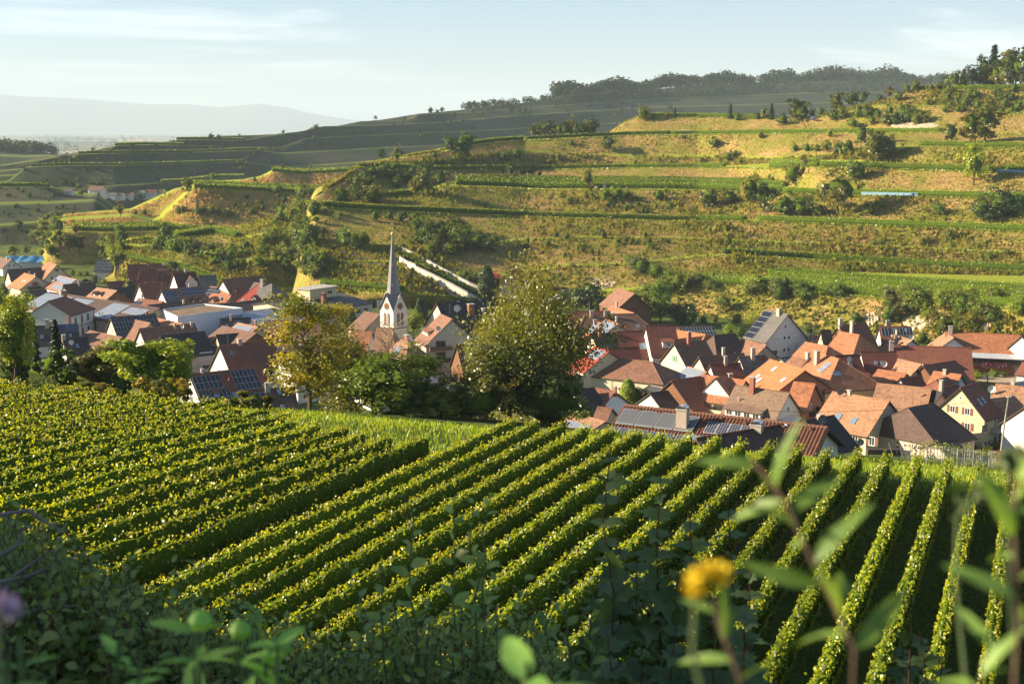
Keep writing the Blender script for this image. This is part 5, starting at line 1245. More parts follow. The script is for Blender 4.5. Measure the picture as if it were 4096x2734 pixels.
for u, q in ((-2.4, .55), (1.8, .55)):
    k = MB().box(-.4, .4, -.6, .6, 0, .09).build('skylight', M_SKYL, h.root); k.location = (h.L/2 + q*6.6, u, h.rh - q*6.6*(h.wf+h.ov)*h.tp/6.6 + .05); k.rotation_euler = (0, math.atan((h.wf+h.ov)*h.tp/6.6), 0)
h.win('R', [(-4.2, 3.4), (0, 3.4), (4.2, 3.4)], 1.1, 1.7, 'b').win('R', [(-4.2, .7), (0, .7), (4.2, .7)], 1.1, 1.2, 'b').win('F', [(-4, 3.4), (0, 3.4), (4, 3.4)], 1.1, 1.7, 'b')
h = H('c3', 'cream four-storey house with brown roof and stacked balconies by the church', 'C', (903, 695, 997, 737), 13.5, 7, pitch=42, roof='rust', wall='cream')
h.dormer(.35, .72, 5.5, 1.2, 'shed', n=4, win=(.9, .8)).win('R', [(2.6, 6.9), (2.6, 3.4)], 1.8, 1.5, 'wR').win('R', [(-3.0, 7.0), (-3.0, 4.0)], 2.6, 1.9, 'b').win('R', [(-3, 1.2)], 2.2, .9, 'w').balcony('R', -3.2, 5.7, 6.2, 1.3, M_SHUT_B).balcony('R', -3.2, 2.6, 6.2, 1.3, M_DARKWOOD).win('F', [(0, 3.8), (3, 1.2)], 1.2, 1.6).dish(1.0, .5, sc=1.4)
h = H('c4', 'big dark-roofed inn with lit cream gable and long glass front', 'C', (872, 612, 1300, 582), 15, 8.5, pitch=40, roof='black', wall='cream', name='inn', cat='inn')
h.dish(.28, .35, sc=2.2).chim([(.52, .4)], w=1.6, h=2.6, brick=True).chim([(.75, .4)], w=.9, h=1.2).antenna(.14, .4, 3).sky([(.4, .0), (.8, .0)], w=.7, h=.7)
h.win('F', [(h.x0 + 9 + 2.6*i, 6.1) for i in range(max(1, int((h.x1 - h.x0 - 10)/2.6)))], 2.4, 1.2, 'w').win('F', [(h.x0 + 9 + 3.2*i, 3.0) for i in range(max(1, int((h.x1 - h.x0 - 11)/3.2)))], 1.3, 1.5).win('L', [(-3, 3), (0, 3), (3, 3), (-2, 6), (2, 6)], 1.0, 1.6, 'b')
MB().box(h.x0 + 4, h.x1, -h.wf - 2.2, -h.wf - .01, 4.6, 5.0).build('canopy', M_DARKWOOD, h.root)
MB().box(h.x0 + 6, h.x1, -h.wf - 4.5, -h.wf - .01, 1.6, 2.0).build('terrace_canopy', mat_plain('green_sheet', (.05, .10, .085)), h.root)
H('c5', 'timber barn with dark red roof beside the street bend', 'C', (1027, 937, 1165, 928), 9.5, 5, pitch=50, roof='maroon', wall='wood', name='barn', cat='barn')
H('c6', 'low red roof just below the parsonage', 'C', (640, 1256, 912, 1235), 6, 5, pitch=36, roof='dred', wall='stone').chim([(.35, .4)], h=.8)
H('c7', 'dark red roof with blue solar collectors behind the bare branches', 'R', (1000, 880, 1425, 838), 8, 7, pitch=38, roof='dred', wall='white').solar(.4, .75, .25, .7, 4, 1, 'blue')
# ================================================================== the village, east end (right)
_vz = cast(*px('C', 1450, 500))[0].z
h = H('c8', 'half-timbered villa with red roof among trees above the walls', 'C', (1440, 362, 1500, 345), 7.5, 3.7, pitch=50, roof='red', wall='cream', zg=_vz, back=11)
h.win('L', [(-1.0, 3.9), (1.0, 3.9)], .9, 1.1, 'b')
for z in (2.6, 4.8):
    MB().box(h.x0 - .06, h.x0 - .01, -h.wf, h.wb, z, z + .25).build('timber_beam', M_SHUT_B, h.root)
for y in (-3.4, -1.8, 0, 1.8, 3.4):
    MB().box(h.x0 - .07, h.x0 - .012, y - .12, y + .12, 2.6, 4.8).build('timber_post', M_SHUT_B, h.root)
pv_ = cast(*px('C', 1335, 462))[0]
t = thing('garden_pavilion', 'open garden pavilion with red hipped roof beside the villa', 'pavilion', pv_)
r_ = MB()
for a, b in (((-3, -3), (3, -3)), ((3, -3), (3, 3)), ((3, 3), (-3, 3)), ((-3, 3), (-3, -3))): r_.poly([(*a, 2.6), (*b, 2.6), (0, 0, 4.2)], 0, [(0, 0), (6, 0), (3, 3.4)])
r_.poly([(-3, 3, 2.58), (3, 3, 2.58), (3, -3, 2.58), (-3, -3, 2.58)]); r_.build('roof', ROOF['red'], t)
for x in (-2.6, 2.6):
    for y in (-2.6, 2.6): MB().box(x-.12, x+.12, y-.12, y+.12, -1.5, 2.6).build('post', M_SHUT_B, t)
H('d1', 'old brown barn roof high behind the trees, half in shade', 'D', (566, 208, 706, 260), 9, 6, pitch=40, roof='rust', wall='wood', zg=-60, name='barn', cat='barn')
H('d2', 'orange roof with a pale solar panel behind the hipped brown roof', 'D', (512, 362, 702, 422), 8, 5.5, pitch=32, roof='orange', wall='cream').solar(.15, .4, .3, .7, 4, 1, 'pale').chim([(.25, 0)], h=1.6)
H('d3', 'long brown hipped roof with three tall chimneys', 'D', (292, 436, 712, 427), 9, 6.5, pitch=38, roof='brown', wall='cream', hip=(4, 6)).chim([(.12, .1), (.15, .5), (.40, .1)], w=.9, h=1.7).dish(.98, .7, sc=1.5).dish(.68, .75, 'r', sc=1.3).antenna(.6, .0, 3)
H('d4', 'roof covered with pale solar panels and pinkish gable', 'D', (466, 475, 572, 512), 8.5, 7, pitch=34, roof='orange', wall='pink').solar(.05, .98, .05, .95, 6, 4, 'pale').chim([(.75, -.05)], h=1.4)
H('d4b', 'low roof with two pale solar strips left of the pinkish gable', 'D', (385, 498, 430, 505), 8, 6, pitch=34, roof='orange', wall='pink').solar(.0, .9, .05, .6, 3, 2, 'pale')
H('d5', 'dark red roof with antennas behind the birch tree', 'D', (150, 408, 505, 405), 8, 5, pitch=36, roof='dred', wall='cream').antenna(.5, .0, 3).antenna(.75, .0, 2.5)
h = H('d6', 'black roof with a wide dormer with two white windows', 'D', (345, 596, 640, 580), 9, 6, pitch=40, roof='black', wall='cream')
h.dormer(.9, .55, 4.4, 1.6, 'shed', n=2, win=(1.6, 1.2), wall=M_DARKWOOD).chim([(.22, .1)], w=.9, h=2.4, brick=True).dormer(.2, .8, 2.2, 1.1, 'shed').sky([(.62, .7)])
h = H('d7', 'dark red roof with one big skylight and grey dish over a pink wall', 'D', (560, 576, 812, 570), 9.5, 6.5, pitch=42, roof='dred', wall='pink')
h.sky([(.76, .55)], w=1.8, h=2.0).dish(.92, .25, 'g', sc=1.6).win('F', [(h.x1 - 2.5, 1.9)], 1.1, 1.1, 'b')
h = H('d8', 'tall red-brown roof with white verges beside the orange hipped roof', 'D', (796, 526, 1046, 520), 11.5, 6.5, pitch=46, roof='redbrown', wall='white')
h.dormer(.62, .72, 3.0, 1.6, 'shed', wall=WALL['white'])
H('d9', 'bright orange roof glowing in the sun behind the green-shuttered house', 'D', (1012, 560, 1302, 601), 9, 6.5, pitch=36, roof='bright', wall='pink', hip=(0, 2)).dormer(.38, .72, 2.0, .9, 'gable', roof=ROOF['rust']).sky([(.12, .72)])
H('d10', 'shed roof with a row of black solar panels at the foot of the hill', 'D', (1056, 536, 1362, 530), 5.5, 4.5, pitch=24, roof='dred', wall='stone').solar(.05, 1.0, .05, .95, 12, 2, 'dark')
h = H('d11', 'cream gabled house with green shutters and tall brick chimney', 'D', (1032, 673, 1302, 648), 10.5, 5.8, pitch=42, roof='brown', wall='cream')
h.win('L', [(0, 6.6)], .9, 1.5, 'wG').win('L', [(-3.2, 2.6), (.2, 2.6), (2.8, 2.4)], 1.0, 1.6, 'wG').chim([(.42, .12)], w=.9, h=3.2, brick=True)
H('d12', 'dark brown barn with lit orange half hip', 'D', (1372, 607, 1556, 591), 9.5, 6.5, pitch=44, roof='dbrown', wall='cream', hip=(3.5, 0), name='barn', cat='barn').sky([(.5, .65)], w=.6, h=.8).win('L', [(0, 2.5)], .8, 1.2)
H('d12b', 'mottled rust roof below the white gabled house with solar panels', 'E', (398, 492, 640, 560), 8, 5, pitch=40, roof='rust', wall='stone')
H('d13', 'brown roof with pale ridge tiles and small cream gable', 'D', (1242, 786, 1622, 757), 8.5, 5.5, pitch=42, roof='brown', wall='cream').chim([(.53, .05)], w=.7, h=2.0).win('L', [(-.5, 4.6), (.5, 4.6)], .5, .6)
h = H('d14', 'red roof with white gable and slender white chimney', 'D', (1336, 850, 1592, 838), 7.5, 5, pitch=42, roof='dred', wall='white')
h.chim([(.5, .05)], w=.7, h=2.0).chim([(.45, .75)], w=1.0, h=2.0).sky([(.62, .85)])
H('d15', 'dark grey ribbed roof with white verge and round-topped chimney', 'E', (372, 667, 642, 650), 8.5, 6, pitch=44, roof='grey', wall='white').chim([(.46, .1)], w=.9, h=2.6).dish(.75, .25, 'r', sc=1.5)
h = H('d16', 'L-shaped farmhouse with tan hipped roof and cracked yellow wall', 'D', (600, 803, 852, 829), 8.5, 6, pitch=30, roof='rust', wall='cream', hip=(7, 6), name='farmhouse')
h.win('F', [(h.x0 + 9, 2.6), (h.x0 + 11.5, 2.6)], .4, .5, 'b').win('F', [(h.x1 - 8, 1.6), (h.x1 - 2, 1.9)], 1.2, 1.4, 'b')
h = H('d17', 'white modern house with red roof, tall slanting dormer and glazed bay', 'D', (367, 701, 498, 742), 10.5, 6.5, pitch=34, roof='red', wall='cream')
h.solar(.25, .9, .05, .42, 4, 1, 'pale').win('F', [(-1.4, 4.2), (1.4, 4.2)], 1.4, 1.3).win('F', [(0, 1.6)], 3.4, 2.2)
H('d17b', 'small red lean-to roof with white posts below the modern house', 'D', (130, 905, 222, 915), 6, 3.5, pitch=30, roof='redbrown', wall='white').auto('F')
H('d18', 'maroon roof right behind the modern red house', 'D', (480, 716, 737, 705), 7.5, 5.5, pitch=40, roof='dred', wall='cream').auto('F')
H('d19', 'roof tilted left with rows of pale solar panels by the little yellow tree', 'D', (1152, 869, 1312, 917), 6.8, 6, pitch=30, roof='orange', wall='cream').solar(.0, .95, .02, .95, 8, 3, 'pale')
h = H('d20', 'sprawling brown-red roof with timber gable in the right half of the village', 'D', (1012, 986, 1264, 950), 9, 9.5, pitch=38, roof='redbrown', wall='wood')
h.sky([(.9, .62)], w=.5, h=.6).win('L', [(0, 5)], .8, .8)
h = H('d20b', 'orange-lit roof with white triangular dormer over a flowery balcony', 'D', (1266, 936, 1640, 985), 9.2, 6, pitch=34, roof='orange', wall='yellow')
h.dormer(.55, .7, 6.5, .5, 'gable', wall=WALL['white'], n=1, win=(.2, .3)).win('F', [(-1, 3.6), (2.2, 3.6)], 2.4, 1.5, 'b').balcony('F', .8, 2.6, 8, 1.2, WALL['yellow'])
H('d21', 'flat dark brown roof with a round dish in front of the sprawling red roof', 'D', (832, 1090, 1112, 1055), 6.5, 5.5, pitch=32, roof='dbrown', wall='white').dormer(.85, .55, 4.5, .7, 'shed').dish(1.0, .98, 'g', sc=1.6)
H('d22', 'small black-roofed house with white timbered wall below the birch', 'D', (190, 1072, 372, 1043), 7.5, 5.8, pitch=42, roof='black', wall='white', zg=-60).auto('LF')
H('d23', 'red tile roof joining the black-roofed house', 'D', (362, 1045, 548, 1078), 6.8, 5, pitch=32, roof='redbrown', wall='bluewhite', zg=-60).chim([(.98, .0)], h=1.0, brick=True).chim([(.75, -.1)], w=.3, h=1.4)
H('d24', 'low rust shed roof under the black-roofed house', 'D', (395, 1205, 522, 1215), 4.2, 5, pitch=28, roof='rust', wall='stone', zg=-59)
H('d24b', 'low tan shed roof nearest to the vineyard, with a pale skylight strip', 'D', (168, 1252, 462, 1330), 3.6, 4, pitch=20, roof='tan', wall='stone', zg=-57).solar(.25, .9, .5, .9, 3, 1, 'pale')
t_, _l = flat_hall('grey_shed', 'small grey flat-roofed shed behind the green tree', 'shed', 'D', [(745, 1075), (900, 1105), (935, 1040), (835, 1020)], 4.5, WALL['stone'], M_BITUM, .15)
h = H('e1', 'tall white gabled house with grey roof and black solar strips below the hill', 'E', (627, 216, 852, 258), 13.5, 7, pitch=44, roof='grey', wall='white')
h.solar(.0, .40, .03, .95, 1, 5, 'dark').chim([(.66, .06)], w=1.2, h=1.6).win('R', [(-.4, 10.2)], .7, .9).win('R', [(-.6, 7.2), (.9, 7.2)], .8, 1.0).win('R', [(-3.4, 6.9)], 1.3, 1.5, 'wR').win('R', [(3.6, 4.9)], 1.7, 1.6, 'wR').win('R', [(-.6, 3.9), (.9, 3.9)], .8, 1.1).win('R', [(-4.0, 3.5)], 2.2, 1.3).win('R', [(-3.2, .9)], 1.6, .9).door('R', 3.4, 2.6, 2.3)
H('e1b', 'low dark annex roof right of the tall white house', 'E', (985, 440, 1065, 455), 5, 3.5, pitch=20, roof='black', wall='stone')
H('e3', 'sunlit orange hipped roof left of the slim spruce', 'E', (1012, 525, 1236, 566), 8.5, 6, pitch=34, roof='orange', wall='white', hip=(0, 4)).dish(.9, .9, 'g', sc=1.3).antenna(.38, .05, 5)
H('e4', 'narrow old stone gable with dark roof behind the slim spruce', 'E', (1160, 411, 1262, 408), 10, 4.6, pitch=56, roof='dbrown', wall='stone').win('L', [(0, 5.0)], 1.4, 1.2, 'b').win('L', [(0, 7.6)], .4, .5, 'b')
H('e4b', 'rust lean-to roof left of the old stone gable', 'E', (1075, 455, 1128, 463), 8, 6, pitch=40, roof='rust', wall='stone')
h = H('e5', 'large orange roof with small yellow-shuttered gable wall', 'E', (1345, 425, 1540, 456), 10, 8, pitch=38, roof='orange', wall='green', hip=(0, 4))
h.chim([(.5, -.1)], w=.8, h=2.4).win('R', [(-4, 3.6), (-.5, 3.6)], 1.1, 1.5, 'w').chim([(.66, 1.0)], w=.7, h=2.0).dish(.2, .85, 'r', sc=1.3)
H('e6', 'dark red-brown roof high at the back right of the slim spruce', 'E', (1338, 362, 1612, 345), 11.5, 8, pitch=44, roof='redbrown', wall='wood').chim([(.06, .0)], w=1.0, h=1.6)
h = H('e7', 'big bright orange roof with raw brick gable in the middle of the right half', 'E', (672, 691, 1016, 796), 11, 8.5, pitch=32, roof='bright', wall='brick')
h.sky([(.36, .22), (.22, .55), (.34, .62), (.82, .42)], w=1.0, h=1.6, m=M_FRAME).dish(.45, .95, sc=1.8).win('R', [(-.6, 5.2)], 1.8, 2.2, 'wR').auto('F', w=1.1)
h = H('e8', 'lower orange roof over raw brick walls with timber balcony', 'E', (902, 908, 1117, 929), 10, 6, pitch=36, roof='orange', wall='brick')
h.win('R', [(-1.4, 4.9)], 1.3, 2.2, 'w').win('R', [(-3, 1.6), (0, 1.7)], .9, 1.4, 'w').balcony('R', .3, 3.7, 5.2, 1.4, M_DARKWOOD).auto('F', w=.9)
h = H('e9', 'ochre house with orange and red hipped roof, round-arched gate and dishes', 'E', (1177, 641, 1342, 690), 11.5, 7.5, pitch=36, roof='orange', wall='ochre', hip=(3, 7))
h.chim([(.25, .3)], w=1.1, h=2.8).solar(.62, .92, .18, .5, 1, 2, 'pale').win('F', [(-2, 5), (3.5, 5)], 1.1, 1.7).win('F', [(-2, 1.8)], 1.2, 1.5)
for u, q in ((-2.5, .45),):
    k = MB().box(-.6, .6, -.9, .9, 0, .09).build('skylight', M_SKYL, h.root); k.location = (h.L/2 + q*7, u, h.rh - q*(h.wf+h.ov)*h.tp + .05); k.rotation_euler = (0, math.atan((h.wf+h.ov)*h.tp/7), 0)
gt_ = MB(); gt_.poly([(-1.8, 0, -3), (1.8, 0, -3), (1.8, 0, 2.2), (1.2, 0, 3.4), (0, 0, 3.9), (-1.2, 0, 3.4), (-1.8, 0, 2.2)])
g_ = gt_.build('arched_gate', M_FRAME_B, h.root); g_.location = (h.x1 - 4, -h.wf - .02, 0)
h = H('e10', 'large grey-brown tiled house with four-window dormer and white gable', 'E', (342, 941, 867, 1016), 10, 8, pitch=40, roof='brown', wall='white')
h.roof.data.materials[0] = mat_roof('roof_grey_brown', (0.19, 0.125, 0.085), moss=.05)
h.dormer(.42, .72, 8.0, 1.5, 'shed', n=4, win=(1.4, 1.0), roof=h.roof.data.materials[0]).chim([(.36, .12)], w=1.0, h=3.2, brick=True).chim([(.2, .35)], w=.2, h=.8).win('R', [(.4, 6.6)], .7, .9).win('R', [(2.2, 3.9)], 1.2, 1.6).balcony('R', -1.5, 2.7, 7, 1.6, M_AWN)
aw = MB().box(-3, 3, -2.2, 0, -.05, .05).build('awning', M_AWN, h.root); aw.location = (h.x1 + .0, -.5, 5.2); aw.rotation_euler = (R(14), 0, math.pi/2)
H('e11', 'dark roof right behind the nearest pantiled roof', 'E', (1012, 1282, 1297, 1231), 6.5, 6, pitch=36, roof='black', wall='white', zg=-56).chim([(.42, .1)], w=.9, h=1.2).dish(.95, .98, 'g', sc=1.4)
H('e12', 'small patchy rust roof left of the ochre house', 'E', (890, 662, 1042, 700), 9, 5, pitch=36, roof='rust', wall='stone').chim([(.85, -.1)], w=.9, h=1.2)
H('e13', 'dark shed roof with blue solar panels behind the bright orange roof', 'E', (770, 680, 900, 668), 6.5, 4.5, pitch=28, roof='black', wall='stone').solar(.0, .95, .1, .9, 4, 1, 'blue')
# right edge
h = H('f2', 'house with peeling white gable and black solar roof under the rock face', 'G', (257, 235, 552, 237), 10, 6.5, pitch=46, roof='redbrown', wall='peeling')
h.solar(.06, .36, .04, .32, 3, 1, 'dark').solar(.42, 1.0, .04, .30, 6, 1, 'dark').solar(.42, 1.0, .32, .60, 4, 1, 'dark').solar(.42, 1.0, .62, .92, 4, 1, 'dark').sky([(.5, .12), (.8, .12)]).chim([(.28, -.05)], w=.9, h=1.2).win('L', [(0, 5)], .7, .9, 'b')
H('f3', 'small orange hipped roof with a white chimney in front of the solar roof', 'G', (392, 311, 560, 358), 8, 5, pitch=34, roof='tan', wall='bluewhite').chim([(.35, .2), (.42, .5)], w=.6, h=2.4).dish(1.0, .1, sc=1.5)
h = H('f4', 'long pantiled red-brown roof with a wide shed dormer', 'G', (382, 405, 1088, 426), 10, 8, pitch=42, roof='redbrown', wall='white')
h.dormer(.55, .62, 7.0, 1.5, 'shed', n=3, win=(1.9, 1.1)).chim([(-.02, .12)], w=1.0, h=2.0).sky([(.72, .55)], w=.3, h=.6)
H('f5', 'dark red roof with white party wall and small skylights', 'G', (92, 463, 415, 460), 10, 7.5, pitch=44, roof='dred', wall='white').sky([(.35, .3), (.52, .3), (.3, .75), (.47, .72)], h=1.0).dish(.52, .45, sc=1.7)
h = H('f5b', 'dark red roof left of the white party wall with a small dormer', 'E', (1300, 655, 1535, 646), 10, 7, pitch=44, roof='dred', wall='white')
h.dormer(.78, .72, 3.4, 1.2, 'shed', wall=M_DARKWOOD).sky([(.5, .28)]).dish(.42, .25, sc=1.7)
H('f6', 'tan roof with a chimney in front of the long pantiled roof', 'G', (402, 520, 642, 576), 8.5, 7, pitch=38, roof='tan', wall='stone').chim([(.55, .85)], w=.9, h=1.6)
H('f7', 'brown-red roof with weathered timber gable', 'G', (652, 587, 948, 540), 8.5, 6.5, pitch=42, roof='redbrown', wall='wood')
H('f8', 'glowing red-orange low roof beside the white awning', 'G', (247, 620, 510, 657), 7.5, 6.5, pitch=28, roof='orange', wall='ochre')
H('f10', 'small dark red roof right of the low red-orange roof', 'G', (442, 702, 632, 680), 7, 5.5, pitch=38, roof='dred', wall='pink').chim([(.3, .9)], w=.8, h=1.0)
H('f11', 'orange roof with white gable and a little chimney above the yellow tree house', 'G', (747, 637, 1002, 669), 8, 6, pitch=36, roof='orange', wall='white').chim([(.42, .05)], w=.7, h=1.0).win('R', [(0, 3.4)], .9, 1.4, 'b').dish(1.02, .5, 'g', sc=1.3)
H('f12', 'small red hipped roof behind the cream shuttered house', 'G', (770, 716, 872, 690), 7.5, 5.5, pitch=38, roof='redbrown', wall='cream', hip=(3, 3))
H('f12b', 'little dark red roof with bright verge and tall chimney', 'G', (808, 800, 948, 757), 7.5, 5, pitch=40, roof='dred', wall='cream').chim([(-.1, .1)], w=.9, h=2.6)
h = H('f13', 'long tan roof with white gable on the left and dark cross roof', 'G', (240, 745, 735, 792), 9.5, 7, pitch=40, roof='tan', wall='white')
h.auto('L')
H('f13b', 'black steep roof end with white wall and big dish beside the small tree', 'G', (720, 800, 832, 830), 9, 5.5, pitch=48, roof='black', wall='white').dish(.3, .4, sc=2.0)
h = H('f14', 'farmhouse with long pale orange roof and brown shuttered windows', 'E', (1276, 1003, 1830, 1092), 10.5, 7.5, pitch=36, roof='tan', wall='cream', name='farmhouse')
h.roof.data.materials[0] = mat_roof('roof_pale_orange', (0.34, 0.175, 0.095), var=.35, moss=.12)
h.sky([(.36, .62), (.64, .66)], w=1.1, h=1.7).dish(.18, .12, 'g', sc=1.5).chim([(.3, .0)], w=.8, h=.8).win('F', [(-6.5, 4.0), (-1.5, 4.0), (3.5, 4.0), (7, 4.0)], 1.2, 1.7, 'wS').win('F', [(-1.5, 1.2)], 1.2, 1.3, 'wS').door('F', 1.8)
h = H('f15', 'big barn with dark tiled half-hipped roof and pinkish plaster front', 'G', (520, 966, 640, 944), 10, 8.5, 9.5, pitch=31, roof='dbrown', wall='pink', hip=(2.2, 2.0), name='barn', cat='barn', back=7.5)
h.win('L', [(-.4, 3.0)], .9, 1.0, 'b')
h = H('f16', 'cream three-storey house with brown shutters and dark red roof', 'G', (985, 783, 1152, 736), 12, 5.2, pitch=46, roof='redbrown', wall='yellow')
h.win('L', [(0, 9.9)], .5, .6).win('L', [(-1.5, 7.4), (1.6, 7.4)], 1.1, 1.4, 'wS').win('L', [(-2.0, 4.4), (1.8, 4.4)], 1.2, 1.5, 'wS').win('L', [(-2.0, 1.4), (1.8, 1.4)], 1.2, 1.6, 'wS').win('F', [(-3.2, 4.6)], 1.0, 1.5, 'wS').win('F', [(1.2, 4.9)], .9, 2.2, 'w').win('F', [(3.4, 5.2)], .9, 1.5, 'wS').win('F', [(-2.6, 1.4)], 1.2, 1.2).sky([(.38, .5), (.6, .48)], h=1.5).balcony('F', 2.4, 3.4, 6, 1.6, M_CONC).door('F', 1.5)
H('f17', 'broad brown tiled roof over a timber barn wall at the right edge', 'G', (1306, 750, 1760, 800), 11, 7, pitch=40, roof='tan', wall='wood').chim([(.33, -.05)], w=.7, h=.8).dish(-.02, .3, sc=1.8)
h = H('f18', 'plain white gable at the right edge beside the caravan', 'G', (1535, 318, 1700, 300), 10.5, 6.5, pitch=42, roof='redbrown', wall='white')
h.win('L', [(0, 8)], .3, .5)
h = H('f19', 'long red pantiled house with glass canopy, parasols and pink flowers', 'G', (852, 285, 1522, 312), 9.5, 6, pitch=34, roof='orange', wall='brick')
h.chim([(.07, .05)], w=1.0, h=1.8)
cn = MB().box(-11, 11, -3.2, 0, -.06, .06).build('glass_canopy', mat_plain('corrugated_glass', (.40, .42, .46), var=.15, rough=.3, scale=1), h.root); cn.location = (h.L*.12, -h.wf - .4, h.zf + .1); cn.rotation_euler = (R(13), 0, 0)
h.balcony('F', h.L*.12, 2.7, 22, 2.6, M_DARKWOOD)
H('f19b', 'tan cross wing with small white gable left of the long red house', 'G', (850, 290, 932, 338), 9, 5, pitch=38, roof='tan', wall='white').win('R', [(0, 5.4)], 1.0, 1.1, 'b')
h = H('f20', 'white house corner with brown shutters at the right edge below the pole', 'G', (1560, 955, 1720, 940), 9, 6, pitch=36, roof='tan', wall='white', zg=-60)
h.win('L', [(2.8, 3.8), (2.8, 1.0)], 1.0, 1.3, 'bS')
H('f22', 'low dark roof in front of the pinkish barn wall', 'G', (760, 1272, 960, 1255), 3.2, 4.5, pitch=24, roof='black', wall='stone', zg=-57)
hs = H('f21', 'little red pantiled shed roof by the wooden pole behind the young vines', 'G', (1245, 1350, 1560, 1372), 2.8, 3.2, pitch=24, roof='redbrown', wall='stone', zg=-51, name='garden_shed', cat='shed')
H('f23', 'dark red corner roof by the paved yard at the right edge', 'G', (1540, 560, 1640, 572), 5, 4, pitch=28, roof='redbrown', wall='white')

# ================================================================== the near house with pantiles
def near_house():
    zr = -28.2
    A = at_z(2496.5, 1619, zr); B = at_z(3316, 1709.5, zr)
    L = (B - A).length; e = (B - A)/L; c = (A + B)/2; rz = math.atan2(e.y, e.x); zg = zr - 6.0
    t = thing('pantiled_house', 'nearest house with brown pantiled roof, solar collectors and grey chimneys', 'house', (c.x, c.y, zg), rz)
    rh, pt = 6.0, R(24); tp = math.tan(pt); W = 7.2
    base = mat_plain('tile_underlay', (0.06, 0.035, 0.025), rough=.9)
    tilem = mat_plain('pantile', (0.155, 0.068, 0.042), var=.45, scale=1.3, rough=.65, dirt=(0.09, 0.055, 0.04))
    ro = MB()
    for sg in (-1, 1):
        f = [(-L/2, 0, rh - .06), (-L/2, sg*W, rh - .06 - W*tp), (L/2, sg*W, rh - .06 - W*tp), (L/2, 0, rh - .06)]
        ro.poly(f if sg < 0 else f[::-1]); ro.poly([(p[0], p[1], p[2] - .25) for p in (f[::-1] if sg < 0 else f)])
        ro.poly([(-L/2, sg*W, rh - .06 - W*tp), (L/2, sg*W, rh - .06 - W*tp), (L/2, sg*W, rh - .31 - W*tp), (-L/2, sg*W, rh - .31 - W*tp)])
    for x in (-L/2, L/2):
        ro.poly([(x, -W, rh - .06 - W*tp), (x, 0, rh - .06), (x, W, rh - .06 - W*tp), (x, W, rh - .31 - W*tp), (x, 0, rh - .31), (x, -W, rh - .31 - W*tp)])
    roof = ro.build('roof', base, t)
    # single pantiles: an arched tile, shared by all
    tw, th = 0.36, 0.40
    tm = MB(); prof = [(-.5, 0), (-.3, .055), (-.05, .085), (.2, .055), (.38, 0), (.5, .005)]
    for i in range(len(prof)-1):
        (x0, z0), (x1, z1) = prof[i], prof[i+1]
        tm.poly([(x0*tw, -th*.56, z0+.045), (x1*tw, -th*.56, z1+.045), (x1*tw, th*.5, z1), (x0*tw, th*.5, z0)])
        tm.poly([(x0*tw, -th*.56, z0+.015), (x1*tw, -th*.56, z1+.015), (x1*tw, -th*.56, z1+.045), (x0*tw, -th*.56, z0+.045)])
    tile = tm.mesh('tile', tilem)
    nx = int(L/tw); nq = int(W/math.cos(pt)/th)
    spots = [(i, j) for j in range(nq) for i in range(nx)]
    def place(i, j, sg=-1): 
        q = (j+.5)*th; return Vector((-L/2 + (i+.5)*tw, sg*q*math.cos(pt), rh - .05 - q*math.sin(pt)))
    vis = sorted(spots, key=lambda s: (s[1], -s[0]))
    single = [s for s in vis if s[1] < 6 and s[0] >= nx - 300//6]
    ss = set(single)
    for (i, j) in single:
        o = obj('tile', tile, roof, place(i, j), (pt, 0, 0))
    V0 = np.array([v.co[:] for v in tile.vertices]); Qt = [list(p.vertices) for p in tile.polygons]
    cp_, sp_ = math.cos(pt), math.sin(pt)
    allV, allQ = [], []; b = 0
    for sg in (-1, 1):
        Rm = np.array([[1, 0, 0], [0, cp_, -sp_], [0, sp_, cp_]]) if sg < 0 else np.array([[-1, 0, 0], [0, -cp_, sp_], [0, sp_, cp_]])
        Vr = V0 @ Rm.T
        for (i, j) in spots:
            if sg < 0 and (i, j) in ss: continue
            p = place(i, j, sg); allV.append(Vr + np.array(p)); allQ.append(np.array(Qt) + b); b += len(V0)
    o = obj('tiles', mesh_np('tiles', np.concatenate(allV), np.concatenate(allQ), tilem), roof); o['kind'] = 'stuff'
    # ridge tiles
    rm = MB(); rm.tube([(-.2, 0, -.02), (.2, 0, .0)], [.15, .17], 8); rt = rm.mesh('ridge_tile', tilem)
    for i in range(int(L/.4)): obj('ridge_tile', rt, roof, (-L/2 + .2 + i*.4, 0, rh))
    # walls
    w = MB(); ye = W - .7; zf = rh - .35 - ye*tp
    w.poly([(-L/2 + .5, -ye, -4), (L/2 - .7, -ye, -4), (L/2 - .7, -ye, zf), (-L/2 + .5, -ye, zf)]); w.poly([(L/2 - .7, ye, -4), (-L/2 + .5, ye, -4), (-L/2 + .5, ye, zf), (L/2 - .7, ye, zf)])
    w.poly([(L/2 - .7, -ye, -4), (L/2 - .7, ye, -4), (L/2 - .7, ye, zf), (L/2 - .7, 0, rh - .35), (L/2 - .7, -ye, zf)]); w.poly([(-L/2 + .5, ye, -4), (-L/2 + .5, -ye, -4), (-L/2 + .5, -ye, zf), (-L/2 + .5, 0, rh - .35), (-L/2 + .5, ye, zf)])
    w.build('wall', WALL['white'], t)
    d = MB().box(-.02, .06, -.5, .5, 0, 2.1).build('door', WALL['bluewhite'], t); d.location = (L/2 - .7, -2.2, .9)
    def sl(a, q, lift=.0): return Vector((-L/2 + a*L, -q*math.cos(pt), rh - q*math.sin(pt))) + Vector((0, -math.sin(pt), math.cos(pt)))*lift
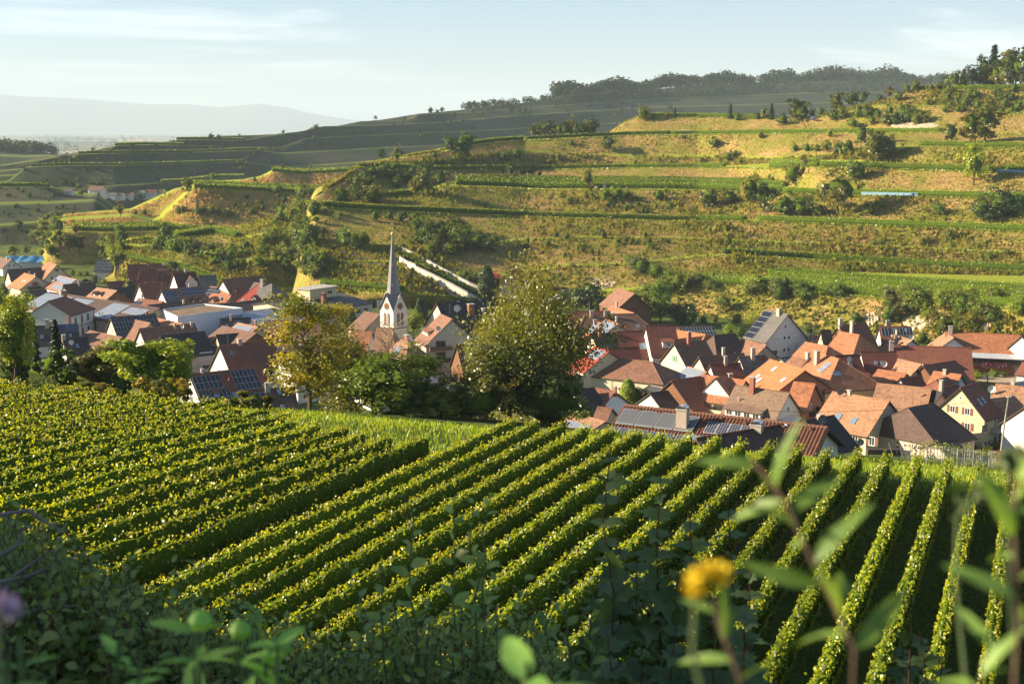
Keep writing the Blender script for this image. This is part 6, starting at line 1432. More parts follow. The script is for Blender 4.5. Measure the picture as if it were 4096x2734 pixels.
    def arr(a0, q0, n, w_, h_, kind, gap=.04):
        me = panel_mesh(w_, h_, kind)
        for i in range(n): obj('solar_panel' if kind != 'tube' else 'solar_collector', me, t, sl(a0, q0, .14) + Vector(((i+.5)*(w_+gap), 0, 0)), (pt, 0, 0))
    arr(.015, 2.1, 4, 1.95, 2.6, 'tube', .14)
    arr(.008, 5.0, 4, 1.0, 1.95, 'mono'); arr(.215, 5.0, 2, 1.2, 1.95, 'mono'); arr(.345, 5.0, 1, 1.2, 1.9, 'mono')
    arr(.455, 2.3, 4, 1.12, 1.85, 'mono'); arr(.46, 5.0, 2, 1.2, 1.85, 'mono'); arr(.60, 5.0, 2, 1.2, 1.85, 'mono'); arr(.0, 6.9, 3, 1.0, .8, 'mono')
    for a in (.43, .575):
        k = MB().box(-.75, .75, -1.1, 1.1, 0, .2).build('skylight', M_METAL, t); k.location = sl(a, 5.0, .05); k.rotation_euler = (pt, 0, 0)
        MB().poly([(-.6, -.95, .205), (.6, -.95, .205), (.6, .95, .205), (-.6, .95, .205)]).build('pane', M_SKYL, k)
    steel = mat_plain('bright_steel', (.62, .64, .66), rough=.25, metal=.8, var=.05)
    for a, q, h in ((.345, 2.6, 3.0), (.715, 3.6, 2.9), (.70, 6.2, 2.4)):
        k = MB().box(-.55, .55, -.42, .42, -1.2, h - 1.2).build('chimney', M_CHIM, t); k.location = sl(a, q)
        MB().box(-.62, .62, -.5, .5, h - 1.2, h - 1.08).build('cap', M_CONC, k)
        cw = MB()
        for i in range(6):
            a0, a1 = math.pi*i/6, math.pi*(i+1)/6
            cw.poly([(.5*math.cos(a0), -.45, h - .95 + .22*math.sin(a0)), (.5*math.cos(a1), -.45, h - .95 + .22*math.sin(a1)), (.5*math.cos(a1), .45, h - .95 + .22*math.sin(a1)), (.5*math.cos(a0), .45, h - .95 + .22*math.sin(a0))])
        for x in (-.48, .48): cw.box(x - .02, x + .02, -.4, .4, h - 1.08, h - .93)
        cw.build('cowl', steel, k)
    for a, q in ((.09, .8), (.2, .9), (.5, .7), (.62, .9), (.8, .8), (.92, .7), (.27, .7)):
        k = MB().box(-.2, .2, -.15, .15, 0, .25).build('vent_tile', tilem, t); k.location = sl(a, q)
    # roof ladder
    ld = MB()
    for x in (-.2, .2): ld.box(x - .025, x + .025, -1.6, 1.6, .25, .3)
    for i in range(9): ld.box(-.2, .2, -1.55 + i*.38, -1.51 + i*.38, .25, .3)
    k = ld.build('roof_ladder', mat_plain('red_ladder', (.22, .04, .03), rough=.6), t); k.location = sl(.765, 3.6); k.rotation_euler = (pt, 0, 0)
    # wing towards the vineyard
    p0 = sl(.795, .25); wx, wy = -9.5, -8.4
    wm = mat_roof('wing_tile', (0.095, 0.055, 0.042), tile=(.36, .4), moss=.1)
    hw = 5.2
    d_ = Vector((-6.0, -10.5, 0)).normalized(); n_ = Vector((-d_.y, d_.x, 0))   # ridge direction, right-hand side
    if n_.x < 0: n_ = -n_
    rl = 11.0; wg = MB(); a = Vector((p0.x, p0.y, rh - .15)); b = a + d_*rl
    for sg, dz in ((1, 3.0), (-1, 3.0)):
        f = [a, b, b + n_*sg*hw - Vector((0, 0, dz)), a + n_*sg*hw - Vector((0, 0, dz))]
        f = f if sg < 0 else f[::-1]
        uv = [((q - a).dot(d_), (q - a).dot(n_*sg)*1.15) for q in f]
        if (f[1]-f[0]).cross(f[2]-f[0]).z < 0: f = f[::-1]; uv = uv[::-1]
        wg.poly(f, 0, uv); wg.poly([q - Vector((0, 0, .25)) for q in f[::-1]], 1)
        for i in range(4): q, r2 = f[i], f[(i+1) % 4]; wg.poly([q - Vector((0, 0, .25)), r2 - Vector((0, 0, .25)), r2, q], 1)
    wr = wg.build('wing_roof', [wm, M_DARKWOOD], t)
    MB().tube([a + Vector((0, 0, .03)), b + Vector((0, 0, .03))], .13, 6).build('ridge_tile', tilem, wr)
    ww = MB(); q = hw - .5
    c4 = [a + n_*q - d_*(-1), b + n_*q - d_*.6, b - n_*q - d_*.6, a - n_*q + d_*1]
    for i in range(3):
        u, v = c4[i], c4[i+1]; zt = rh - .15 - 3.0*q/hw - .27
        if i == 1: ww.poly([(u.x, u.y, -5), (v.x, v.y, -5), (v.x, v.y, zt), ((u.x+v.x)/2, (u.y+v.y)/2, rh - .45), (u.x, u.y, zt)])
        else: ww.poly([(u.x, u.y, -5), (v.x, v.y, -5), (v.x, v.y, zt), (u.x, u.y, zt)])
    ww.build('wing_wall', WALL['white'], t)
    # valley gutter and rail
    gu = MB(); g0 = a + Vector((.2, -.1, -.02)); g1 = a + n_*hw + d_*.3 - Vector((0, 0, 2.9))
    gu.tube([g0 + Vector((0, 0, .1)), g1 + Vector((0, 0, .12))], .12, 5); gu.build('valley_gutter', mat_plain('zinc_gutter', (.40, .46, .54), rough=.4, metal=.3), t)
    ra = MB()
    for i in range(9): ra.tube([(L/2 + .2 + i*.28, -3.6, -1.5), (L/2 + .2 + i*.28, -3.6, 1.6)], .02, 4)
    ra.tube([(L/2, -3.6, 1.6), (L/2 + 2.7, -3.6, 1.6)], .03, 4); ra.build('railing', M_RAIL, t)
    k = obj('satellite_dish', dish_mesh('g'), t, (L/2 - 1.0, 1.2, rh + .2), (0, 0, -rz), 1.1)
    return t
near_house()
# ================================================================== trees and shrubs
CROPS.update({'H1': (0, 350, 1.807), 'H2': (1200, 250, 1.566), 'H3': (2500, 180, 1.472)})
MATS = {'g': L_GREEN, 'd': L_DARK, 'o': L_OLIVE, 'y': L_YELLOW, 'b': L_BRIGHT, 'r': L_RED, 'n': L_NEEDLE, 'f': L_FAR}
KIND = {'R': 'round', 'T': 'tall', 'B': 'bush', 'S': 'spread', 'C': 'conifer', 'K': 'column', 'W': 'willow', 'X': 'bare', 'L': 'birch'}
ISBUSH = {'B'}
def spot(c, x, y, z=None, Y=None, on=None):
    p = px(c, x, y)
    if on:
        for k in range(24):
            h = cast(p[0], p[1] + k*1.5)
            if h and h[2] == on: return h[0]
    if Y is not None: return at_Y(*p, Y)
    if z is not None: return at_z(*p, z)
    h = cast(*p); return h[0] if h else None
def grove(crop, items, label, group, z=None, on=None):
    """items: (x, y of the foot, height in pixels of the crop, code[, width]); labelled from left to right"""
    items = sorted(items, key=lambda t: t[0]); n = len(items)
    for i, it in enumerate(items):
        P = spot(crop, it[0], it[1], z, on=on)
        if P is None: continue
        hgt = it[2]/CROPS[crop][2]*dist_px(P)*(1.22 if crop in ('H2', 'H3') else 1.0); code = it[3]; w = it[4] if len(it) > 4 else 1.0
        lab = label if n == 1 else '%s from the left of the %s' % (ordinal(i+1), label)
        bush = code[0] in ISBUSH
        far = P[1] > 520
        plant(P - Vector((0, 0, .05*hgt)), hgt*1.05, KIND[code[0]], MATS[code[1]], lab, 'shrub' if bush else 'tree', 'shrub' if bush else 'tree', None if n == 1 else group, w=w,
              n=700 if far else 1600, leaf=0.085 if far else 0.058)
rs = np.random.default_rng(77)
def scatter(crop, quads, n, hr, codes, label, group, z=None, mass=False):
    """shrubs at random places inside four-cornered patches of the picture"""
    items = []
    for k in range(n):
        q = np.array(quads[k % len(quads)], float); u, v = rs.uniform(size=2)
        p = (q[0]*(1-u) + q[1]*u)*(1-v) + (q[3]*(1-u) + q[2]*u)*v
        items.append((float(p[0]), float(p[1]), float(rs.uniform(*hr)), codes[int(rs.integers(len(codes)))], float(rs.uniform(.8, 1.25))))
    if not mass: grove(crop, items, label, group, z); return
    by = {}
    for k, it in enumerate(items):
        P = spot(crop, it[0], it[1], z)
        if P is None: continue
        me, _ = proto(KIND[it[3][0]], k % 4, 700, .085); nv = len(me.vertices); v = np.empty(nv*3, np.float32); me.vertices.foreach_get('co', v); v = v.reshape(-1, 3).copy()
        q = np.array([list(p.vertices) for p in me.polygons]); mi = np.array([p.material_index for p in me.polygons])
        hg = it[2]/CROPS[crop][2]*dist_px(P)*1.15; a = k*2.4; c, s_ = math.cos(a), math.sin(a)
        v = np.stack([(v[:, 0]*c - v[:, 1]*s_)*hg*it[4], (v[:, 0]*s_ + v[:, 1]*c)*hg*it[4], v[:, 2]*hg], -1) + np.array(P)
        by.setdefault(it[3][1], []).append((v, q, mi))
    V = []; Q = []; MI = []; b = 0; mats = []
    for ci, (c, lst) in enumerate(by.items()):
        mats += [MATS[c], M_CORE]
        for v, q, mi in lst: V.append(v); Q.append(q + b); b += len(v); MI.append(mi + 2*ci)
    o = obj('undergrowth', mesh_np('undergrowth', np.concatenate(V), np.concatenate(Q), mats, midx=np.concatenate(MI))); tag(o, label, None, None, 'stuff')
# right hill, marked trees
grove('H3', [(735, 985, 185, 'Ry', .85), (820, 988, 150, 'Rd'), (1250, 1004, 205, 'So', 1.05)], 'big trees under the middle vineyard', 'big trees on the middle bank')
grove('H3', [(935, 1002, 120, 'Bg'), (1040, 1006, 112, 'Bg'), (1140, 1005, 70, 'Bo'), (1440, 1000, 72, 'Bb'), (1490, 962, 50, 'Bg'), (1850, 1000, 70, 'Bg'), (2105, 1030, 130, 'Bd'), (2215, 1012, 165, 'Bd'), (2300, 1000, 120, 'Bg'), (500, 950, 100, 'Bd'), (620, 932, 75, 'Bd'), (200, 912, 60, 'Bd'), (240, 880, 40, 'Tb')], 'shrubs on the dry bank below the blue net', 'shrubs on the bank below the net')
grove('H3', [(2050, 826, 205, 'Rb', .95)], 'big bright green tree alone on the right-hand terraces', 'terrace trees')
grove('H3', [(1360, 792, 112, 'Bg', 1.1), (990, 808, 112, 'Bo'), (1050, 722, 66, 'Ry')], 'grey-green bushes around the little sloping vineyard', 'bushes by the sloping vineyard')
grove('H3', [(1480, 692, 172, 'To', 1.35), (1390, 602, 112, 'Rd'), (1545, 660, 110, 'Bo'), (1920, 582, 96, 'Rd', 1.1), (2035, 578, 172, 'To', 1.3), (2120, 572, 195, 'To', 1.3), (1500, 640, 90, 'Bd')], 'dark trees between the high terraces', 'trees between the high terraces')
grove('H3', [(1205, 542, 42, 'Bb'), (1000, 627, 42, 'Bg'), (1070, 627, 46, 'Bg'), (1130, 627, 42, 'Bg'), (1190, 622, 52, 'Bg'), (1250, 642, 72, 'Bg'), (1310, 642, 84, 'Bg'), (530, 602, 52, 'Bd'), (610, 682, 52, 'Bo'), (450, 692, 32, 'Bo'), (270, 702, 26, 'Bo'), (650, 662, 42, 'Bg'), (340, 552, 22, 'Bd'), (800, 548, 34, 'Bo'), (680, 700, 30, 'Bb')], 'small shrubs dotted on the wide brown bank', 'small shrubs on the brown bank')
grove('H3', [(110, 440, 66, 'Bo'), (295, 416, 52, 'Cn'), (620, 426, 76, 'Cn', 1.2), (450, 420, 22, 'Bo'), (862, 432, 78, 'Cn', 1.4), (815, 430, 60, 'Ty'), (780, 430, 42, 'Bg'), (975, 452, 104, 'Xo'), (1010, 432, 118, 'Td', 1.3), (1040, 442, 92, 'Bo'), (1100, 392, 52, 'Rd'), (1155, 392, 42, 'Rg'), (660, 445, 40, 'Bd'), (930, 470, 60, 'Bd'), (250, 420, 20, 'Bo')], 'single trees along the camper skyline', 'trees along the level skyline', on='terraced_hill')
scatter('H3', [[(1200, 430), (1760, 400), (1780, 470), (1260, 490)]], 34, (45, 75), ['Bo', 'Bo', 'Bg', 'Bd'], 'shrubs in the thicket right of the camper road', 'thicket by the camper road', mass=True)
grove('H3', [(1245, 362, 104, 'To', 1.2), (1330, 332, 78, 'Rd', 1.1), (1400, 327, 72, 'Rd'), (1500, 310, 40, 'Bd'), (1560, 302, 60, 'Rr'), (1610, 330, 58, 'Bg'), (1660, 292, 52, 'Ro'), (1715, 256, 50, 'Ro'), (1800, 250, 40, 'Bo'), (1850, 250, 46, 'Ro')], 'trees along the upper crest path', 'trees along the crest path', on='terraced_hill')
grove('H3', [(1900, 244, 72, 'Rd'), (1940, 246, 92, 'Ro'), (1990, 246, 96, 'Cd', 2.2), (2045, 240, 112, 'Rd'), (2110, 240, 150, 'Rd', .9), (2165, 242, 200, 'Cn', 1.5), (2190, 246, 110, 'Ro'), (2225, 246, 150, 'Td', 1.2), (2265, 246, 195, 'To', 1.1), (2300, 248, 170, 'Td', 1.2), (2335, 250, 190, 'Rd'), (2380, 250, 180, 'Rd'), (2140, 246, 90, 'Rg'), (2080, 244, 80, 'Rg')], 'tall trees on the upper right skyline', 'wood on the upper right skyline', on='terraced_hill')
scatter('H3', [[(1850, 290), (2345, 270), (2345, 335), (1870, 345)], [(1760, 330), (2340, 375), (2340, 410), (1800, 400)]], 40, (32, 58), ['Bd', 'Bg', 'Bo'], 'dark shrubs on the top bank under the skyline wood', 'shrubs on the top bank', mass=True)
grove('H3', [(600, 1102, 48, 'By'), (1750, 1182, 50, 'By'), (1905, 1142, 60, 'Bo'), (1780, 1160, 40, 'Bo'), (480, 1085, 28, 'Bo'), (2150, 1260, 40, 'Bg'), (2250, 1240, 40, 'Bo')], 'yellowish shrubs by the diagonal path', 'shrubs by the diagonal path')
scatter('H3', [[(20, 1290), (560, 1400), (640, 1480), (10, 1470)], [(600, 1420), (1500, 1490), (1700, 1545), (640, 1500)]], 30, (45, 95), ['Bg', 'Bb', 'Bg', 'Bd', 'Bo'], 'green bushes above the right-hand roofs', 'bushes above the roofs')
scatter('H3', [[(1500, 1490), (2380, 1500), (2380, 1640), (1560, 1620)]], 26, (50, 110), ['Bg', 'Bb', 'Bb', 'Bo'], 'creeper bushes over the right rock face', 'creepers over the rock face')
# middle of the hill
grove('H2', [(505, 612, 60, 'Rd'), (610, 628, 82, 'Ro'), (940, 578, 98, 'Rd'), (1035, 604, 142, 'Tg', 1.5), (845, 602, 45, 'Bd'), (1240, 588, 36, 'Bg')], 'round trees on the crest left of the dark hedge', 'round trees on the crest', on='terraced_hill')
grove('H2', [(770, 842, 132, 'So', .9), (880, 758, 82, 'Bd'), (735, 840, 90, 'Ry'), (820, 838, 70, 'By')], 'orange-tinged trees beside the small lit ledge', 'trees beside the small lit ledge')
grove('H2', [(1145, 707, 42, 'Bg'), (1320, 718, 78, 'Rd'), (1455, 718, 62, 'Rd'), (1265, 690, 30, 'Bd'), (1400, 705, 36, 'Bd'), (1500, 712, 30, 'Bd')], 'rounded trees above the wide vineyard', 'rounded trees on the ledge')
grove('H2', [(1800, 794, 104, 'Ry', 1.05)], 'lone yellow tree beside the resting people', 'terrace trees')
grove('H2', [(1920, 872, 82, 'Bb'), (1990, 868, 78, 'Bb'), (2050, 850, 50, 'Bg'), (1690, 887, 50, 'Bo'), (1790, 854, 48, 'By'), (2260, 860, 50, 'Bd'), (1640, 850, 40, 'Bo'), (1160, 900, 30, 'Bo'), (2100, 870, 40, 'Bg')], 'bushes below the lone yellow tree', 'bushes below the yellow tree')
grove('H2', [(1460 + 34*i, 472 - (i % 3)*2, 72 + 8*(i % 4), ('Rd', 'Ro', 'Rd')[i % 3]) for i in range(12)], 'dark hedge trees below the far blue ridge', 'dark hedge trees', on='terraced_hill')
grove('H2', [(1930, 562, 88, 'Rd', 1.1), (1700, 520, 34, 'Bg'), (1800, 600, 30, 'By'), (1360, 600, 60, 'Bg'), (1300, 620, 60, 'Bg'), (1620, 610, 40, 'Bo'), (1560, 640, 36, 'Bo'), (2100, 640, 30, 'By'), (880, 650, 50, 'Bo')], 'shrubs on the long lit middle bank', 'shrubs on the long lit bank')
grove('H2', [(2150, 352, 62, 'Ro'), (1980, 422, 72, 'Xo'), (2215, 352, 30, 'Bd'), (2300, 345, 30, 'Bo')], 'shrubs on the grassy hump at the skyline', 'shrubs on the grassy hump', on='terraced_hill')
grove('H2', [(470, 992, 62, 'Bd'), (560, 982, 52, 'Bd'), (650, 995, 66, 'Bd'), (250, 988, 52, 'Bg'), (280, 1148, 115, 'Bg'), (400, 1142, 85, 'Bo'), (150, 1072, 42, 'Bd'), (345, 1170, 90, 'Bg'), (60, 1170, 160, 'Bd'), (90, 950, 50, 'Bg')], 'bushes along the road left of the church spire', 'bushes along the road')
scatter('H2', [[(690, 1010), (1000, 1020), (1290, 1180), (760, 1230)]], 42, (60, 105), ['Bg', 'Bd', 'Bd', 'Bo', 'Bg'], 'shrubs in the overgrown bank right above the church spire', 'overgrown bank by the spire', mass=True)
scatter('H2', [[(390, 690), (890, 680), (720, 800), (330, 800)]], 30, (45, 75), ['Bd', 'Bd', 'Bg', 'Bo'], 'shrubs covering the wooded spur in the centre', 'wooded spur', mass=True)
scatter('H2', [[(240, 860), (470, 860), (480, 880), (250, 890)]], 9, (70, 105), ['Bo', 'Tg', 'Bo'], 'olive bushes below the wooded spur', 'olive bushes below the spur')
scatter('H2', [[(1300, 1060), (2300, 1060), (2300, 1240), (1320, 1230)]], 34, (22, 48), ['Bo', 'Bb', 'Bo', 'Bg'], 'low tufts on the brown bank between spire and birch', 'tufts on the brown bank', mass=True)
scatter('H2', [[(1900, 900), (2340, 880), (2340, 960), (1900, 960)]], 10, (22, 45), ['Bd', 'Bo'], 'low scrub patches below the wide vineyard', 'low scrub patches')
# left slope and valley
grove('H1', [(250, 1112, 92, 'Ro'), (312, 1152, 100, 'Ro'), (400, 1162, 112, 'Rb'), (442, 1182, 118, 'Ro'), (500, 1184, 135, 'Ro'), (572, 1190, 122, 'Rd'), (375, 1015, 72, 'Ro'), (330, 1030, 100, 'Rb')], 'orchard trees in the row above the bright meadow', 'orchard trees')
grove('H1', [(140, 1042, 88, 'Rd'), (380, 1000, 80, 'Sr', .8), (545, 1060, 70, 'Rr'), (880, 1132, 160, 'Tg', 1.3), (1015, 1142, 155, 'Xo'), (1200, 1132, 165, 'Tg', 1.4), (1150, 1100, 60, 'Kd'), (430, 960, 60, 'Rd'), (340, 985, 60, 'Rd')], 'trees around the level green field in the valley', 'trees around the green field')
grove('H1', [(870, 932, 98, 'Ry', 1.0)], 'bright yellow-green tree beside the small knoll in the valley', 'valley trees')
grove('H1', [(1020, 832, 78, 'Tg', 1.2), (870, 812, 42, 'Rg'), (1190, 782, 46, 'Rb'), (590, 785, 54, 'Rg', 1.3), (1360, 762, 112, 'To', 1.2), (1440, 712, 42, 'Ro'), (1540, 692, 75, 'Rg'), (1840, 697, 52, 'Ro'), (2040, 612, 58, 'Ro'), (2250, 590, 34, 'Bo'), (1320, 745, 30, 'Bb'), (1600, 690, 36, 'Bg'), (710, 780, 26, 'Bg'), (960, 790, 30, 'Bg'), (660, 700, 25, 'Bg')], 'hazy trees dotted about the far valley', 'far valley trees')
grove('H1', [(1045, 922, 52, 'Bd'), (980, 918, 40, 'Bo'), (1410, 1192, 112, 'Bd', .8), (1520, 1020, 54, 'Bd'), (2010, 772, 92, 'Bg'), (2190, 762, 84, 'Bd'), (2030, 962, 84, 'Bg'), (2130, 902, 84, 'By'), (2180, 1132, 152, 'Bd', .8), (1120, 1180, 70, 'Bo'), (1290, 1130, 60, 'Bg'), (1900, 1205, 92, 'Bg'), (830, 1240, 80, 'Rd'), (1250, 1330, 84, 'Rd')], 'bushes about the steep left spur', 'bushes about the steep spur')
scatter('H1', [[(1480, 1200), (1800, 1160), (2000, 1330), (1560, 1330)], [(2000, 1150), (2340, 1150), (2340, 1350), (2050, 1360)], [(1080, 1120), (1400, 1150), (1500, 1260), (1200, 1180)], [(1930, 900), (2130, 900), (2200, 1340), (1900, 1340)]], 84, (45, 90), ['Bg', 'Bb', 'Bo', 'Bg', 'Bd'], 'bushes on the shaggy green slope behind the factory', 'bushes on the shaggy slope', mass=True)
scatter('H1', [[(1760, 800), (2100, 790), (2080, 900), (1800, 930)], [(1300, 880), (1700, 870), (1700, 960), (1250, 960)]], 26, (36, 70), ['Bd', 'Bd', 'Bo'], 'dark bushes on the steep spur', 'bushes on the steep face')
grove('H1', [(675, 478, 46, 'Rf'), (820, 466, 44, 'Bf'), (1525, 382, 52, 'Rf'), (1585, 386, 48, 'Rf'), (2048, 336, 30, 'Rf'), (960, 424, 22, 'Bf'), (1130, 424, 24, 'Bf'), (1250, 404, 30, 'Bf'), (1345, 372, 14, 'Bf'), (1730, 342, 16, 'Bf'), (1880, 470, 40, 'Bf'), (1840, 500, 40, 'Bf'), (2290, 302, 30, 'Bf'), (2220, 330, 24, 'Bf'), (560, 520, 40, 'Bf'), (180, 600, 30, 'Bf')], 'blue-green trees on the hazy terraces', 'trees on the hazy terraces', on='far_ridge')
scatter('H1', [[(1680, 560), (1820, 520), (1800, 600), (1680, 640)], [(100, 700), (640, 690), (640, 740), (380, 740)], [(370, 560), (500, 510), (480, 560), (380, 580)]], 26, (28, 50), ['Bf', 'Rf'], 'hazy bushes in the folds of the far terraces', 'hazy bushes in the folds', mass=True)
scatter('H1', [[(300, 950), (430, 950), (430, 1260), (290, 1260)], [(740, 1130), (900, 1120), (900, 1290), (740, 1290)], [(2120, 880), (2290, 890), (2290, 1400), (2120, 1400)], [(2140, 720), (2290, 740), (2300, 1400), (2180, 1400)]], 100, (50, 95), ['Bg', 'Bb', 'Bo', 'Bd'], 'bushes covering the left ends of the nearer hills', 'end bushes', mass=True)
scatter('H1', [[(560, 490), (1800, 470), (1700, 560), (420, 570)], [(300, 590), (1700, 560), (1650, 640), (200, 660)], [(1300, 400), (2340, 370), (2340, 450), (1350, 470)], [(400, 660), (1200, 660), (1200, 740), (450, 740)], [(0, 730), (420, 740), (480, 830), (0, 830)], [(0, 860), (700, 840), (500, 930), (0, 940)]], 90, (14, 34), ['Bf', 'Bf', 'Bd'], 'scrub on the hazy far terraces', 'far scrub', mass=True)
scatter('H2', [[(20, 420), (900, 330), (900, 480), (20, 560)], [(800, 300), (1900, 240), (1900, 400), (900, 440)], [(1500, 200), (2340, 160), (2340, 330), (1700, 400)]], 80, (12, 32), ['Bf', 'Bf', 'Bd'], 'scrub on the slope of the long far ridge', 'far scrub', mass=True)
grove('H2', [(475, 357, 24, 'Rf'), (820, 322, 34, 'Rf'), (888, 316, 30, 'Rf'), (860, 318, 22, 'Bf'), (1150, 290, 44, 'Rf'), (1060, 292, 40, 'Rf'), (1090, 290, 42, 'Rf'), (1215, 265, 34, 'Rf'), (1250, 262, 28, 'Rf'), (1300, 258, 20, 'Bf'), (1370, 250, 18, 'Bf'), (1515, 222, 28, 'Rf'), (650, 350, 12, 'Bf'), (100, 415, 26, 'Bf'), (45, 442, 18, 'Bf'), (1080, 315, 30, 'Bf'), (1370, 335, 50, 'Tf'), (1405, 335, 55, 'Tf'), (1440, 335, 40, 'Tf'), (1320, 320, 35, 'Rf'), (1265, 300, 40, 'Tf'), (1200, 360, 40, 'Xf'), (1270, 360, 40, 'Xf')], 'trees along the blue skyline in the centre', 'trees along the blue skyline', on='far_ridge')
# ------------------------------------------------------------------ in the village
def vgrove(*a): grove(*a, z=ZV)
vgrove('A', [(1170, 600, 215, 'Ko', 2.6)], 'tall olive-green conifer between the brown roofs', 'village trees')
vgrove('A', [(860, 870, 215, 'Bd', .8)], 'large dark shaggy bush beside the schoolhouse', 'village trees')
vgrove('A', [(440, 800, 200, 'Wb', 1.1)], 'light green weeping willow in front of the schoolhouse', 'village trees')
vgrove('A', [(40, 560, 150, 'Rd'), (250, 655, 190, 'Bg', .8), (170, 660, 140, 'Bo'), (340, 640, 120, 'Bg'), (110, 640, 130, 'Rg'), (300, 560, 70, 'Bg')], 'green bushes left of the schoolhouse', 'bushes by the schoolhouse')
vgrove('A', [(935, 385, 110, 'Rr', 1.1)], 'reddish tree between the white solar house and the skylight house', 'village trees')
vgrove('A', [(850, 410, 86, 'Bd'), (1010, 385, 84, 'Bg'), (1050, 395, 72, 'Kb', 1.6), (650, 340, 62, 'Bg'), (720, 345, 52, 'Bg'), (780, 340, 52, 'Bg'), (940, 410, 50, 'Bb'), (1110, 390, 60, 'Bg'), (500, 1000, 30, 'Bg'), (1510, 400, 60, 'By'), (1660, 600, 36, 'By'), (1560, 620, 30, 'By')], 'garden bushes among left-hand houses', 'garden bushes on the left')
vgrove('A', [(120, 190, 132, 'Ro'), (235, 138, 72, 'Bd'), (1030, 195, 96, 'Rd'), (1545, 292, 94, 'Bd')], 'round trees behind the left-hand houses', 'round trees behind the houses')
vgrove('B', [(1470, 760, 115, 'Bg', 1.1), (460, 520, 90, 'By'), (470, 500, 70, 'Bo'), (430, 1100, 130, 'Bg', 1.2), (370, 1085, 90, 'Kr'), (1080, 1300, 100, 'Br')], 'bushes beside the factory', 'bushes by the factory')
vgrove('C', [(185, 845, 250, 'Bo', .72)], 'large rounded yew left of the church tower', 'village trees')
vgrove('C', [(692, 880, 215, 'Rb', .95)], 'bright leafy tree right of the church tower', 'village trees')
vgrove('C', [(742, 775, 205, 'Kd', 1.3), (778, 775, 190, 'Kd', 1.2)], 'dark slim cypresses right of the church tower', 'slim cypresses')
grove('C', [(1268, 580, 262, 'Kd', 1.9)], 'thick dark evergreen column at the end of the white walls', 'village trees')
grove('C', [(1185, 450, 80, 'Kg', 1.4), (1100, 425, 84, 'Bg'), (1130, 445, 62, 'Bg'), (1060, 420, 60, 'Bb'), (1220, 460, 110, 'Rd'), (1360, 470, 60, 'Bg')], 'garden shrubs above the white walls', 'garden shrubs above the walls')
vgrove('C', [(790, 1010, 50, 'Bg'), (920, 1220, 120, 'Bo'), (880, 1210, 90, 'Bg'), (100, 660, 90, 'Bg')], 'shrubs beside the street below the church', 'shrubs beside the street')
grove('D', [(920, 530, 385, 'Rg', .95)], 'huge round walnut tree at the foot of the right-hand slope', 'village trees')
grove('D', [(1150, 540, 260, 'Bd', .75), (330, 440, 300, 'Rd'), (230, 440, 240, 'Rd'), (420, 420, 180, 'Bd'), (1060, 540, 200, 'Rd'), (720, 420, 200, 'Ro')], 'dark trees in the shaded corner behind the roofs', 'dark corner trees')
grove('D', [(1442, 432, 178, 'So', .9), (1560, 520, 120, 'Bg'), (1500, 600, 100, 'Bb'), (1590, 620, 110, 'Bg'), (1280, 510, 80, 'Bo'), (1380, 500, 70, 'Bo'), (610, 400, 70, 'Ro')], 'fruit trees on the little lawn under the hill', 'fruit trees on the lawn')
vgrove('D', [(1048, 1000, 125, 'By', .8)], 'little round yellow tree beside the sloping solar roof', 'village trees')
vgrove('D', [(650, 1270, 300, 'Kb', 2.0), (720, 1260, 240, 'Rg'), (850, 1250, 150, 'Bd'), (560, 1280, 160, 'Bg')], 'green trees behind the pantiled roof', 'trees behind the pantiled roof')
vgrove('E', [(520, 395, 190, 'Wb', 1.0), (630, 515, 200, 'Rd', 1.1), (690, 695, 205, 'Kb', 2.6), (820, 690, 110, 'Bd'), (740, 620, 100, 'Bd'), (1050, 440, 100, 'Bg', 1.1), (310, 420, 90, 'Cg', 1.4)], 'trees around the tall white gabled house', 'trees around the tall white house')
vgrove('E', [(1300, 670, 275, 'Cn', 1.1)], 'slim dark spruce among the orange roofs', 'village trees')
vgrove('E', [(1640, 1065, 70, 'Cb', 1.2), (960, 1330, 60, 'Bg'), (1060, 1335, 50, 'Bd')], 'small shrubs close to the pale orange roof', 'small shrubs by the pale orange roof')
grove('G', [(340, 205, 190, 'Bd', .8), (60, 205, 120, 'Bd'), (650, 390, 130, 'Bd'), (830, 340, 280, 'Bo', .8), (1080, 290, 200, 'By', .9), (420, 200, 190, 'To'), (950, 300, 200, 'Bg', .8), (240, 260, 60, 'Bg')], 'bushes on the right-hand rock face', 'bushes on the rock face')
vgrove('G', [(1060, 690, 90, 'Bb'), (1130, 705, 86, 'Bb'), (1160, 610, 110, 'Bd'), (1300, 690, 80, 'Bg'), (1380, 685, 56, 'Bg'), (1340, 560, 44, 'Bg'), (1010, 620, 60, 'By')], 'lush garden bushes beside the caravan', 'garden bushes by the caravan')
vgrove('G', [(690, 990, 165, 'Rd', .9)], 'small dark tree between the tan roof and the shuttered house', 'village trees')
grove('G', [(270, 1345, 175, 'Bb', .95), (180, 1340, 110, 'Bb'), (60, 1340, 70, 'Bg'), (400, 1350, 70, 'Bg'), (975, 1350, 110, 'Br', .9), (1100, 1345, 86, 'Bd'), (1180, 1300, 110, 'Bg'), (1290, 1345, 100, 'Bg'), (1400, 1320, 70, 'Bd'), (1440, 1405, 115, 'Bb', 1.2), (1530, 1340, 100, 'Bg'), (1060, 1360, 60, 'Bg'), (1200, 1360, 60, 'Bd')], 'bushes in the gardens below the pinkish barn', 'bushes below the barn')

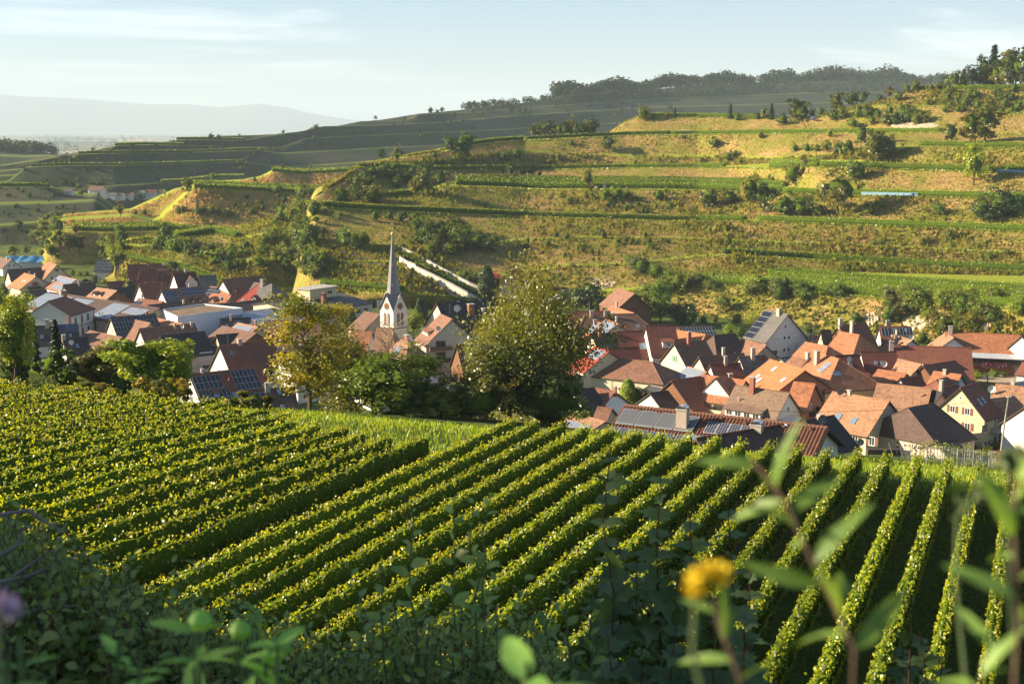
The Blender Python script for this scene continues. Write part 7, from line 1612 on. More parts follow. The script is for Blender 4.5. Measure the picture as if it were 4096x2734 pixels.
# banana plant in the garden
def banana(P, h, label):
    t = thing('banana_plant', label, 'plant', P)
    m = MB(); m.tube([(0, 0, -.2), (0, 0, h*.5)], [.16, .10], 7); m.build('stem', L_GREEN, t)
    for k in range(11):
        a = k*2.4; ln = h*random.uniform(.5, .75); el = random.uniform(.5, 1.25)
        lf = MB(); pts = []
        for j in range(6):
            f = j/5; pts.append(Vector((math.cos(a)*ln*f*math.cos(el*(1-.3*f)), math.sin(a)*ln*f*math.cos(el*(1-.3*f)), h*.42 + ln*(math.sin(el)*f - .55*f*f))))
        sd = Vector((-math.sin(a), math.cos(a), 0))
        for j in range(5):
            w0, w1 = .32*math.sin(math.pi*min(1, (j+.3)/5.3)), .32*math.sin(math.pi*min(1, (j+1.3)/5.3))
            lf.poly([pts[j] - sd*w0, pts[j], pts[j+1], pts[j+1] - sd*w1]); lf.poly([pts[j], pts[j] + sd*w0, pts[j+1] + sd*w1, pts[j+1]])
        lf.build('leaf', L_GREEN, t)
banana(at_z(*px('G', 1230, 745), ZV), 4.2, 'banana plant with long arching leaves in front of the caravan')
banana(at_z(*px('G', 1140, 600), ZV), 3.6, 'smaller banana plant behind the garden bushes')

# ================================================================== trees on the bank behind the vineyard
def near_tree(x, ytop, d, wpx, kind, mat, label, n, leaf, name='tree', var=0, zb=None, bark=None, limbs=True, cat='tree', yb=None):
    Pt = at_Y(x, ytop, d); zb = drop(Pt.x, Pt.y) - .2 if zb is None else zb
    h = Pt.z - zb; wm = wpx*dist_px(Pt)
    nat = {'round': .78, 'tall': .56, 'bush': 1.15, 'spread': 1.05, 'conifer': .42, 'column': .27, 'birch': .66, 'willow': .9}[kind]
    t = thing(name, label, cat, (Pt.x, Pt.y, zb))
    sc = (wm/nat, wm/nat, h)
    sd = 100 + len(PLANTS)*7 + var
    cm = crown_mesh('crown', kind, n, leaf/h, sd, core=kind != 'tall')
    # keep leaves close to square after the stretch
    c = obj('crown', cm, t, scale=sc); c.material_slots[0].link = 'OBJECT'; c.material_slots[0].material = mat
    tm = limb_mesh('trunk', kind, sd, bark or M_BARK, big=True)
    obj('trunk', tm, t, scale=(sc[0]*.9, sc[1]*.9, sc[2]))
    PLANTS.append(t)
    return t
near_tree(2150, 1045, 145, 560, 'birch', L_BIRCH, 'tall yellowing birch in the middle of the picture', 29000, 0.34, 'birch_tree', bark=M_BARK_B)
near_tree(2040, 1330, 138, 360, 'round', L_OLIVE, 'dense green tree in front of the birch', 11000, 0.30, var=1)
near_tree(1900, 1470, 135, 330, 'bush', L_OLIVE, 'olive bush at the left foot of the birch', 6500, 0.29, 'shrub', cat='shrub', var=2)
near_tree(2200, 1480, 136, 360, 'bush', L_GREEN, 'dark bush at the right foot of the birch', 7000, 0.29, 'shrub', cat='shrub', var=3)
near_tree(1760, 1570, 133, 190, 'bush', L_BRIGHT, 'bright round bush between the bare-topped tree and the birch', 4500, 0.28, 'shrub', cat='shrub', var=4)
near_tree(1225, 1165, 118, 330, 'tall', L_YELLOW, 'slender tree with sparse yellow autumn leaves', 9500, 0.30, var=5)
near_tree(1490, 1400, 135, 430, 'round', L_BRIGHT, 'leafy lower part of the tree with bare upper twigs', 8500, 0.29, var=6)
near_tree(1370, 1300, 137, 300, 'tall', L_OLIVE, 'loose olive tree left of the bare twigs', 6000, 0.29, var=7)
near_tree(1620, 1500, 134, 280, 'bush', L_GREEN, 'green bush below the bare twigs', 5000, 0.28, 'shrub', cat='shrub', var=8)
for k, (x, yt, w) in enumerate(((1430, 1290, 190), (1560, 1270, 230), (1650, 1340, 170))):
    Pt = at_Y(x, yt, 137); zb = drop(Pt.x, Pt.y); h = Pt.z - zb
    t = thing('bare_tree', ('leftmost', 'middle', 'rightmost')[k] + ' of the bare leafless stems in front of the church', 'tree', (Pt.x, Pt.y, zb), k*1.3, 'bare stems')
    obj('trunk', limb_mesh('trunk', 'bare', 300+k, M_TWIG, big=True), t, scale=(h*.42, h*.42, h))
    m = MB(); rr = random.Random(40+k)
    for b in range(70):
        a = rr.uniform(0, 6.28); z = rr.uniform(.45, .93)*h; ln = rr.uniform(.8, 2.4); p = Vector((rr.uniform(-.5, .5), rr.uniform(-.5, .5), z))
        q = p + Vector((math.cos(a), math.sin(a), rr.uniform(.0, .9)))*ln*.6; r2 = q + Vector((math.cos(a+.6), math.sin(a+.6), rr.uniform(-.2, .8)))*ln*.5
        m.tube([p, q, r2], [.035, .022, .01], 3, cap=False)
    m.build('twigs', M_TWIG, t)
near_tree(600, 1355, 128, 300, 'round', L_BRIGHT, 'bright yellow-green maple in front of the black-roofed pink house', 8500, 0.35, 'maple_tree', var=9)
near_tree(390, 1385, 132, 230, 'round', L_OLIVE, 'olive-brown round tree left of the bright maple', 6500, 0.29, var=10)
near_tree(470, 1480, 122, 150, 'bush', L_DARK, 'dark bush under the bright maple', 3000, 0.29, 'shrub', cat='shrub', var=11)
near_tree(660, 1500, 113, 210, 'bush', L_YELLOW, 'yellow bush at the vineyard edge before the red solar house', 5000, 0.26, 'shrub', cat='shrub', var=12)
near_tree(330, 1530, 112, 240, 'bush', L_YELLOW, 'yellow-green bush at the left end of the vineyard edge', 4500, 0.26, 'shrub', cat='shrub', var=13)
near_tree(880, 1590, 113, 150, 'bush', L_GREEN, 'low green bush before the small white gabled house', 3000, 0.26, 'shrub', cat='shrub', var=14)
near_tree(1010, 1560, 113, 170, 'bush', L_OLIVE, 'airy bush right of the small white gabled house', 2500, 0.26, 'shrub', cat='shrub', var=15)
near_tree(40, 1175, 122, 190, 'round', L_BRIGHT, 'bright leafy tree at the left picture edge', 6500, 0.35, var=16)
near_tree(45, 1330, 124, 130, 'bush', L_DARK, 'dark round bush at the left picture edge', 3000, 0.29, 'shrub', cat='shrub', var=17)
near_tree(132, 1268, 138, 66, 'conifer', L_NEEDLE, 'dark spruce on the left, the more slender one', 3500, 0.35, 'spruce_tree', var=18)
near_tree(218, 1272, 140, 100, 'conifer', L_NEEDLE, 'dark spruce on the left, the broader one', 4500, 0.35, 'spruce_tree', var=19)
near_tree(215, 1390, 133, 150, 'bush', L_GREEN, 'green shrub at the foot of the broader spruce', 3500, 0.29, 'shrub', cat='shrub', var=20)
near_tree(265, 1450, 128, 130, 'bush', L_DARK, 'dark shrub below the broader spruce', 3000, 0.29, 'shrub', cat='shrub', var=21)
near_tree(100, 1360, 134, 60, 'bush', L_BRIGHT, 'small lit shrub left of the slender spruce', 1500, 0.29, 'shrub', cat='shrub', var=22)

# ================================================================== scrub, dry grass and meadow grass (nobody could count it)
rg = np.random.default_rng(9)
def scrub(hill, keys, n, mat, name, label, size, xr, lean=.35, up=.5):
    """tufts spread over the banks between pairs of contour lines"""
    Vs, Qs = [], []; b = 0
    for (a, c) in keys:
        k = n//len(keys); x = rg.uniform(xr[0], xr[1], k); A = ring_at(a, x); B = ring_at(c, x); t = rg.uniform(.02, .98, k)[:, None]
        P = A*(1-t) + B*t + np.array([0, 0, 1])*.1
        P[:, 1] -= .25
        hgt = size*rg.uniform(.5, 1.5, k)*(1 + .5*fbm(P[:, 0], P[:, 2], .15, 2, 3.0))
        V, Q = grass_cards(P, np.clip(hgt, .15, 3), rg, lean=.5, wid=.42)
        Vs.append(V); Qs.append(Q + b); b += len(V)
    o = obj(name, mesh_np(name, np.concatenate(Vs), np.concatenate(Qs), mat)); tag(o, label, None, None, 'stuff'); return o
RB = [('h1b', 'h2'), ('h2b', 'h2m'), ('h2mb', 'h3'), ('h3b', 'h4'), ('h4b', 'h5'), ('h5b', 'h5m'), ('h5mb', 'h6'), ('h6b', 'h7'), ('h7b', 'h8')]
scrub('terraced_hill', RB, 60000, L_DRY, 'dry_grass', 'dry brown grass on the terrace banks', .55, (740, 2540))
scrub('terraced_hill', [('h0', 'h1'), ('h1b', 'h2'), ('h2b', 'h2m'), ('h2mb', 'h3'), ('h3b', 'h4'), ('h5b', 'h5m'), ('h7b', 'h8')], 36000, L_SCRUB, 'scrub', 'green scrub on the terrace banks', 1.1, (740, 2540))
scrub('garden_slope', [('g0', 'g1'), ('g1b', 'g2'), ('g2b', 'g3'), ('g3b', 'g4')], 20000, L_SCRUB, 'scrub', 'green scrub on the slope left of the church', .9, (270, 900))
scrub('steep_spur', [('s1b', 's2'), ('s2b', 's3')], 12000, L_DRY, 'dry_grass', 'dry grass on the steep dark spur', .8, (150, 820))
# green strips along the terrace lips
Vs, Qs = [], []; b = 0
for kx in ('h1', 'h2', 'h2m', 'h3', 'h4', 'h5', 'h6', 'h7', 'h8'):
    k = 2400; x = rg.uniform(740, 2540, k); P = ring_at(kx, x); P[:, 1] += rg.uniform(-.6, 1.0, k)
    V, Q = grass_cards(P, .75, rg, lean=.4, wid=.5); Vs.append(V); Qs.append(Q + b); b += len(V)
o = obj('grass', mesh_np('grass', np.concatenate(Vs), np.concatenate(Qs), L_LIP)); tag(o, 'green grass along the terrace edges', None, None, 'stuff')
# meadow strip beyond the vine rows and grass between the right-hand rows
def grass_patch(n, srange, prange, h, label, wid=.10):
    s = rg.uniform(*srange, n); p = rg.uniform(*prange, n); X, Y = row_xy(s, p)
    P = np.stack([X, Y, ground_z(X, Y)], -1); V, Q = grass_cards(P, h, rg, lean=.6, wid=wid)
    o = obj('grass', mesh_np('grass', V, Q, L_GRASS)); tag(o, label, None, None, 'stuff')
grass_patch(26000, (80, 104), (-84, 14), .42, 'long lit grass behind the foreground vine rows')
grass_patch(16000, (98, 150), (-40, 24), .45, 'grass on the slope below the vineyard')
grass_patch(26000, (36, 88), (-22, 10), .20, 'short grass between the right-hand vine rows', wid=.16)
grass_patch(9000, (86, 122), (-125, -78), .3, 'mown grass on the path left of the vineyard')

# forest on the far ridge and hazy woods in the plain
def wood(name, label, P, H, mat, cards, size, r, spreadr=.42):
    n = len(P); idx = np.repeat(np.arange(n), cards); d = unit(n*cards, r); rad = r.uniform(.4, 1, n*cards)**.5
    C = P[idx] + d*(rad*H[idx]*spreadr)[:, None]*np.array([1, 1, 1.05]) + np.array([0, 0, 1])*(H[idx]*.55)[:, None]
    V, Q = leaf_cards(C, d*.7 + np.array([0, 0, .4]) + .5*unit(n*cards, r), size*H[idx]*r.uniform(.6, 1.3, n*cards), r)
    o = obj(name, mesh_np(name, V, Q, mat)); tag(o, label, None, None, 'stuff'); return o
n = 900; x = rg.uniform(1270, 2300, n); A = ring_at('r7b', x); B = ring_at('r8', x); t = (rg.uniform(0, 1, n)**2.2)[:, None]
wood('forest', 'dark forest along the top of the far ridge', A*(1-t) + B*t, rg.uniform(9, 22, n)*(1 + .2*np.sin(x*.05)), L_FAR, 40, .24, rg)
n = 200; x = rg.uniform(1060, 1500, n); A = ring_at('r6b', x); B = ring_at('r7b', x); t = rg.uniform(.6, 1, n)[:, None]
wood('forest', 'lower woodland on the shoulder of the far ridge', A*(1-t) + B*t, rg.uniform(6, 11, n), L_FAR, 40, .22, rg)
n = 420; x = rg.uniform(1300, 2150, n); A = ring_at('r6b', x); B = ring_at('r7', x); t = rg.uniform(0, 1, n)[:, None]
wood('forest', 'scattered woodland on the dark far slope', A*(1-t) + B*t, rg.uniform(5, 12, n), L_FAR, 28, .27, rg)
n = 160; x = rg.uniform(-120, 130, n); A = ring_at('k2b', x); B = ring_at('k3', x); t = rg.uniform(0.3, 1, n)[:, None]
wood('forest', 'hazy wood on the knoll at the far left', A*(1-t) + B*t, rg.uniform(9, 15, n), L_FAR, 40, .22, rg)
n = 900; Yp = np.exp(rg.uniform(math.log(2000), math.log(12000), n)); Yp = np.round(Yp/420)*420*(1 + .02*rg.normal(size=n)); Xp = rg.uniform(-.55, .1, n)*Yp
msk = fbm(Xp/900, Yp/600, 2.0, 3, 4.0) > -.1; Xp, Yp = Xp[msk], Yp[msk]
wood('forest', 'hazy woods in the plain at far left', np.stack([Xp, Yp, ground_z(Xp, Yp)], -1), rg.uniform(12, 24, len(Xp)), L_FAR, 26, .4, rg, spreadr=.8)
# ================================================================== roads, walls and small things
M_ROAD = mat_plain('asphalt', (0.13, 0.12, 0.11), var=.2, scale=.8, rough=.9)
M_GRAVEL = mat_plain('gravel_yard', (0.34, 0.27, 0.19), var=.2, scale=1.2, rough=.95)
def strip(name, pts, width, mat, lift=.12, crop='P', z=None, Y=None):
    """a ribbon laid on the land along surveyed points"""
    P = []
    for a, b in zip(pts[:-1], pts[1:]):
        for k in range(8): P.append((a[0] + (b[0]-a[0])*k/8, a[1] + (b[1]-a[1])*k/8))
    P.append(pts[-1]); W = [spot(crop, x, y, z) for x, y in P]; W = [w for w in W if w is not None]
    V = []; Q = []
    for i, w in enumerate(W):
        t = W[min(i+1, len(W)-1)] - W[max(i-1, 0)]; t.z = 0; t.normalize(); s_ = Vector((-t.y, t.x, 0))
        for sg in (-1, 1):
            p = w + s_*sg*width/2; V.append((p.x, p.y, w.z + lift))
    for i in range(len(W)-1): Q.append((2*i, 2*i+1, 2*i+3, 2*i+2))
    o = obj(name, mesh_np(name, V, Q, mat)); o['kind'] = 'structure'; return o
strip('road', [(0, 148), (120, 195), (260, 250), (480, 325), (700, 395), (900, 490), (1080, 590)], 3.6, M_ROAD, .25, 'C')
strip('road', [(2100, 900), (2150, 930), (2160, 960), (2120, 1000)], 4.0, M_ROAD, .25, 'H1')
strip('road', [(1085, 395), (1090, 410), (1120, 440), (1160, 445)], 6.0, M_ROAD, .25, 'H3')
strip('road', [(1290, 350), (1400, 332), (1560, 318), (1700, 312)], 3.0, mat_plain('pale_track', (.42, .36, .29)), .3, 'H3')
strip('road', [(1560, 640), (1620, 628), (1660, 618)], 5.0, M_ROAD, .25, 'H3')
strip('street', [(700, 930), (800, 1010), (900, 1085), (1000, 1150), (1080, 1210)], 6.0, M_ROAD, .12, 'C', ZV)
strip('path', [(560, 1195), (700, 1200), (790, 1205)], 4.0, mat_plain('pale_path', (.36, .30, .24)), .15, 'H1')
strip('yard', [(1290, 740), (1380, 690), (1460, 640), (1560, 600)], 9.0, M_GRAVEL, .10, 'G', ZV)
strip('yard', [(880, 1200), (1000, 1190), (1150, 1215)], 8.0, mat_plain('concrete_yard', (.42, .37, .31)), .10, 'G', ZV)

# pale retaining walls climbing the slope
M_WALLST = mat_plain('limewashed_wall', (0.80, 0.70, 0.54), var=.15, scale=.6, rough=.95, dirt=(0.50, 0.40, 0.27))
def garden_wall(label, pts, hpx):
    """pts: foot of the wall; hpx: its height in pixels of the crop"""
    W = [spot('C', x, y + h) - Vector((0, 0, .3)) for (x, y), h in zip(pts, hpx)]; H_ = [h/1.96*dist_px(w) + .3 for h, w in zip(hpx, W)]; base = W[0]
    t = thing('garden_wall', label, 'wall', base)
    for i in range(len(W)-1):
        a, b = W[i] - base, W[i+1] - base; n = Vector((-(b-a).y, (b-a).x, 0)).normalized()*.3
        m = MB(); q = [a - n, b - n, b + n, a + n]; hh = [H_[i], H_[i+1], H_[i+1], H_[i]]
        lo = [(p.x, p.y, p.z - 2) for p in q]; hi = [(p.x, p.y, p.z + h) for p, h in zip(q, hh)]
        for k in range(4): m.poly([lo[k], lo[(k+1) % 4], hi[(k+1) % 4], hi[k]])
        m.poly(hi); m.build('wall_section', M_WALLST, t)
        c0, c1 = Vector(hi[0]) + n, Vector(hi[1]) + n
        MB().tube([c0 + Vector((0, 0, .05)), c1 + Vector((0, 0, .05))], .38, 4).build('coping', M_CONC, t)
    return t
garden_wall('upper of the two pale walls descending right of the church spire', [(578, 168), (700, 222), (860, 310), (1020, 395), (1130, 450), (1225, 490)], [26, 26, 30, 32, 34, 34])
garden_wall('lower of the two pale walls descending right of the church spire', [(570, 243), (640, 285), (706, 310), (712, 325), (860, 395), (1010, 470), (1120, 530), (1220, 580)], [26, 52, 60, 56, 58, 60, 56, 30])
for k in range(2):
    pts = [spot('C', x, y) for x, y in (((600, 225), (760, 312), (900, 392), (1060, 478), (1190, 548)) if k == 0 else ((640, 262), (760, 330), (900, 405), (1060, 490), (1180, 556)))]
    path = np.array([[p.x, p.y, p.z - .1] for p in pts]); V, Q, mi = hedge(path, 1.6, .8, .3, 16, .35, rh_, rag=.25, cl=2)
    t = thing('vine_row', ('upper', 'lower')[k] + ' vine row growing between the two pale walls', 'vine row', pts[0], 0, 'vine rows between the walls')
    obj('foliage', mesh_np('foliage', V - np.array(pts[0]), Q, [M_VINE_F, M_CORE], midx=mi), t)

# pale cliff of bare loess behind the right-hand roofs
M_LOESS = mat_plain('bare_loess', (0.48, 0.38, 0.26), var=.25, scale=.5, rough=.95, dirt=(0.33, 0.25, 0.15), bump=.8)
def cliff(crop, x0, x1, y0, y1, seed):
    """a bare steep face that follows the land behind it"""
    r = np.random.default_rng(seed); nx, nz = 26, 8; V = []
    for j in range(nz):
        for i in range(nx):
            u, v = i/(nx-1), j/(nz-1); e = math.sin(math.pi*u)**.6
            yc = (y0 + y1)/2 + (.5 - v)*(y1 - y0)*e*(1 + .15*math.sin(u*19 + seed)); P = spot(crop, x0 + (x1-x0)*u, yc)
            d = P.normalized(); P = P - d*(.35 + .5*e*(.6 + .4*math.sin(u*31 + v*3 + seed)) + r.uniform(0, .2))*(1 if 0 < i < nx-1 and 0 < j < nz-1 else -.4); V.append(tuple(P))
    id_ = np.arange(nx*nz).reshape(nz, nx); Q = np.stack([id_[:-1, :-1], id_[:-1, 1:], id_[1:, 1:], id_[1:, :-1]], -1).reshape(-1, 4)
    o = obj('loess_cliff', mesh_np('loess_cliff', np.array(V), Q, M_LOESS, smooth=True)); o['kind'] = 'structure'; return o
cliff('G', 470, 730, 110, 270, 1); cliff('G', 120, 260, 100, 230, 2); cliff('G', 1150, 1270, 185, 280, 3); cliff('D', 330, 560, 110, 220, 4); cliff('H3', 1560, 1860, 450, 500, 5); cliff('H3', 200, 540, 500, 528, 6)

# blue bird nets over a vine row
M_NET = mat_plain('pale_blue_net', (0.16, 0.28, 0.36), var=.1, scale=1, rough=.8)
for lip, back, x0, x1, lab in (('h4', 'h4b', 1975, 2105, 'pale blue net hung over a vine row on the middle right terrace'), ('h5', 'h5b', 2285, 2352, 'pale blue net over a vine row near the right edge')):
    xs = np.linspace(x0, x1, 16); A = ring_at(lip, xs); B = ring_at(back, xs); f = .9/np.linalg.norm((B-A)[:, :2], axis=1)[:, None]; P = A*(1-f) + B*f
    V = np.concatenate([P + [0, -.35, .35], P + [0, -.2, 1.5], P + [0, .5, 1.7]]); n = 16; V[:n, 2] += .2*np.sin(np.arange(n)*2.1); V[n:2*n, 2] += .15*np.sin(np.arange(n)*1.3)
    Q = [(j*n+i, j*n+i+1, (j+1)*n+i+1, (j+1)*n+i) for j in range(2) for i in range(n-1)]
    tag(obj('bird_net', mesh_np('bird_net', V, Q, M_NET)), lab, 'net')

# small roofed board and resting people under the yellow tree
P = spot('H2', 1908, 797)
t = thing('information_shelter', 'small roofed notice board beside the lone yellow tree', 'shelter', P)
MB().box(-.9, -.7, -.1, .1, -.3, 2.6).build('post', M_DARKWOOD, t); MB().box(.7, .9, -.1, .1, -.3, 2.6).build('post', M_DARKWOOD, t)
MB().box(-.7, .7, -.05, .05, .9, 2.3).build('board', mat_plain('notice_board', (.55, .48, .36)), t)
rr_ = MB(); rr_.poly([(-1.3, -.9, 2.5), (1.3, -.9, 2.5), (1.3, 0, 3.0), (-1.3, 0, 3.0)]); rr_.poly([(-1.3, 0, 3.0), (1.3, 0, 3.0), (1.3, .9, 2.5), (-1.3, .9, 2.5)]); rr_.build('roof', ROOF['grey'], t)
def person(P, rz, pose, shirt, legs, label):
    t = thing('person', label, 'person', P, rz, 'people resting under the yellow tree')
    skin = mat_plain('skin', (.45, .27, .19), rough=.6)
    if pose == 'stand':
        J = {'pel': (0, 0, .95), 'chest': (0, 0, 1.35), 'neck': (0, 0, 1.5), 'head': (0, -.02, 1.66), 'hl': (-.11, 0, .92), 'hr': (.11, 0, .92), 'kl': (-.12, -.03, .5), 'kr': (.12, -.03, .5), 'fl': (-.12, .02, .06), 'fr': (.12, .02, .06),
             'sl': (-.2, 0, 1.42), 'sr': (.2, 0, 1.42), 'el': (-.26, .02, 1.12), 'er': (.26, .02, 1.12), 'wl': (-.24, -.1, .88), 'wr': (.24, -.1, .88)}
    else:
        J = {'pel': (0, 0, .50), 'chest': (0, -.03, .90), 'neck': (0, -.04, 1.05), 'head': (0, -.08, 1.21), 'hl': (-.11, 0, .48), 'hr': (.11, 0, .48), 'kl': (-.14, -.42, .50), 'kr': (.14, -.42, .50), 'fl': (-.14, -.45, .06), 'fr': (.14, -.45, .06),
             'sl': (-.2, -.03, .97), 'sr': (.2, -.03, .97), 'el': (-.26, -.1, .70), 'er': (.26, -.1, .70), 'wl': (-.14, -.32, .62), 'wr': (.14, -.32, .62)}
    rad = {'pel': .15, 'chest': .165, 'neck': .065, 'head': .11, 'hl': .10, 'hr': .10, 'kl': .065, 'kr': .065, 'fl': .05, 'fr': .05, 'sl': .075, 'sr': .075, 'el': .05, 'er': .05, 'wl': .035, 'wr': .035}
    E = [('pel', 'chest'), ('chest', 'neck'), ('neck', 'head'), ('pel', 'hl'), ('pel', 'hr'), ('hl', 'kl'), ('hr', 'kr'), ('kl', 'fl'), ('kr', 'fr'), ('chest', 'sl'), ('chest', 'sr'), ('sl', 'el'), ('sr', 'er'), ('el', 'wl'), ('er', 'wr')]
    def body(name, keys, grow, mat):
        ks = [k for k in J if k in keys]; m = MB()
        for a, b in E:
            if a in ks and b in ks: m.tube([J[a], Vector(J[a]).lerp(Vector(J[b]), .5), J[b]], [rad[a] + grow, (rad[a] + rad[b])/2 + grow, rad[b] + grow], 8)
        return m.build(name, mat, t, smooth=True)
    body('body', set(J), 0, skin); body('shirt', {'pel', 'chest', 'sl', 'sr', 'el', 'er'}, .018, shirt); body('trousers', {'pel', 'hl', 'hr', 'kl', 'kr', 'fl', 'fr'}, .018, legs)
    m = MB(); m.lathe([(.0, -.12), (.085, -.09), (.11, 0), (.085, .09), (0, .125)], 10, c=J['head']); m.build('head', skin, t, smooth=True)
    h = MB(); h.lathe([(.118, .0), (.10, .085), (.04, .13), (0, .14)], 10, c=(J['head'][0], J['head'][1] + .015, J['head'][2])); h.build('hair', mat_plain('dark_hair', (.05, .035, .025)), t, smooth=True)
    return t
M_C1 = mat_plain('white_shirt', (.62, .60, .58)); M_C2 = mat_plain('pale_dress', (.55, .46, .46)); M_C3 = mat_plain('dark_trousers', (.05, .05, .07)); M_C4 = mat_plain('blue_shirt', (.14, .17, .24)); M_C5 = mat_plain('beige_trousers', (.42, .34, .25))
for k, (x, y, pose, sh, lg, lab) in enumerate(((1849, 796, 'stand', M_C2, M_C5, 'person in pale clothes standing leftmost of the group under the yellow tree'), (1858, 797, 'stand', M_C1, M_C5, 'person in white shirt and beige trousers standing beside the pale one'),
        (1867, 795, 'sit', M_C1, M_C3, 'person in white shirt and dark trousers sitting at the table'), (1880, 794, 'sit', M_C4, M_C3, 'person in blue shirt sitting nearest the notice board'))):
    person(spot('H2', x, y), .4*k - .3, pose, sh, lg, lab)
P = spot('H2', 1873, 796) + Vector((0, -.9, 0))
t = thing('picnic_table', 'low picnic table with the people resting around it', 'table', P)
MB().box(-1.0, 1.0, -.35, .35, .66, .72).build('table_top', M_POST, t)
for x in (-.7, .7): MB().box(x-.05, x+.05, -.3, .3, -.1, .66).build('leg', M_POST, t)
MB().box(-1.6, .9, .75, 1.15, .40, .46).build('bench_seat', M_POST, t); MB().box(-1.4, -1.3, .8, 1.1, -.1, .4).build('bench_leg', M_POST, t); MB().box(.6, .7, .8, 1.1, -.1, .4).build('bench_leg', M_POST, t)

# vehicles
M_VAN = mat_plain('white_vehicle_paint', (.74, .75, .76), rough=.25, var=.02, spec=.5); M_TYRE = mat_plain('tyre', (.02, .02, .02), rough=.9)
def wheel(t, x, y, z, r=.33):
    o = MB().tube([(x, y - .11, z), (x, y + .11, z)], r, 14).build('wheel', M_TYRE, t); MB().tube([(x, y - .12, z), (x, y + .12, z)], r*.55, 10).build('rim', M_METAL, o)
def rounded(prof, w, m=None):
    """side outline (x,z) swept across the width with slightly narrowed edges"""
    m = m or MB(); n = len(prof)
    for y0, y1, s0, s1 in ((-w/2, -w/2+.12, .97, 1), (-w/2+.12, w/2-.12, 1, 1), (w/2-.12, w/2, 1, .97)):
        cx = sum(p[0] for p in prof)/n; cz = sum(p[1] for p in prof)/n
        for i in range(n):
            a, b = prof[i], prof[(i+1) % n]
            f = lambda p, y, s: (cx + (p[0]-cx)*s, y, cz + (p[1]-cz)*s)
            m.poly([f(a, y0, s0), f(b, y0, s0), f(b, y1, s1), f(a, y1, s1)])
    m.poly([(cx + (p[0]-cx)*.97, -w/2, cz + (p[1]-cz)*.97) for p in reversed(prof)][::-1]); m.poly([(cx + (p[0]-cx)*.97, w/2, cz + (p[1]-cz)*.97) for p in reversed(prof)])
    return m
# caravan
A = at_z(*px('G', 1235, 610), ZV); B = at_z(*px('G', 1405, 632), ZV); e = (B-A); rz = math.atan2(e.y, e.x); C_ = (A+B)/2
t = thing('caravan', 'white caravan parked beside the garden at the right', 'caravan', (C_.x, C_.y + 1, ZV), rz)
L2 = e.length/2
rounded([(-L2, .5), (-L2*.97, 2.2), (-L2*.8, 2.62), (L2*.72, 2.62), (L2*.93, 2.1), (L2, 1.2), (L2*.95, .5)], 2.3).build('body', M_VAN, t)
MB().box(L2*.18, L2*.55, -1.19, -1.13, 1.35, 1.95).build('side_window', M_GLASS, t); MB().box(-L2*.62, -L2*.4, -1.18, -1.14, .6, 2.1).build('door', M_BLIND, t)
MB().box(L2*.90, L2*.98, -.8, .8, 1.3, 1.85).build('front_window', M_SKYL, t); MB().tube([(L2*.9, 0, .5), (L2*1.25, 0, .5)], .06, 6).build('drawbar', M_RAIL, t)
for y in (-1.05, 1.05): wheel(t, -.2, y, .34)
MB().box(L2*1.16, L2*1.3, -.08, .08, 0, .5).build('jockey_wheel', M_RAIL, t)
# box trailer with grey cover
A = at_z(*px('G', 1350, 590), ZV); B = at_z(*px('G', 1470, 595), ZV); e = (B-A); C_ = (A+B)/2
t = thing('covered_trailer', 'trailer with beige canvas cover behind the caravan', 'trailer', (C_.x, C_.y + 1.2, ZV), math.atan2(e.y, e.x)); L2 = e.length/2
rounded([(-L2, .75), (-L2, 2.75), (-L2+.15, 2.85), (L2-.15, 2.85), (L2, 2.75), (L2, .75)], 2.0).build('cover', mat_plain('canvas', (.52, .48, .38)), t)
MB().box(-L2, L2+.6, -1.0, 1.0, .55, .74).build('chassis', M_RAIL, t)
for y in (-1.0, 1.0): wheel(t, -.3, y, .33)
# camper on the hill road
P = spot('H3', 1100, 403)
t = thing('camper_van', 'white camper van parked on the hill road near the skyline', 'camper van', P + Vector((0, 0, .2)), R(-115))
rounded([(-3.2, .5), (-3.2, 2.9), (1.2, 2.95), (2.0, 2.3), (2.5, 1.5), (3.2, 1.3), (3.25, .5)], 2.3).build('body', M_VAN, t)
MB().box(1.7, 2.55, -1.17, -1.12, 1.5, 2.2).build('side_window', M_GLASS, t); ws = MB(); ws.poly([(2.42, -.95, 1.68), (2.42, .95, 1.68), (2.10, .9, 2.25), (2.10, -.9, 2.25)]); ws.build('windscreen', M_GLASS, t); MB().box(3.2, 3.27, -.9, .9, .55, .8).build('bumper', M_RAIL, t)
for x in (-1.9, 2.2):
    for y in (-1.05, 1.05): wheel(t, x, y, .36)
P = spot('H3', 1107, 440); tag(MB().box(-1.1, 1.1, -.05, .05, .2, 1.9).build('sign_board', M_VAN), 'blank white board standing beside the hill road', 'sign').location = P
# dark car by the left houses
def car(P, rz, col, label):
    t = thing('car', label, 'car', P, rz); m = mat_plain('car_paint', col, rough=.2, spec=.6, var=.02)
    rounded([(-2.1, .35), (-2.15, .8), (-1.7, .95), (1.0, .95), (2.0, .82), (2.15, .6), (2.1, .35)], 1.75).build('body', m, t)
    rounded([(-1.6, .95), (-1.2, 1.42), (.3, 1.45), (1.05, .95)], 1.5).build('cabin', M_GLASS, t); MB().box(-1.15, .25, -.66, .66, 1.44, 1.48).build('car_roof', m, t)
    for x in (-1.3, 1.35):
        for y in (-.8, .8): wheel(t, x, y, .31)
    for y in (-.6, .6): MB().box(2.05, 2.16, y-.16, y+.16, .6, .75).build('headlight', M_FRAME, t)
car(at_z(*px('A', 780, 402), ZV), R(20), (.03, .04, .06), 'dark car parked on the lawn behind the solar-roofed house')
car(at_z(*px('D', 885, 845), ZV), R(60), (.02, .025, .035), 'dark car in the lane beside the green-shuttered house')

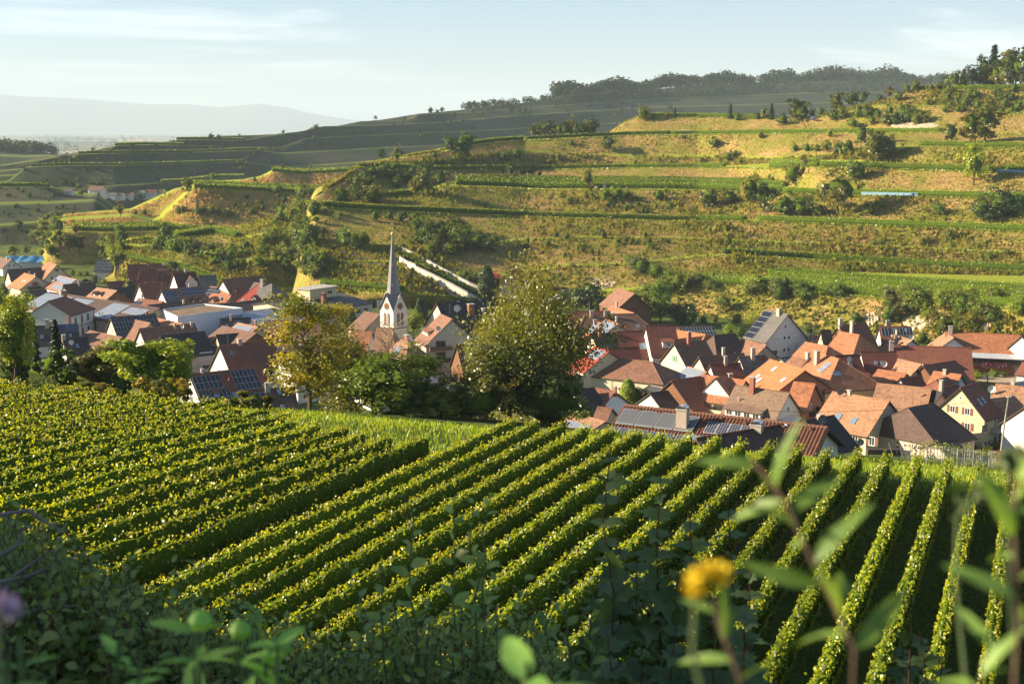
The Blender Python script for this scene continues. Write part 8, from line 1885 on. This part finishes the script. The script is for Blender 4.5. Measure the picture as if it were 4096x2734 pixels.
# parasols and flower boxes at the long red house
hh = HOUSES['f19']; M_PAR = mat_plain('pink_parasol', (.62, .36, .36)); M_PAR2 = mat_plain('pale_parasol', (.62, .50, .44)); M_PAR3 = mat_plain('purple_parasol', (.45, .22, .40))
for k, (x, y, mt, lab) in enumerate(((1098, 470, M_PAR3, 'purple parasol, leftmost under the glass canopy'), (1168, 470, M_PAR, 'pink parasol in the middle under the glass canopy'), (1258, 475, M_PAR2, 'pale parasol, rightmost under the glass canopy'))):
    Pb = Vector((hh.root.location.x, hh.root.location.y, ZV)) + Matrix.Rotation(hh.rz, 3, 'Z') @ Vector((hh.L*(-.0 + .115*k) - 1.5, -hh.wf - 1.4, 2.75))
    t = thing('parasol', lab, 'parasol', Pb, .4*k, 'parasols at the long red house')
    MB().tube([(0, 0, 0), (0, 0, 2.3)], .03, 5).build('pole', M_POST, t)
    cm = MB()
    for j in range(8):
        a0, a1 = j*math.pi/4, (j+1)*math.pi/4; cm.poly([(1.35*math.cos(a0), 1.35*math.sin(a0), 1.75), (1.35*math.cos(a1), 1.35*math.sin(a1), 1.75), (0, 0, 2.3)])
    cm.build('canopy', mt, t)
M_PETUN = mat_leaf('magenta_petals', [(.20, .02, .10), (.30, .04, .17), (.08, .09, .03), (.05, .07, .02)], trans=.3, scale=2.0, vary=0)
nfl = 1500; C = np.stack([rg.uniform(-hh.L*.02, hh.L*.30, nfl), -hh.wf - 2.75 + rg.normal(0, .12, nfl), 2.9 + rg.uniform(-.9, .7, nfl)], -1)
V, Q = leaf_cards(C, unit(nfl, rg) + [0, -1, .3], .28, rg)
t = thing('flower_box', 'magenta hanging flowers on the balcony of the long red house', 'flowers', hh.root.location, hh.rz)
obj('blossoms', mesh_np('blossoms', V, Q, M_PETUN), t)

# blue sheeted building site on the far left
t = thing('sheeted_shell', 'house shell under blue plastic sheeting at the far left', 'building site', at_z(*px('A', 225, 285), ZV), .3)
MB().box(-7, 7, -4, 4, -2, 3.4).build('wall', WALL['white'], t)
sh = MB(); r2 = random.Random(5)
gp = [[(-8 + 2.0*i, -4.6 + 2.3*j, 3.5 + (2.6 if j == 2 else 1.3 if j in (1, 3) else 0) + r2.uniform(-.35, .35)) for i in range(9)] for j in range(5)]
for j in range(4):
    for i in range(8): sh.poly([gp[j][i], gp[j][i+1], gp[j+1][i+1], gp[j+1][i]])
sh.build('tarpaulin', mat_plain('blue_sheet', (.10, .30, .45), rough=.35, var=.2, scale=.5), t)

# wooden pole with wires at the right, lamps, flags
def line_pole():
    P = at_z(*px('G', 1345, 1390), -50.5)
    top = 0
    ht = at_Y(*px('G', 1376, 855), P.y).z - P.z
    t = thing('utility_pole', 'tall wooden power pole at the right edge of the gardens', 'pole', P)
    MB().tube([(0, 0, -1), (.35, 0, ht*.5), (.75, 0, ht)], [.17, .15, .11], 8).build('mast', M_POST, t)
    for z in (ht-.35, ht-.8): 
        o = MB().tube([(.4, -.1, z), (1.1, -.1, z)], .05, 5).build('cross_arm', M_POST, t)
    for k, x in enumerate((.45, .75, 1.05)): MB().lathe([(.05, 0), (.09, .1), (.05, .22), (.02, .26)], 8, c=(x, -.1, ht-.33)).build('insulator', M_FRAME, t)
    MB().tube([(.75, 0, ht-1), (-2.6, -.5, 0)], .015, 4).build('guy_wire', M_RAIL, t)
    a = P + Vector((.75, 0, ht - .2))
    for k, (q, sag, lab) in enumerate(((at_Y(*px('E', 570, 1185), 205), 1.0, 'thin power line from the pole across to the grey-brown house'), (at_Y(*px('G', 1640, 560), P.y + 25), .8, 'thin power line leaving the pole towards the right'), (at_Y(*px('G', 1270, 890), P.y + 30), .4, 'short power line from the pole to the cream shuttered house'))):
        pts = [a.lerp(q, f/14) - Vector((0, 0, 4*sag*(f/14)*(1-f/14))) for f in range(15)]
        o = MB().tube([p - a for p in pts], .035, 4).build('power_line', M_RAIL); o.location = a; tag(o, lab, 'cable')
line_pole()
def lamp(P, h, label):
    t = thing('street_lamp', label, 'street lamp', P); MB().tube([(0, 0, -.2), (0, 0, h)], [.07, .045], 6).build('post', M_METAL, t)
    MB().tube([(0, 0, h), (.25, -.5, h + .12)], .03, 5).build('arm', M_METAL, t); MB().box(.15, .4, -.95, -.45, h + .06, h + .2).build('lamp_head', M_CONC, t)
lamp(at_z(*px('A', 886, 455), ZV), 6.5, 'street lamp on the lawn among the left-hand houses'); lamp(at_z(*px('C', 886, 1110), ZV), 7.5, 'street lamp beside the cream balcony house'); lamp(at_z(*px('D', 895, 860), ZV), 4.5, 'lamp in the lane near the pink wall')
P = spot('H2', 1510, 1045); t = thing('utility_pole', 'slender pole alone on the brown bank right of the spire', 'pole', P); MB().tube([(0, 0, -.5), (0, 0, 11)], [.14, .09], 6).build('mast', M_POST, t); MB().box(-.6, .6, -.05, .05, 10.3, 10.5).build('cross_arm', M_POST, t)
for k, (x, mt) in enumerate(((372, M_RAIL), (408, M_FRAME), (424, M_FRAME))):
    P = at_z(*px('C', x, 690), ZV); t = thing('flag_pole', ('dark flag, leftmost', 'pale flag, middle', 'pale flag, rightmost')[k] + ' of three flag poles left of the church tower', 'flag', P, 0, 'flag poles')
    hgt = 108/1.96*dist_px(P); MB().tube([(0, 0, -.2), (0, 0, hgt)], .05, 5).build('mast', M_METAL, t); MB().box(.06, .9, -.02, .02, hgt*.35, hgt*.95).build('flag', mt, t)

# young vines on wires in front of the barn
rt = np.random.default_rng(3)
for j in range(6):
    Y0 = 132 + 11*j; x0, x1 = 3590 + 18*j, 4090
    A = at_Y(x0, 1760, Y0); B = at_Y(x1, 1775, Y0 - 6)
    n = 9; pts = [A.lerp(B, k/(n-1)) for k in range(n)]; pts = [Vector((p.x, p.y, gz(p.x, p.y))) for p in pts]
    t = thing('young_vine_row', '%s row of thin young vines on pale stakes, counting away from the viewer' % ordinal(j+1), 'vine row', pts[0], 0, 'young vine rows')
    for k, p in enumerate(pts):
        q = p - pts[0]; ln = (-.9, 0, 0) if k == 0 else (0, 0, 0)
        MB().tube([q - Vector((0, 0, .3)), q + Vector((ln[0], 0, 2.3))], .05, 5).build('stake', M_METAL, t)
    w = MB()
    for z in (.8, 1.4, 2.0): w.tube([q - pts[0] + Vector((0, 0, z)) for q in pts], .012, 3)
    w.build('wire', M_METAL, t)
    path = np.array([[*(p - pts[0])] for p in pts]); V, Q, mi = hedge(path, 2.2, .5, .3, 22, .22, rt, rag=.5, top_wild=.15)
    keep = mi == 0; obj('foliage', mesh_np('foliage', V, Q[keep], [L_BRIGHT]), t)
# woodpile, small hut roofs and fence below the barn
P = at_z(*px('G', 300, 1345), -50.0); tag(MB().box(-2.6, 2.6, -.5, .5, -.5, 1.0).build('compost_bin', M_DARKWOOD), 'brown slatted compost bin on the lawn', 'compost bin').location = Vector((P.x, P.y, gz(P.x, P.y)))

# far village in the valley
for k, (x, y, w, hgt, rc, wc) in enumerate(((265, 168, 10, 6, 'brown', 'white'), (500, 775, 8, 6, 'grey', 'white'), (705, 775, 16, 9, 'brown', 'white'), (1010, 785, 14, 7, 'grey', 'white'), (1075, 785, 16, 8, 'redbrown', 'white'), (1105, 780, 10, 7, 'redbrown', 'pink'), (860, 788, 14, 4, 'redbrown', 'white'), (1150, 775, 9, 7, 'brown', 'cream'), (940, 788, 9, 5, 'redbrown', 'white'), (820, 786, 10, 4, 'grey', 'white'))):
    if k == 0: continue
    P = spot('H1', x, y); w *= .62; hgt *= .66
    if P is None: continue
    t = thing('far_house', '%s from the left of the tiny far houses in the hazy valley' % ordinal(k), 'house', P, .25*math.sin(k*2), 'houses in the far valley')
    MB().box(-w/2, w/2, -4, 4, -3, hgt*.6).poly([(-w/2, -4, hgt*.6), (-w/2, 0, hgt), (-w/2, 4, hgt*.6)]).poly([(w/2, -4, hgt*.6), (w/2, 4, hgt*.6), (w/2, 0, hgt)]).build('wall', WALL[wc], t)
    r3 = MB(); r3.poly([(-w/2-.4, -4.5, hgt*.55), (w/2+.4, -4.5, hgt*.55), (w/2+.4, 0, hgt+.1), (-w/2-.4, 0, hgt+.1)]); r3.poly([(w/2+.4, 4.5, hgt*.55), (-w/2-.4, 4.5, hgt*.55), (-w/2-.4, 0, hgt+.1), (w/2+.4, 0, hgt+.1)]); r3.build('roof', ROOF[rc], t)
    for xx in np.arange(-w/2 + 2, w/2 - 1, 3): add_window(t, (float(xx), -4.01, hgt*.3), 0, 1.1, 1.2)
P = spot('H1', 215, 462)
if P:
    t = thing('far_house', 'white hall on the wooded knoll at the far left', 'house', P, .2)
    MB().box(-13, 13, -5, 5, -3, 5).build('wall', WALL['white'], t); r3 = MB(); r3.poly([(-13.5, -5.5, 4.8), (13.5, -5.5, 4.8), (13.5, 0, 9), (-13.5, 0, 9)]); r3.poly([(13.5, 5.5, 4.8), (-13.5, 5.5, 4.8), (-13.5, 0, 9), (13.5, 0, 9)]); r3.build('roof', ROOF['grey'], t)

# lettering on the guest house
fc = bpy.data.curves.new('lettering', 'FONT'); fc.body = 'Gästehaus'; fc.size = .95; fc.extrude = .01; fc.align_x = 'CENTER'
fc.materials.append(M_DARKWOOD); tmp = bpy.data.objects.new('tmp', fc); COL.objects.link(tmp); bpy.context.view_layer.update()
fme = bpy.data.meshes.new_from_object(tmp.evaluated_get(bpy.context.evaluated_depsgraph_get())); bpy.data.objects.remove(tmp)
fo = link(bpy.data.objects.new('lettering', fme), g4.root); fo.location = (g4.x1 + .02, 3.6, 3.3); fo.rotation_euler = (R(90), 0, R(90))
# ================================================================== wild plants at the viewpoint
L_SHADE = mat_leaf('willow_shrub_leaf', [(0.133, 0.217, 0.067), (0.200, 0.300, 0.083), (0.283, 0.367, 0.100), (0.434, 0.333, 0.083)], trans=.35, scale=9, gloss=.03, rough=.4, vary=.01)
L_MAPLE = mat_leaf('maple_leaf', [(0.072, 0.117, 0.046), (0.111, 0.169, 0.058), (0.156, 0.221, 0.065)], trans=.35, scale=7, gloss=.03, rough=.35, vary=.0)
L_HERB = mat_leaf('herb_leaf', [(0.196, 0.406, 0.090), (0.300, 0.540, 0.120), (0.390, 0.630, 0.150)], trans=.45, scale=12, gloss=.02, vary=.0)
L_ROD = mat_leaf('goldenrod_leaf', [(0.150, 0.270, 0.060), (0.225, 0.360, 0.075), (0.300, 0.420, 0.090)], trans=.45, scale=10, gloss=.02, vary=.0)
M_STEM = mat_plain('brown_stem', (0.11, 0.07, 0.045), rough=.8, var=.2, scale=10)
M_STEM_R = mat_plain('reddish_stem', (0.10, 0.035, 0.025), rough=.7, var=.2, scale=10)
M_STEM_G = mat_plain('green_stem', (0.09, 0.13, 0.05), rough=.7, var=.2, scale=10)
M_YPET = mat_plain('yellow_floret', (0.80, 0.58, 0.02), rough=.7, var=.2, scale=30)
M_PPET = mat_plain('pink_floret', (0.50, 0.36, 0.48), rough=.7, var=.2, scale=30)
rf = np.random.default_rng(12)
OVAL = np.array([(0, 0), (-.22, .25), (-.27, .52), (-.15, .82), (0, 1), (.15, .82), (.27, .52), (.22, .25)])
LANCE = np.array([(0, 0), (-.085, .2), (-.10, .45), (-.06, .78), (0, 1), (.06, .78), (.10, .45), (.085, .2)])
MAPL = np.array([(0, 0), (-.30, -.02), (-.52, .22), (-.33, .34), (-.40, .62), (-.17, .60), (0, 1), (.17, .60), (.40, .62), (.33, .34), (.52, .22), (.30, -.02)])
def leaf_fan(P, D, Nn, ln, shape, fold=.25, droop=.2):
    """shaped leaves: base P, direction D, upper side Nn; a fan of triangles round the midrib"""
    n = len(P); D = D/np.linalg.norm(D, axis=1)[:, None]; Nn = Nn - D*np.sum(D*Nn, 1)[:, None]; Nn /= np.maximum(np.linalg.norm(Nn, axis=1), 1e-6)[:, None]; S = np.cross(D, Nn)
    k = len(shape); ln = np.broadcast_to(np.asarray(ln, float), (n,))[:, None]
    pts = []
    for x, y in shape: pts.append(P + S*ln*x + D*ln*y + Nn*ln*(abs(x)*fold - droop*y*y))
    mid = P + D*ln*.45 - Nn*ln*droop*.2
    V = np.stack(pts + [mid], 1).reshape(-1, 3); b = (np.arange(n)*(k+1))[:, None]
    T = np.concatenate([np.concatenate([b + i, b + (i+1) % k, b + k], 1) for i in range(k)])
    return V, T
def leafy(name, parent, stems, leaf_mat, stem_mat, shape, ln, gap, r, opposite=False, spread=.9, up=.35, rad=(.008, .003), fold=.25, droop=.25, t0=.15, face=(0, 0, .8), jit=.35):
    """stems: lists of points; leaves are set along each of them"""
    Pl, Dl, Nl, Ll = [], [], [], []; sm_ = MB()
    for st in stems:
        P = [Vector(p) for p in st]; sm_.tube(P, [rad[0] + (rad[1]-rad[0])*i/(len(P)-1) for i in range(len(P))], 5, cap=False)
        seg = [(P[i+1]-P[i]).length for i in range(len(P)-1)]; L = sum(seg); d = L*t0; k = 0; ang = r.uniform(0, 6.28)
        while d < L:
            q = d; i = 0
            while i < len(seg)-1 and q > seg[i]: q -= seg[i]; i += 1
            p = P[i].lerp(P[i+1], min(1, q/seg[i])); t = (P[i+1]-P[i]).normalized()
            a = t.cross(Vector((0, 0, 1)) if abs(t.z) < .9 else Vector((1, 0, 0))).normalized(); b = t.cross(a)
            for o in ((0, math.pi) if opposite else (0,)):
                w = ang + o; out = a*math.cos(w) + b*math.sin(w); f = d/L
                Pl.append(p[:]); Dl.append((out*spread + t*up + Vector((0, 0, .12)))[:]); Nl.append((t*.5 + Vector(face) + Vector(r.normal(0, jit, 3)))[:]); Ll.append(ln*r.uniform(.7, 1.2)*(1.0 - .45*max(0, f - .7)/.3))
            ang += math.pi/2 if opposite else 2.4; d += gap*r.uniform(.8, 1.2)
    V, T = leaf_fan(np.array(Pl), np.array(Dl), np.array(Nl), np.array(Ll), shape, fold, droop)
    obj('leaves', mesh_np('leaves', V, None, leaf_mat, T=T), parent); sm_.build('stem', stem_mat, parent)
def wavy(p, q, r, n=6, amp=.05):
    p, q = Vector(p), Vector(q); return [p.lerp(q, i/n) + Vector(r.normal(0, amp, 3))*(0 if i == 0 else (i/n)) for i in range(n+1)]
def fp(x, y, Y): return at_Y(x, y, Y)
def gpt(x, Y): P = at_Y(x, 2700, Y); return Vector((P.x, P.y, gz(P.x, P.y)))

# dense oval-leaved shrubs, lower left
def shrub_mass(label, x0, x1, ytop, Y, n, seed, ln=.055, mat=None, lean=.3):
    """upright sprays rising from the bank; ytop(x) gives the upper outline in photograph pixels"""
    r = np.random.default_rng(seed); base = gpt((x0+x1)/2, Y); t = thing('shrub', label, 'shrub', base); stems = []
    for k in range(n):
        x = r.uniform(x0, x1); y = ytop(x) + abs(r.normal(0, 1))*170 + r.uniform(0, 120); Yk = Y*r.uniform(.86, 1.14)
        top = fp(x, y, Yk); off = Vector((r.normal(0, lean), r.normal(0, lean), 0)); b = top + off; ln_ = r.uniform(.7, 1.6)
        foot = Vector((b.x, b.y, top.z - ln_))
        stems.append([p - base for p in wavy(foot, top, r, 6, .05)])
    # main branches down to the ground
    mb = MB()
    for k in range(12):
        x = r.uniform(x0, x1); top = fp(x, ytop(x) + 260, Y*r.uniform(.9, 1.1)); g = Vector((top.x + r.normal(0, .3), top.y + r.normal(0, .2), gz(top.x, top.y) - .1)); mb.tube([p - base for p in wavy(g, top, r, 6, .06)], [.03, .028, .025, .02, .016, .012, .008], 6, cap=False)
    mb.build('branch', M_STEM, t)
    leafy('leaves', t, stems, mat or L_SHADE, M_STEM, OVAL, ln, ln*.55, r, spread=1.0, up=.55, rad=(.006, .002), face=(0, -.35, .6), jit=.6)
    return t
shrub_mass('dense oval-leaved shrub filling the lower left corner', -60, 820, lambda x: 1990 + .50*max(0, x), 5.2, 520, 1, .066)
shrub_mass('oval-leaved shrub bordering the lower left corner shrub on its right', 620, 1330, lambda x: 2330 + .30*(x-620)*.5, 5.6, 200, 2, .06)
shrub_mass('grey-green shrub with browning leaves at the bottom centre', 1280, 2250, lambda x: 2380 + 130*abs((x-1800)/500)**2, 5.6, 380, 3, .062)
# tall single shoots rising from the central shrub
def shoots(label, xs, Y, seed, ln=.075, y1=2560):
    r = np.random.default_rng(seed); base = gpt(sum(a for a, b in xs)/len(xs), Y); t = thing('shrub_shoots', label, 'shrub', base); stems = []
    for x, y in xs:
        top = fp(x, y, Y); foot = fp(x + r.uniform(-30, 30), y1, Y); foot = Vector((foot.x, foot.y, foot.z)); stems.append([p - base for p in wavy(foot - Vector((0, 0, .5)), top, r, 8, .018)])
    leafy('leaves', t, stems, L_SHADE, M_STEM_G, OVAL, ln, ln*.62, r, spread=.9, up=.55, rad=(.007, .0025), t0=.1, face=(0, -.5, .5), jit=.5); return t
shoots('upright leafy willow shoots standing over the bottom centre shrub', [(1645, 1965), (1820, 2010), (1900, 2030), (1940, 1985), (1430, 2270), (1520, 2230), (1600, 2350), (2060, 2300)], 5.0, 4)
shoots('short leafy shoots left of the maple saplings', [(2265, 2260), (2200, 2340), (2370, 2310), (2130, 2420)], 5.0, 5)
shoots('slim pale shoots in the lower left shrub', [(800, 2230), (690, 2200), (520, 2250), (980, 2330), (300, 2140), (1010, 2480)], 4.6, 6, .06)
# maple saplings
def maple(label, tops, Y, seed, ln=.17, y1=2760):
    r = np.random.default_rng(seed); base = gpt(tops[0][0], Y); t = thing('maple_sapling', label, 'sapling', base, 0, 'maple saplings'); stems = []
    for x, y in tops:
        top = fp(x, y, Y*r.uniform(.95, 1.05)); foot = Vector((top.x + r.uniform(-.15, .15), top.y, min(gz(top.x, top.y), top.z - 1.5))); st = wavy(foot, top, r, 9, .02); stems.append([p - base for p in st])
        for k in range(int((top.z - foot.z)/.30)):
            f = r.uniform(.15, .9); p = Vector(foot).lerp(top, f); a = r.uniform(0, 6.28); q = p + Vector((math.cos(a), math.sin(a)*.7, .45))*r.uniform(.18, .5)*(1.15 - f); stems.append([v - base for v in wavy(p, q, r, 4, .01)])
    leafy('leaves', t, stems, L_MAPLE, M_STEM_R, MAPL, ln, ln*.62, r, opposite=True, spread=1.0, up=.3, rad=(.011, .003), fold=.05, droop=.45, t0=.12, face=(0, -.55, .6), jit=.5); return t
maple('tall maple sapling with red stems in front of the neat vine rows', [(2440, 1775), (2480, 2200), (2380, 2350)], 6.0, 7)
maple('second tall maple sapling just right of the tallest', [(2620, 1860), (2690, 2300), (2560, 2250)], 6.3, 8)
maple('broad maple sapling behind the yellow flower', [(2930, 1990), (2760, 2090), (2860, 2330), (3010, 2250)], 6.1, 9)
maple('low dark maple leaves along the bottom right of centre', [(2300, 2560), (2420, 2520), (2540, 2570), (2700, 2500), (2850, 2540), (2980, 2480)], 5.6, 10)
maple('small maple sapling low at the right', [(3650, 2480), (3720, 2500), (3760, 2600), (3590, 2580)], 6.0, 11)
# near, out-of-focus herbs
def herb(label, tops, Y, seed, ln=.10, mat=None, shape=LANCE, wide=1.6, gap=.055, cat='plant', y1=2860, opposite=True, rad=(.004, .003), droop=.3):
    r = np.random.default_rng(seed); base = gpt(tops[0][0], Y); base = Vector((base.x, base.y, min(base.z, fp(tops[0][0], 2734, Y).z - .3))); t = thing('herb', label, cat, base); stems = []
    for x, y in tops:
        top = fp(x, y, Y*r.uniform(.97, 1.03)); foot = fp(x + r.uniform(-25, 25), y1, Y) - Vector((0, 0, .35)); stems.append([p - base for p in wavy(foot, top, r, 6, .006)])
    leafy('leaves', t, stems, mat or L_HERB, M_STEM_G, shape*np.array([wide, 1]), ln, gap, r, opposite=opposite, spread=1.0, up=.35, rad=rad, droop=droop, t0=.2); return t
herb('blurred bright green herb at the bottom left corner', [(60, 2530), (20, 2600)], 1.5, 21, .075)
herb('blurred herb with spreading leaves right of the corner herb', [(480, 2570), (530, 2640)], 1.55, 22, .085)
herb('tallest blurred herb with drooping bud at the bottom left', [(800, 2490), (760, 2560)], 1.6, 23, .10)
herb('blurred herb with curled buds near the vine rows', [(960, 2530), (1110, 2600), (1060, 2650)], 1.7, 24, .085)
herb('very blurred leaf star at the bottom centre', [(2110, 2640)], 1.1, 25, .10, gap=.03, wide=2.0)
# curled buds
for k, (x, y, Y) in enumerate(((800, 2485, 1.6), (960, 2522, 1.7), (1120, 2590, 1.7), (1090, 2625, 1.7))):
    P = fp(x, y, Y); o = MB().lathe([(0, -.014), (.012, -.008), (.016, .002), (.010, .012), (0, .016)], 10).build('flower_bud', L_HERB); o.location = P
    tag(o, '%s from the left of the round green buds at the bottom left' % ordinal(k+1), 'bud', 'green buds')
# goldenrod leaning through the picture on the right
def goldenrod(label, path, Y, seed, ln, gap, mat=L_ROD, rad=(.0018, .001), spread=1.0):
    r = np.random.default_rng(seed); P = [fp(x, y, Y + k*.02) for k, (x, y) in enumerate(path)]; base = gpt(path[0][0], Y); t = thing('goldenrod', label, 'plant', base)
    foot = base - Vector((0, 0, .05)); st = [foot - base] + [p - base for p in P]; tt = (P[0] - foot).length/((P[0] - foot).length + sum((P[i+1] - P[i]).length for i in range(len(P)-1)))
    leafy('leaves', t, [st], mat, M_STEM, LANCE*np.array([1.15, 1]), ln, gap, r, spread=spread, up=.45, rad=rad, droop=.35, t0=tt, face=(0, -1.1, .5), jit=.55); return t
goldenrod('tall blurred goldenrod leaning across the right-hand vine rows', [(3420, 2600), (3330, 2400), (3230, 2200), (3150, 2020), (3060, 1900), (3000, 1830)], 0.85, 31, .09, .013)
goldenrod('blurred goldenrod stem along the right picture edge', [(4075, 2500), (4060, 2250), (4050, 2050), (4070, 1900), (4085, 1830)], 0.8, 32, .085, .014)
goldenrod('blurred low goldenrod in the bottom right corner', [(3900, 2750), (3950, 2650), (4000, 2560)], 0.8, 33, .08, .014)
goldenrod('blurred goldenrod shoot below the yellow flower', [(2960, 2720), (2900, 2560), (2870, 2480), (2860, 2400)], 0.9, 34, .065, .014)
# yellow flower spray and pink flower head
def spray(label, pts, Y, mat, n, size, name='flower'):
    r = np.random.default_rng(len(label)); base = fp(*pts[0], Y); t = thing(name, label, 'flower', base); C = []
    for k in range(n):
        f = r.uniform(0, 1)*(len(pts)-1); i = min(int(f), len(pts)-2); a, b = fp(*pts[i], Y), fp(*pts[i+1], Y); C.append((a.lerp(b, f-i) - base + Vector(r.normal(0, size*.8, 3)))[:])
    V, Q = leaf_cards(np.array(C), unit(n, r), size*1.5, r); obj('florets', mesh_np('florets', V, Q, mat), t)
    MB().tube([Vector((0, 0, 0)), fp(pts[0][0] - 10, pts[0][1] + 250, Y) - base, fp(pts[0][0] + 40, 2800, Y) - base], [.0015, .002, .0025], 5).build('stem', M_STEM_G, t); return t
spray('blurred yellow goldenrod blossom over the maple leaves', [(2780, 2360), (2800, 2310), (2850, 2292), (2905, 2300)], 0.75, M_YPET, 420, .0036)
spray('blurred pale pink flower head at the left picture edge', [(5, 2400), (30, 2420), (50, 2440)], 0.9, M_PPET, 200, .0045)
spray('blurred greenish seed head drooping at the right', [(3830, 2050), (3880, 2000), (3930, 1950), (3960, 1920)], 1.0, M_STEM_G, 90, .005)
spray('blurred greenish seed head at the right picture edge', [(4030, 1850), (4060, 1830), (4090, 1840)], 1.0, M_STEM_G, 110, .006)
# left edge: bare arching twigs and grasses
t = thing('bramble', 'bare arching grey twigs over the left edge', 'bramble', gpt(60, 4.5)); bs = t.location; m = MB(); r = np.random.default_rng(44)
for (a, b, c) in (((-20, 2330), (120, 2300), (330, 2210)), ((-20, 2060), (110, 2040), (260, 2130)), ((-20, 2420), (60, 2300), (200, 2200)), ((-20, 2230), (70, 2180), (110, 2080)), ((-20, 2500), (160, 2430), (310, 2420))):
    m.tube([fp(*a, 4.5) - bs, fp(*b, 4.5) - bs, fp(*c, 4.5) - bs], [.010, .008, .003], 5, cap=False)
m.tube([Vector((0, 0, -.1)), fp(-20, 2330, 4.5) - bs], .02, 5); m.build('twig', mat_plain('grey_twig', (.20, .17, .15)), t)
# ground cover on the bank
n = 26000; s = rf.uniform(1.5, 34, n); p = rf.uniform(-40, 26, n); X, Y = row_xy(s, p); keep = Y > 1.2; X, Y = X[keep], Y[keep]
V, Q = grass_cards(np.stack([X, Y, ground_z(X, Y)], -1), .55, rf, lean=.6, wid=.12); o = obj('undergrowth', mesh_np('undergrowth', V, Q, L_SHADE)); tag(o, 'dark undergrowth on the bank below the viewpoint', None, None, 'stuff')

# unseen trees on the added left-hand rise, placed to shade the foreground
for k in range(9):
    x, y = -29 - 6*(k % 3) - 1.0*k, -6 + 4.0*k + (16 if k > 4 else 0); z = drop(x, y)
    plant(Vector((x, y, z - .2)), 11.5 + 2*math.sin(k*2.1), 'round', L_GREEN, '%s unseen shade tree counting away from the viewer left of the viewpoint' % ordinal(k+1), 'tree', 'tree', 'unseen shade trees left of the viewpoint', n=1600, leaf=.058, w=1.0)
# ================================================================== the air
hz = MB().box(-46000, 46000, -2000, 47000, -320, 900)
hm, hN, hL, hout = new_mat('haze')
pv = hN.new('ShaderNodeVolumePrincipled'); pv.inputs['Density'].default_value = 0.75e-4; pv.inputs['Color'].default_value = (0.61, 0.74, 0.86, 1); pv.inputs['Anisotropy'].default_value = 0.0
hL.new(pv.outputs[0], hout.inputs['Volume'])
haze = hz.build('haze', hm); haze['kind'] = 'stuff'
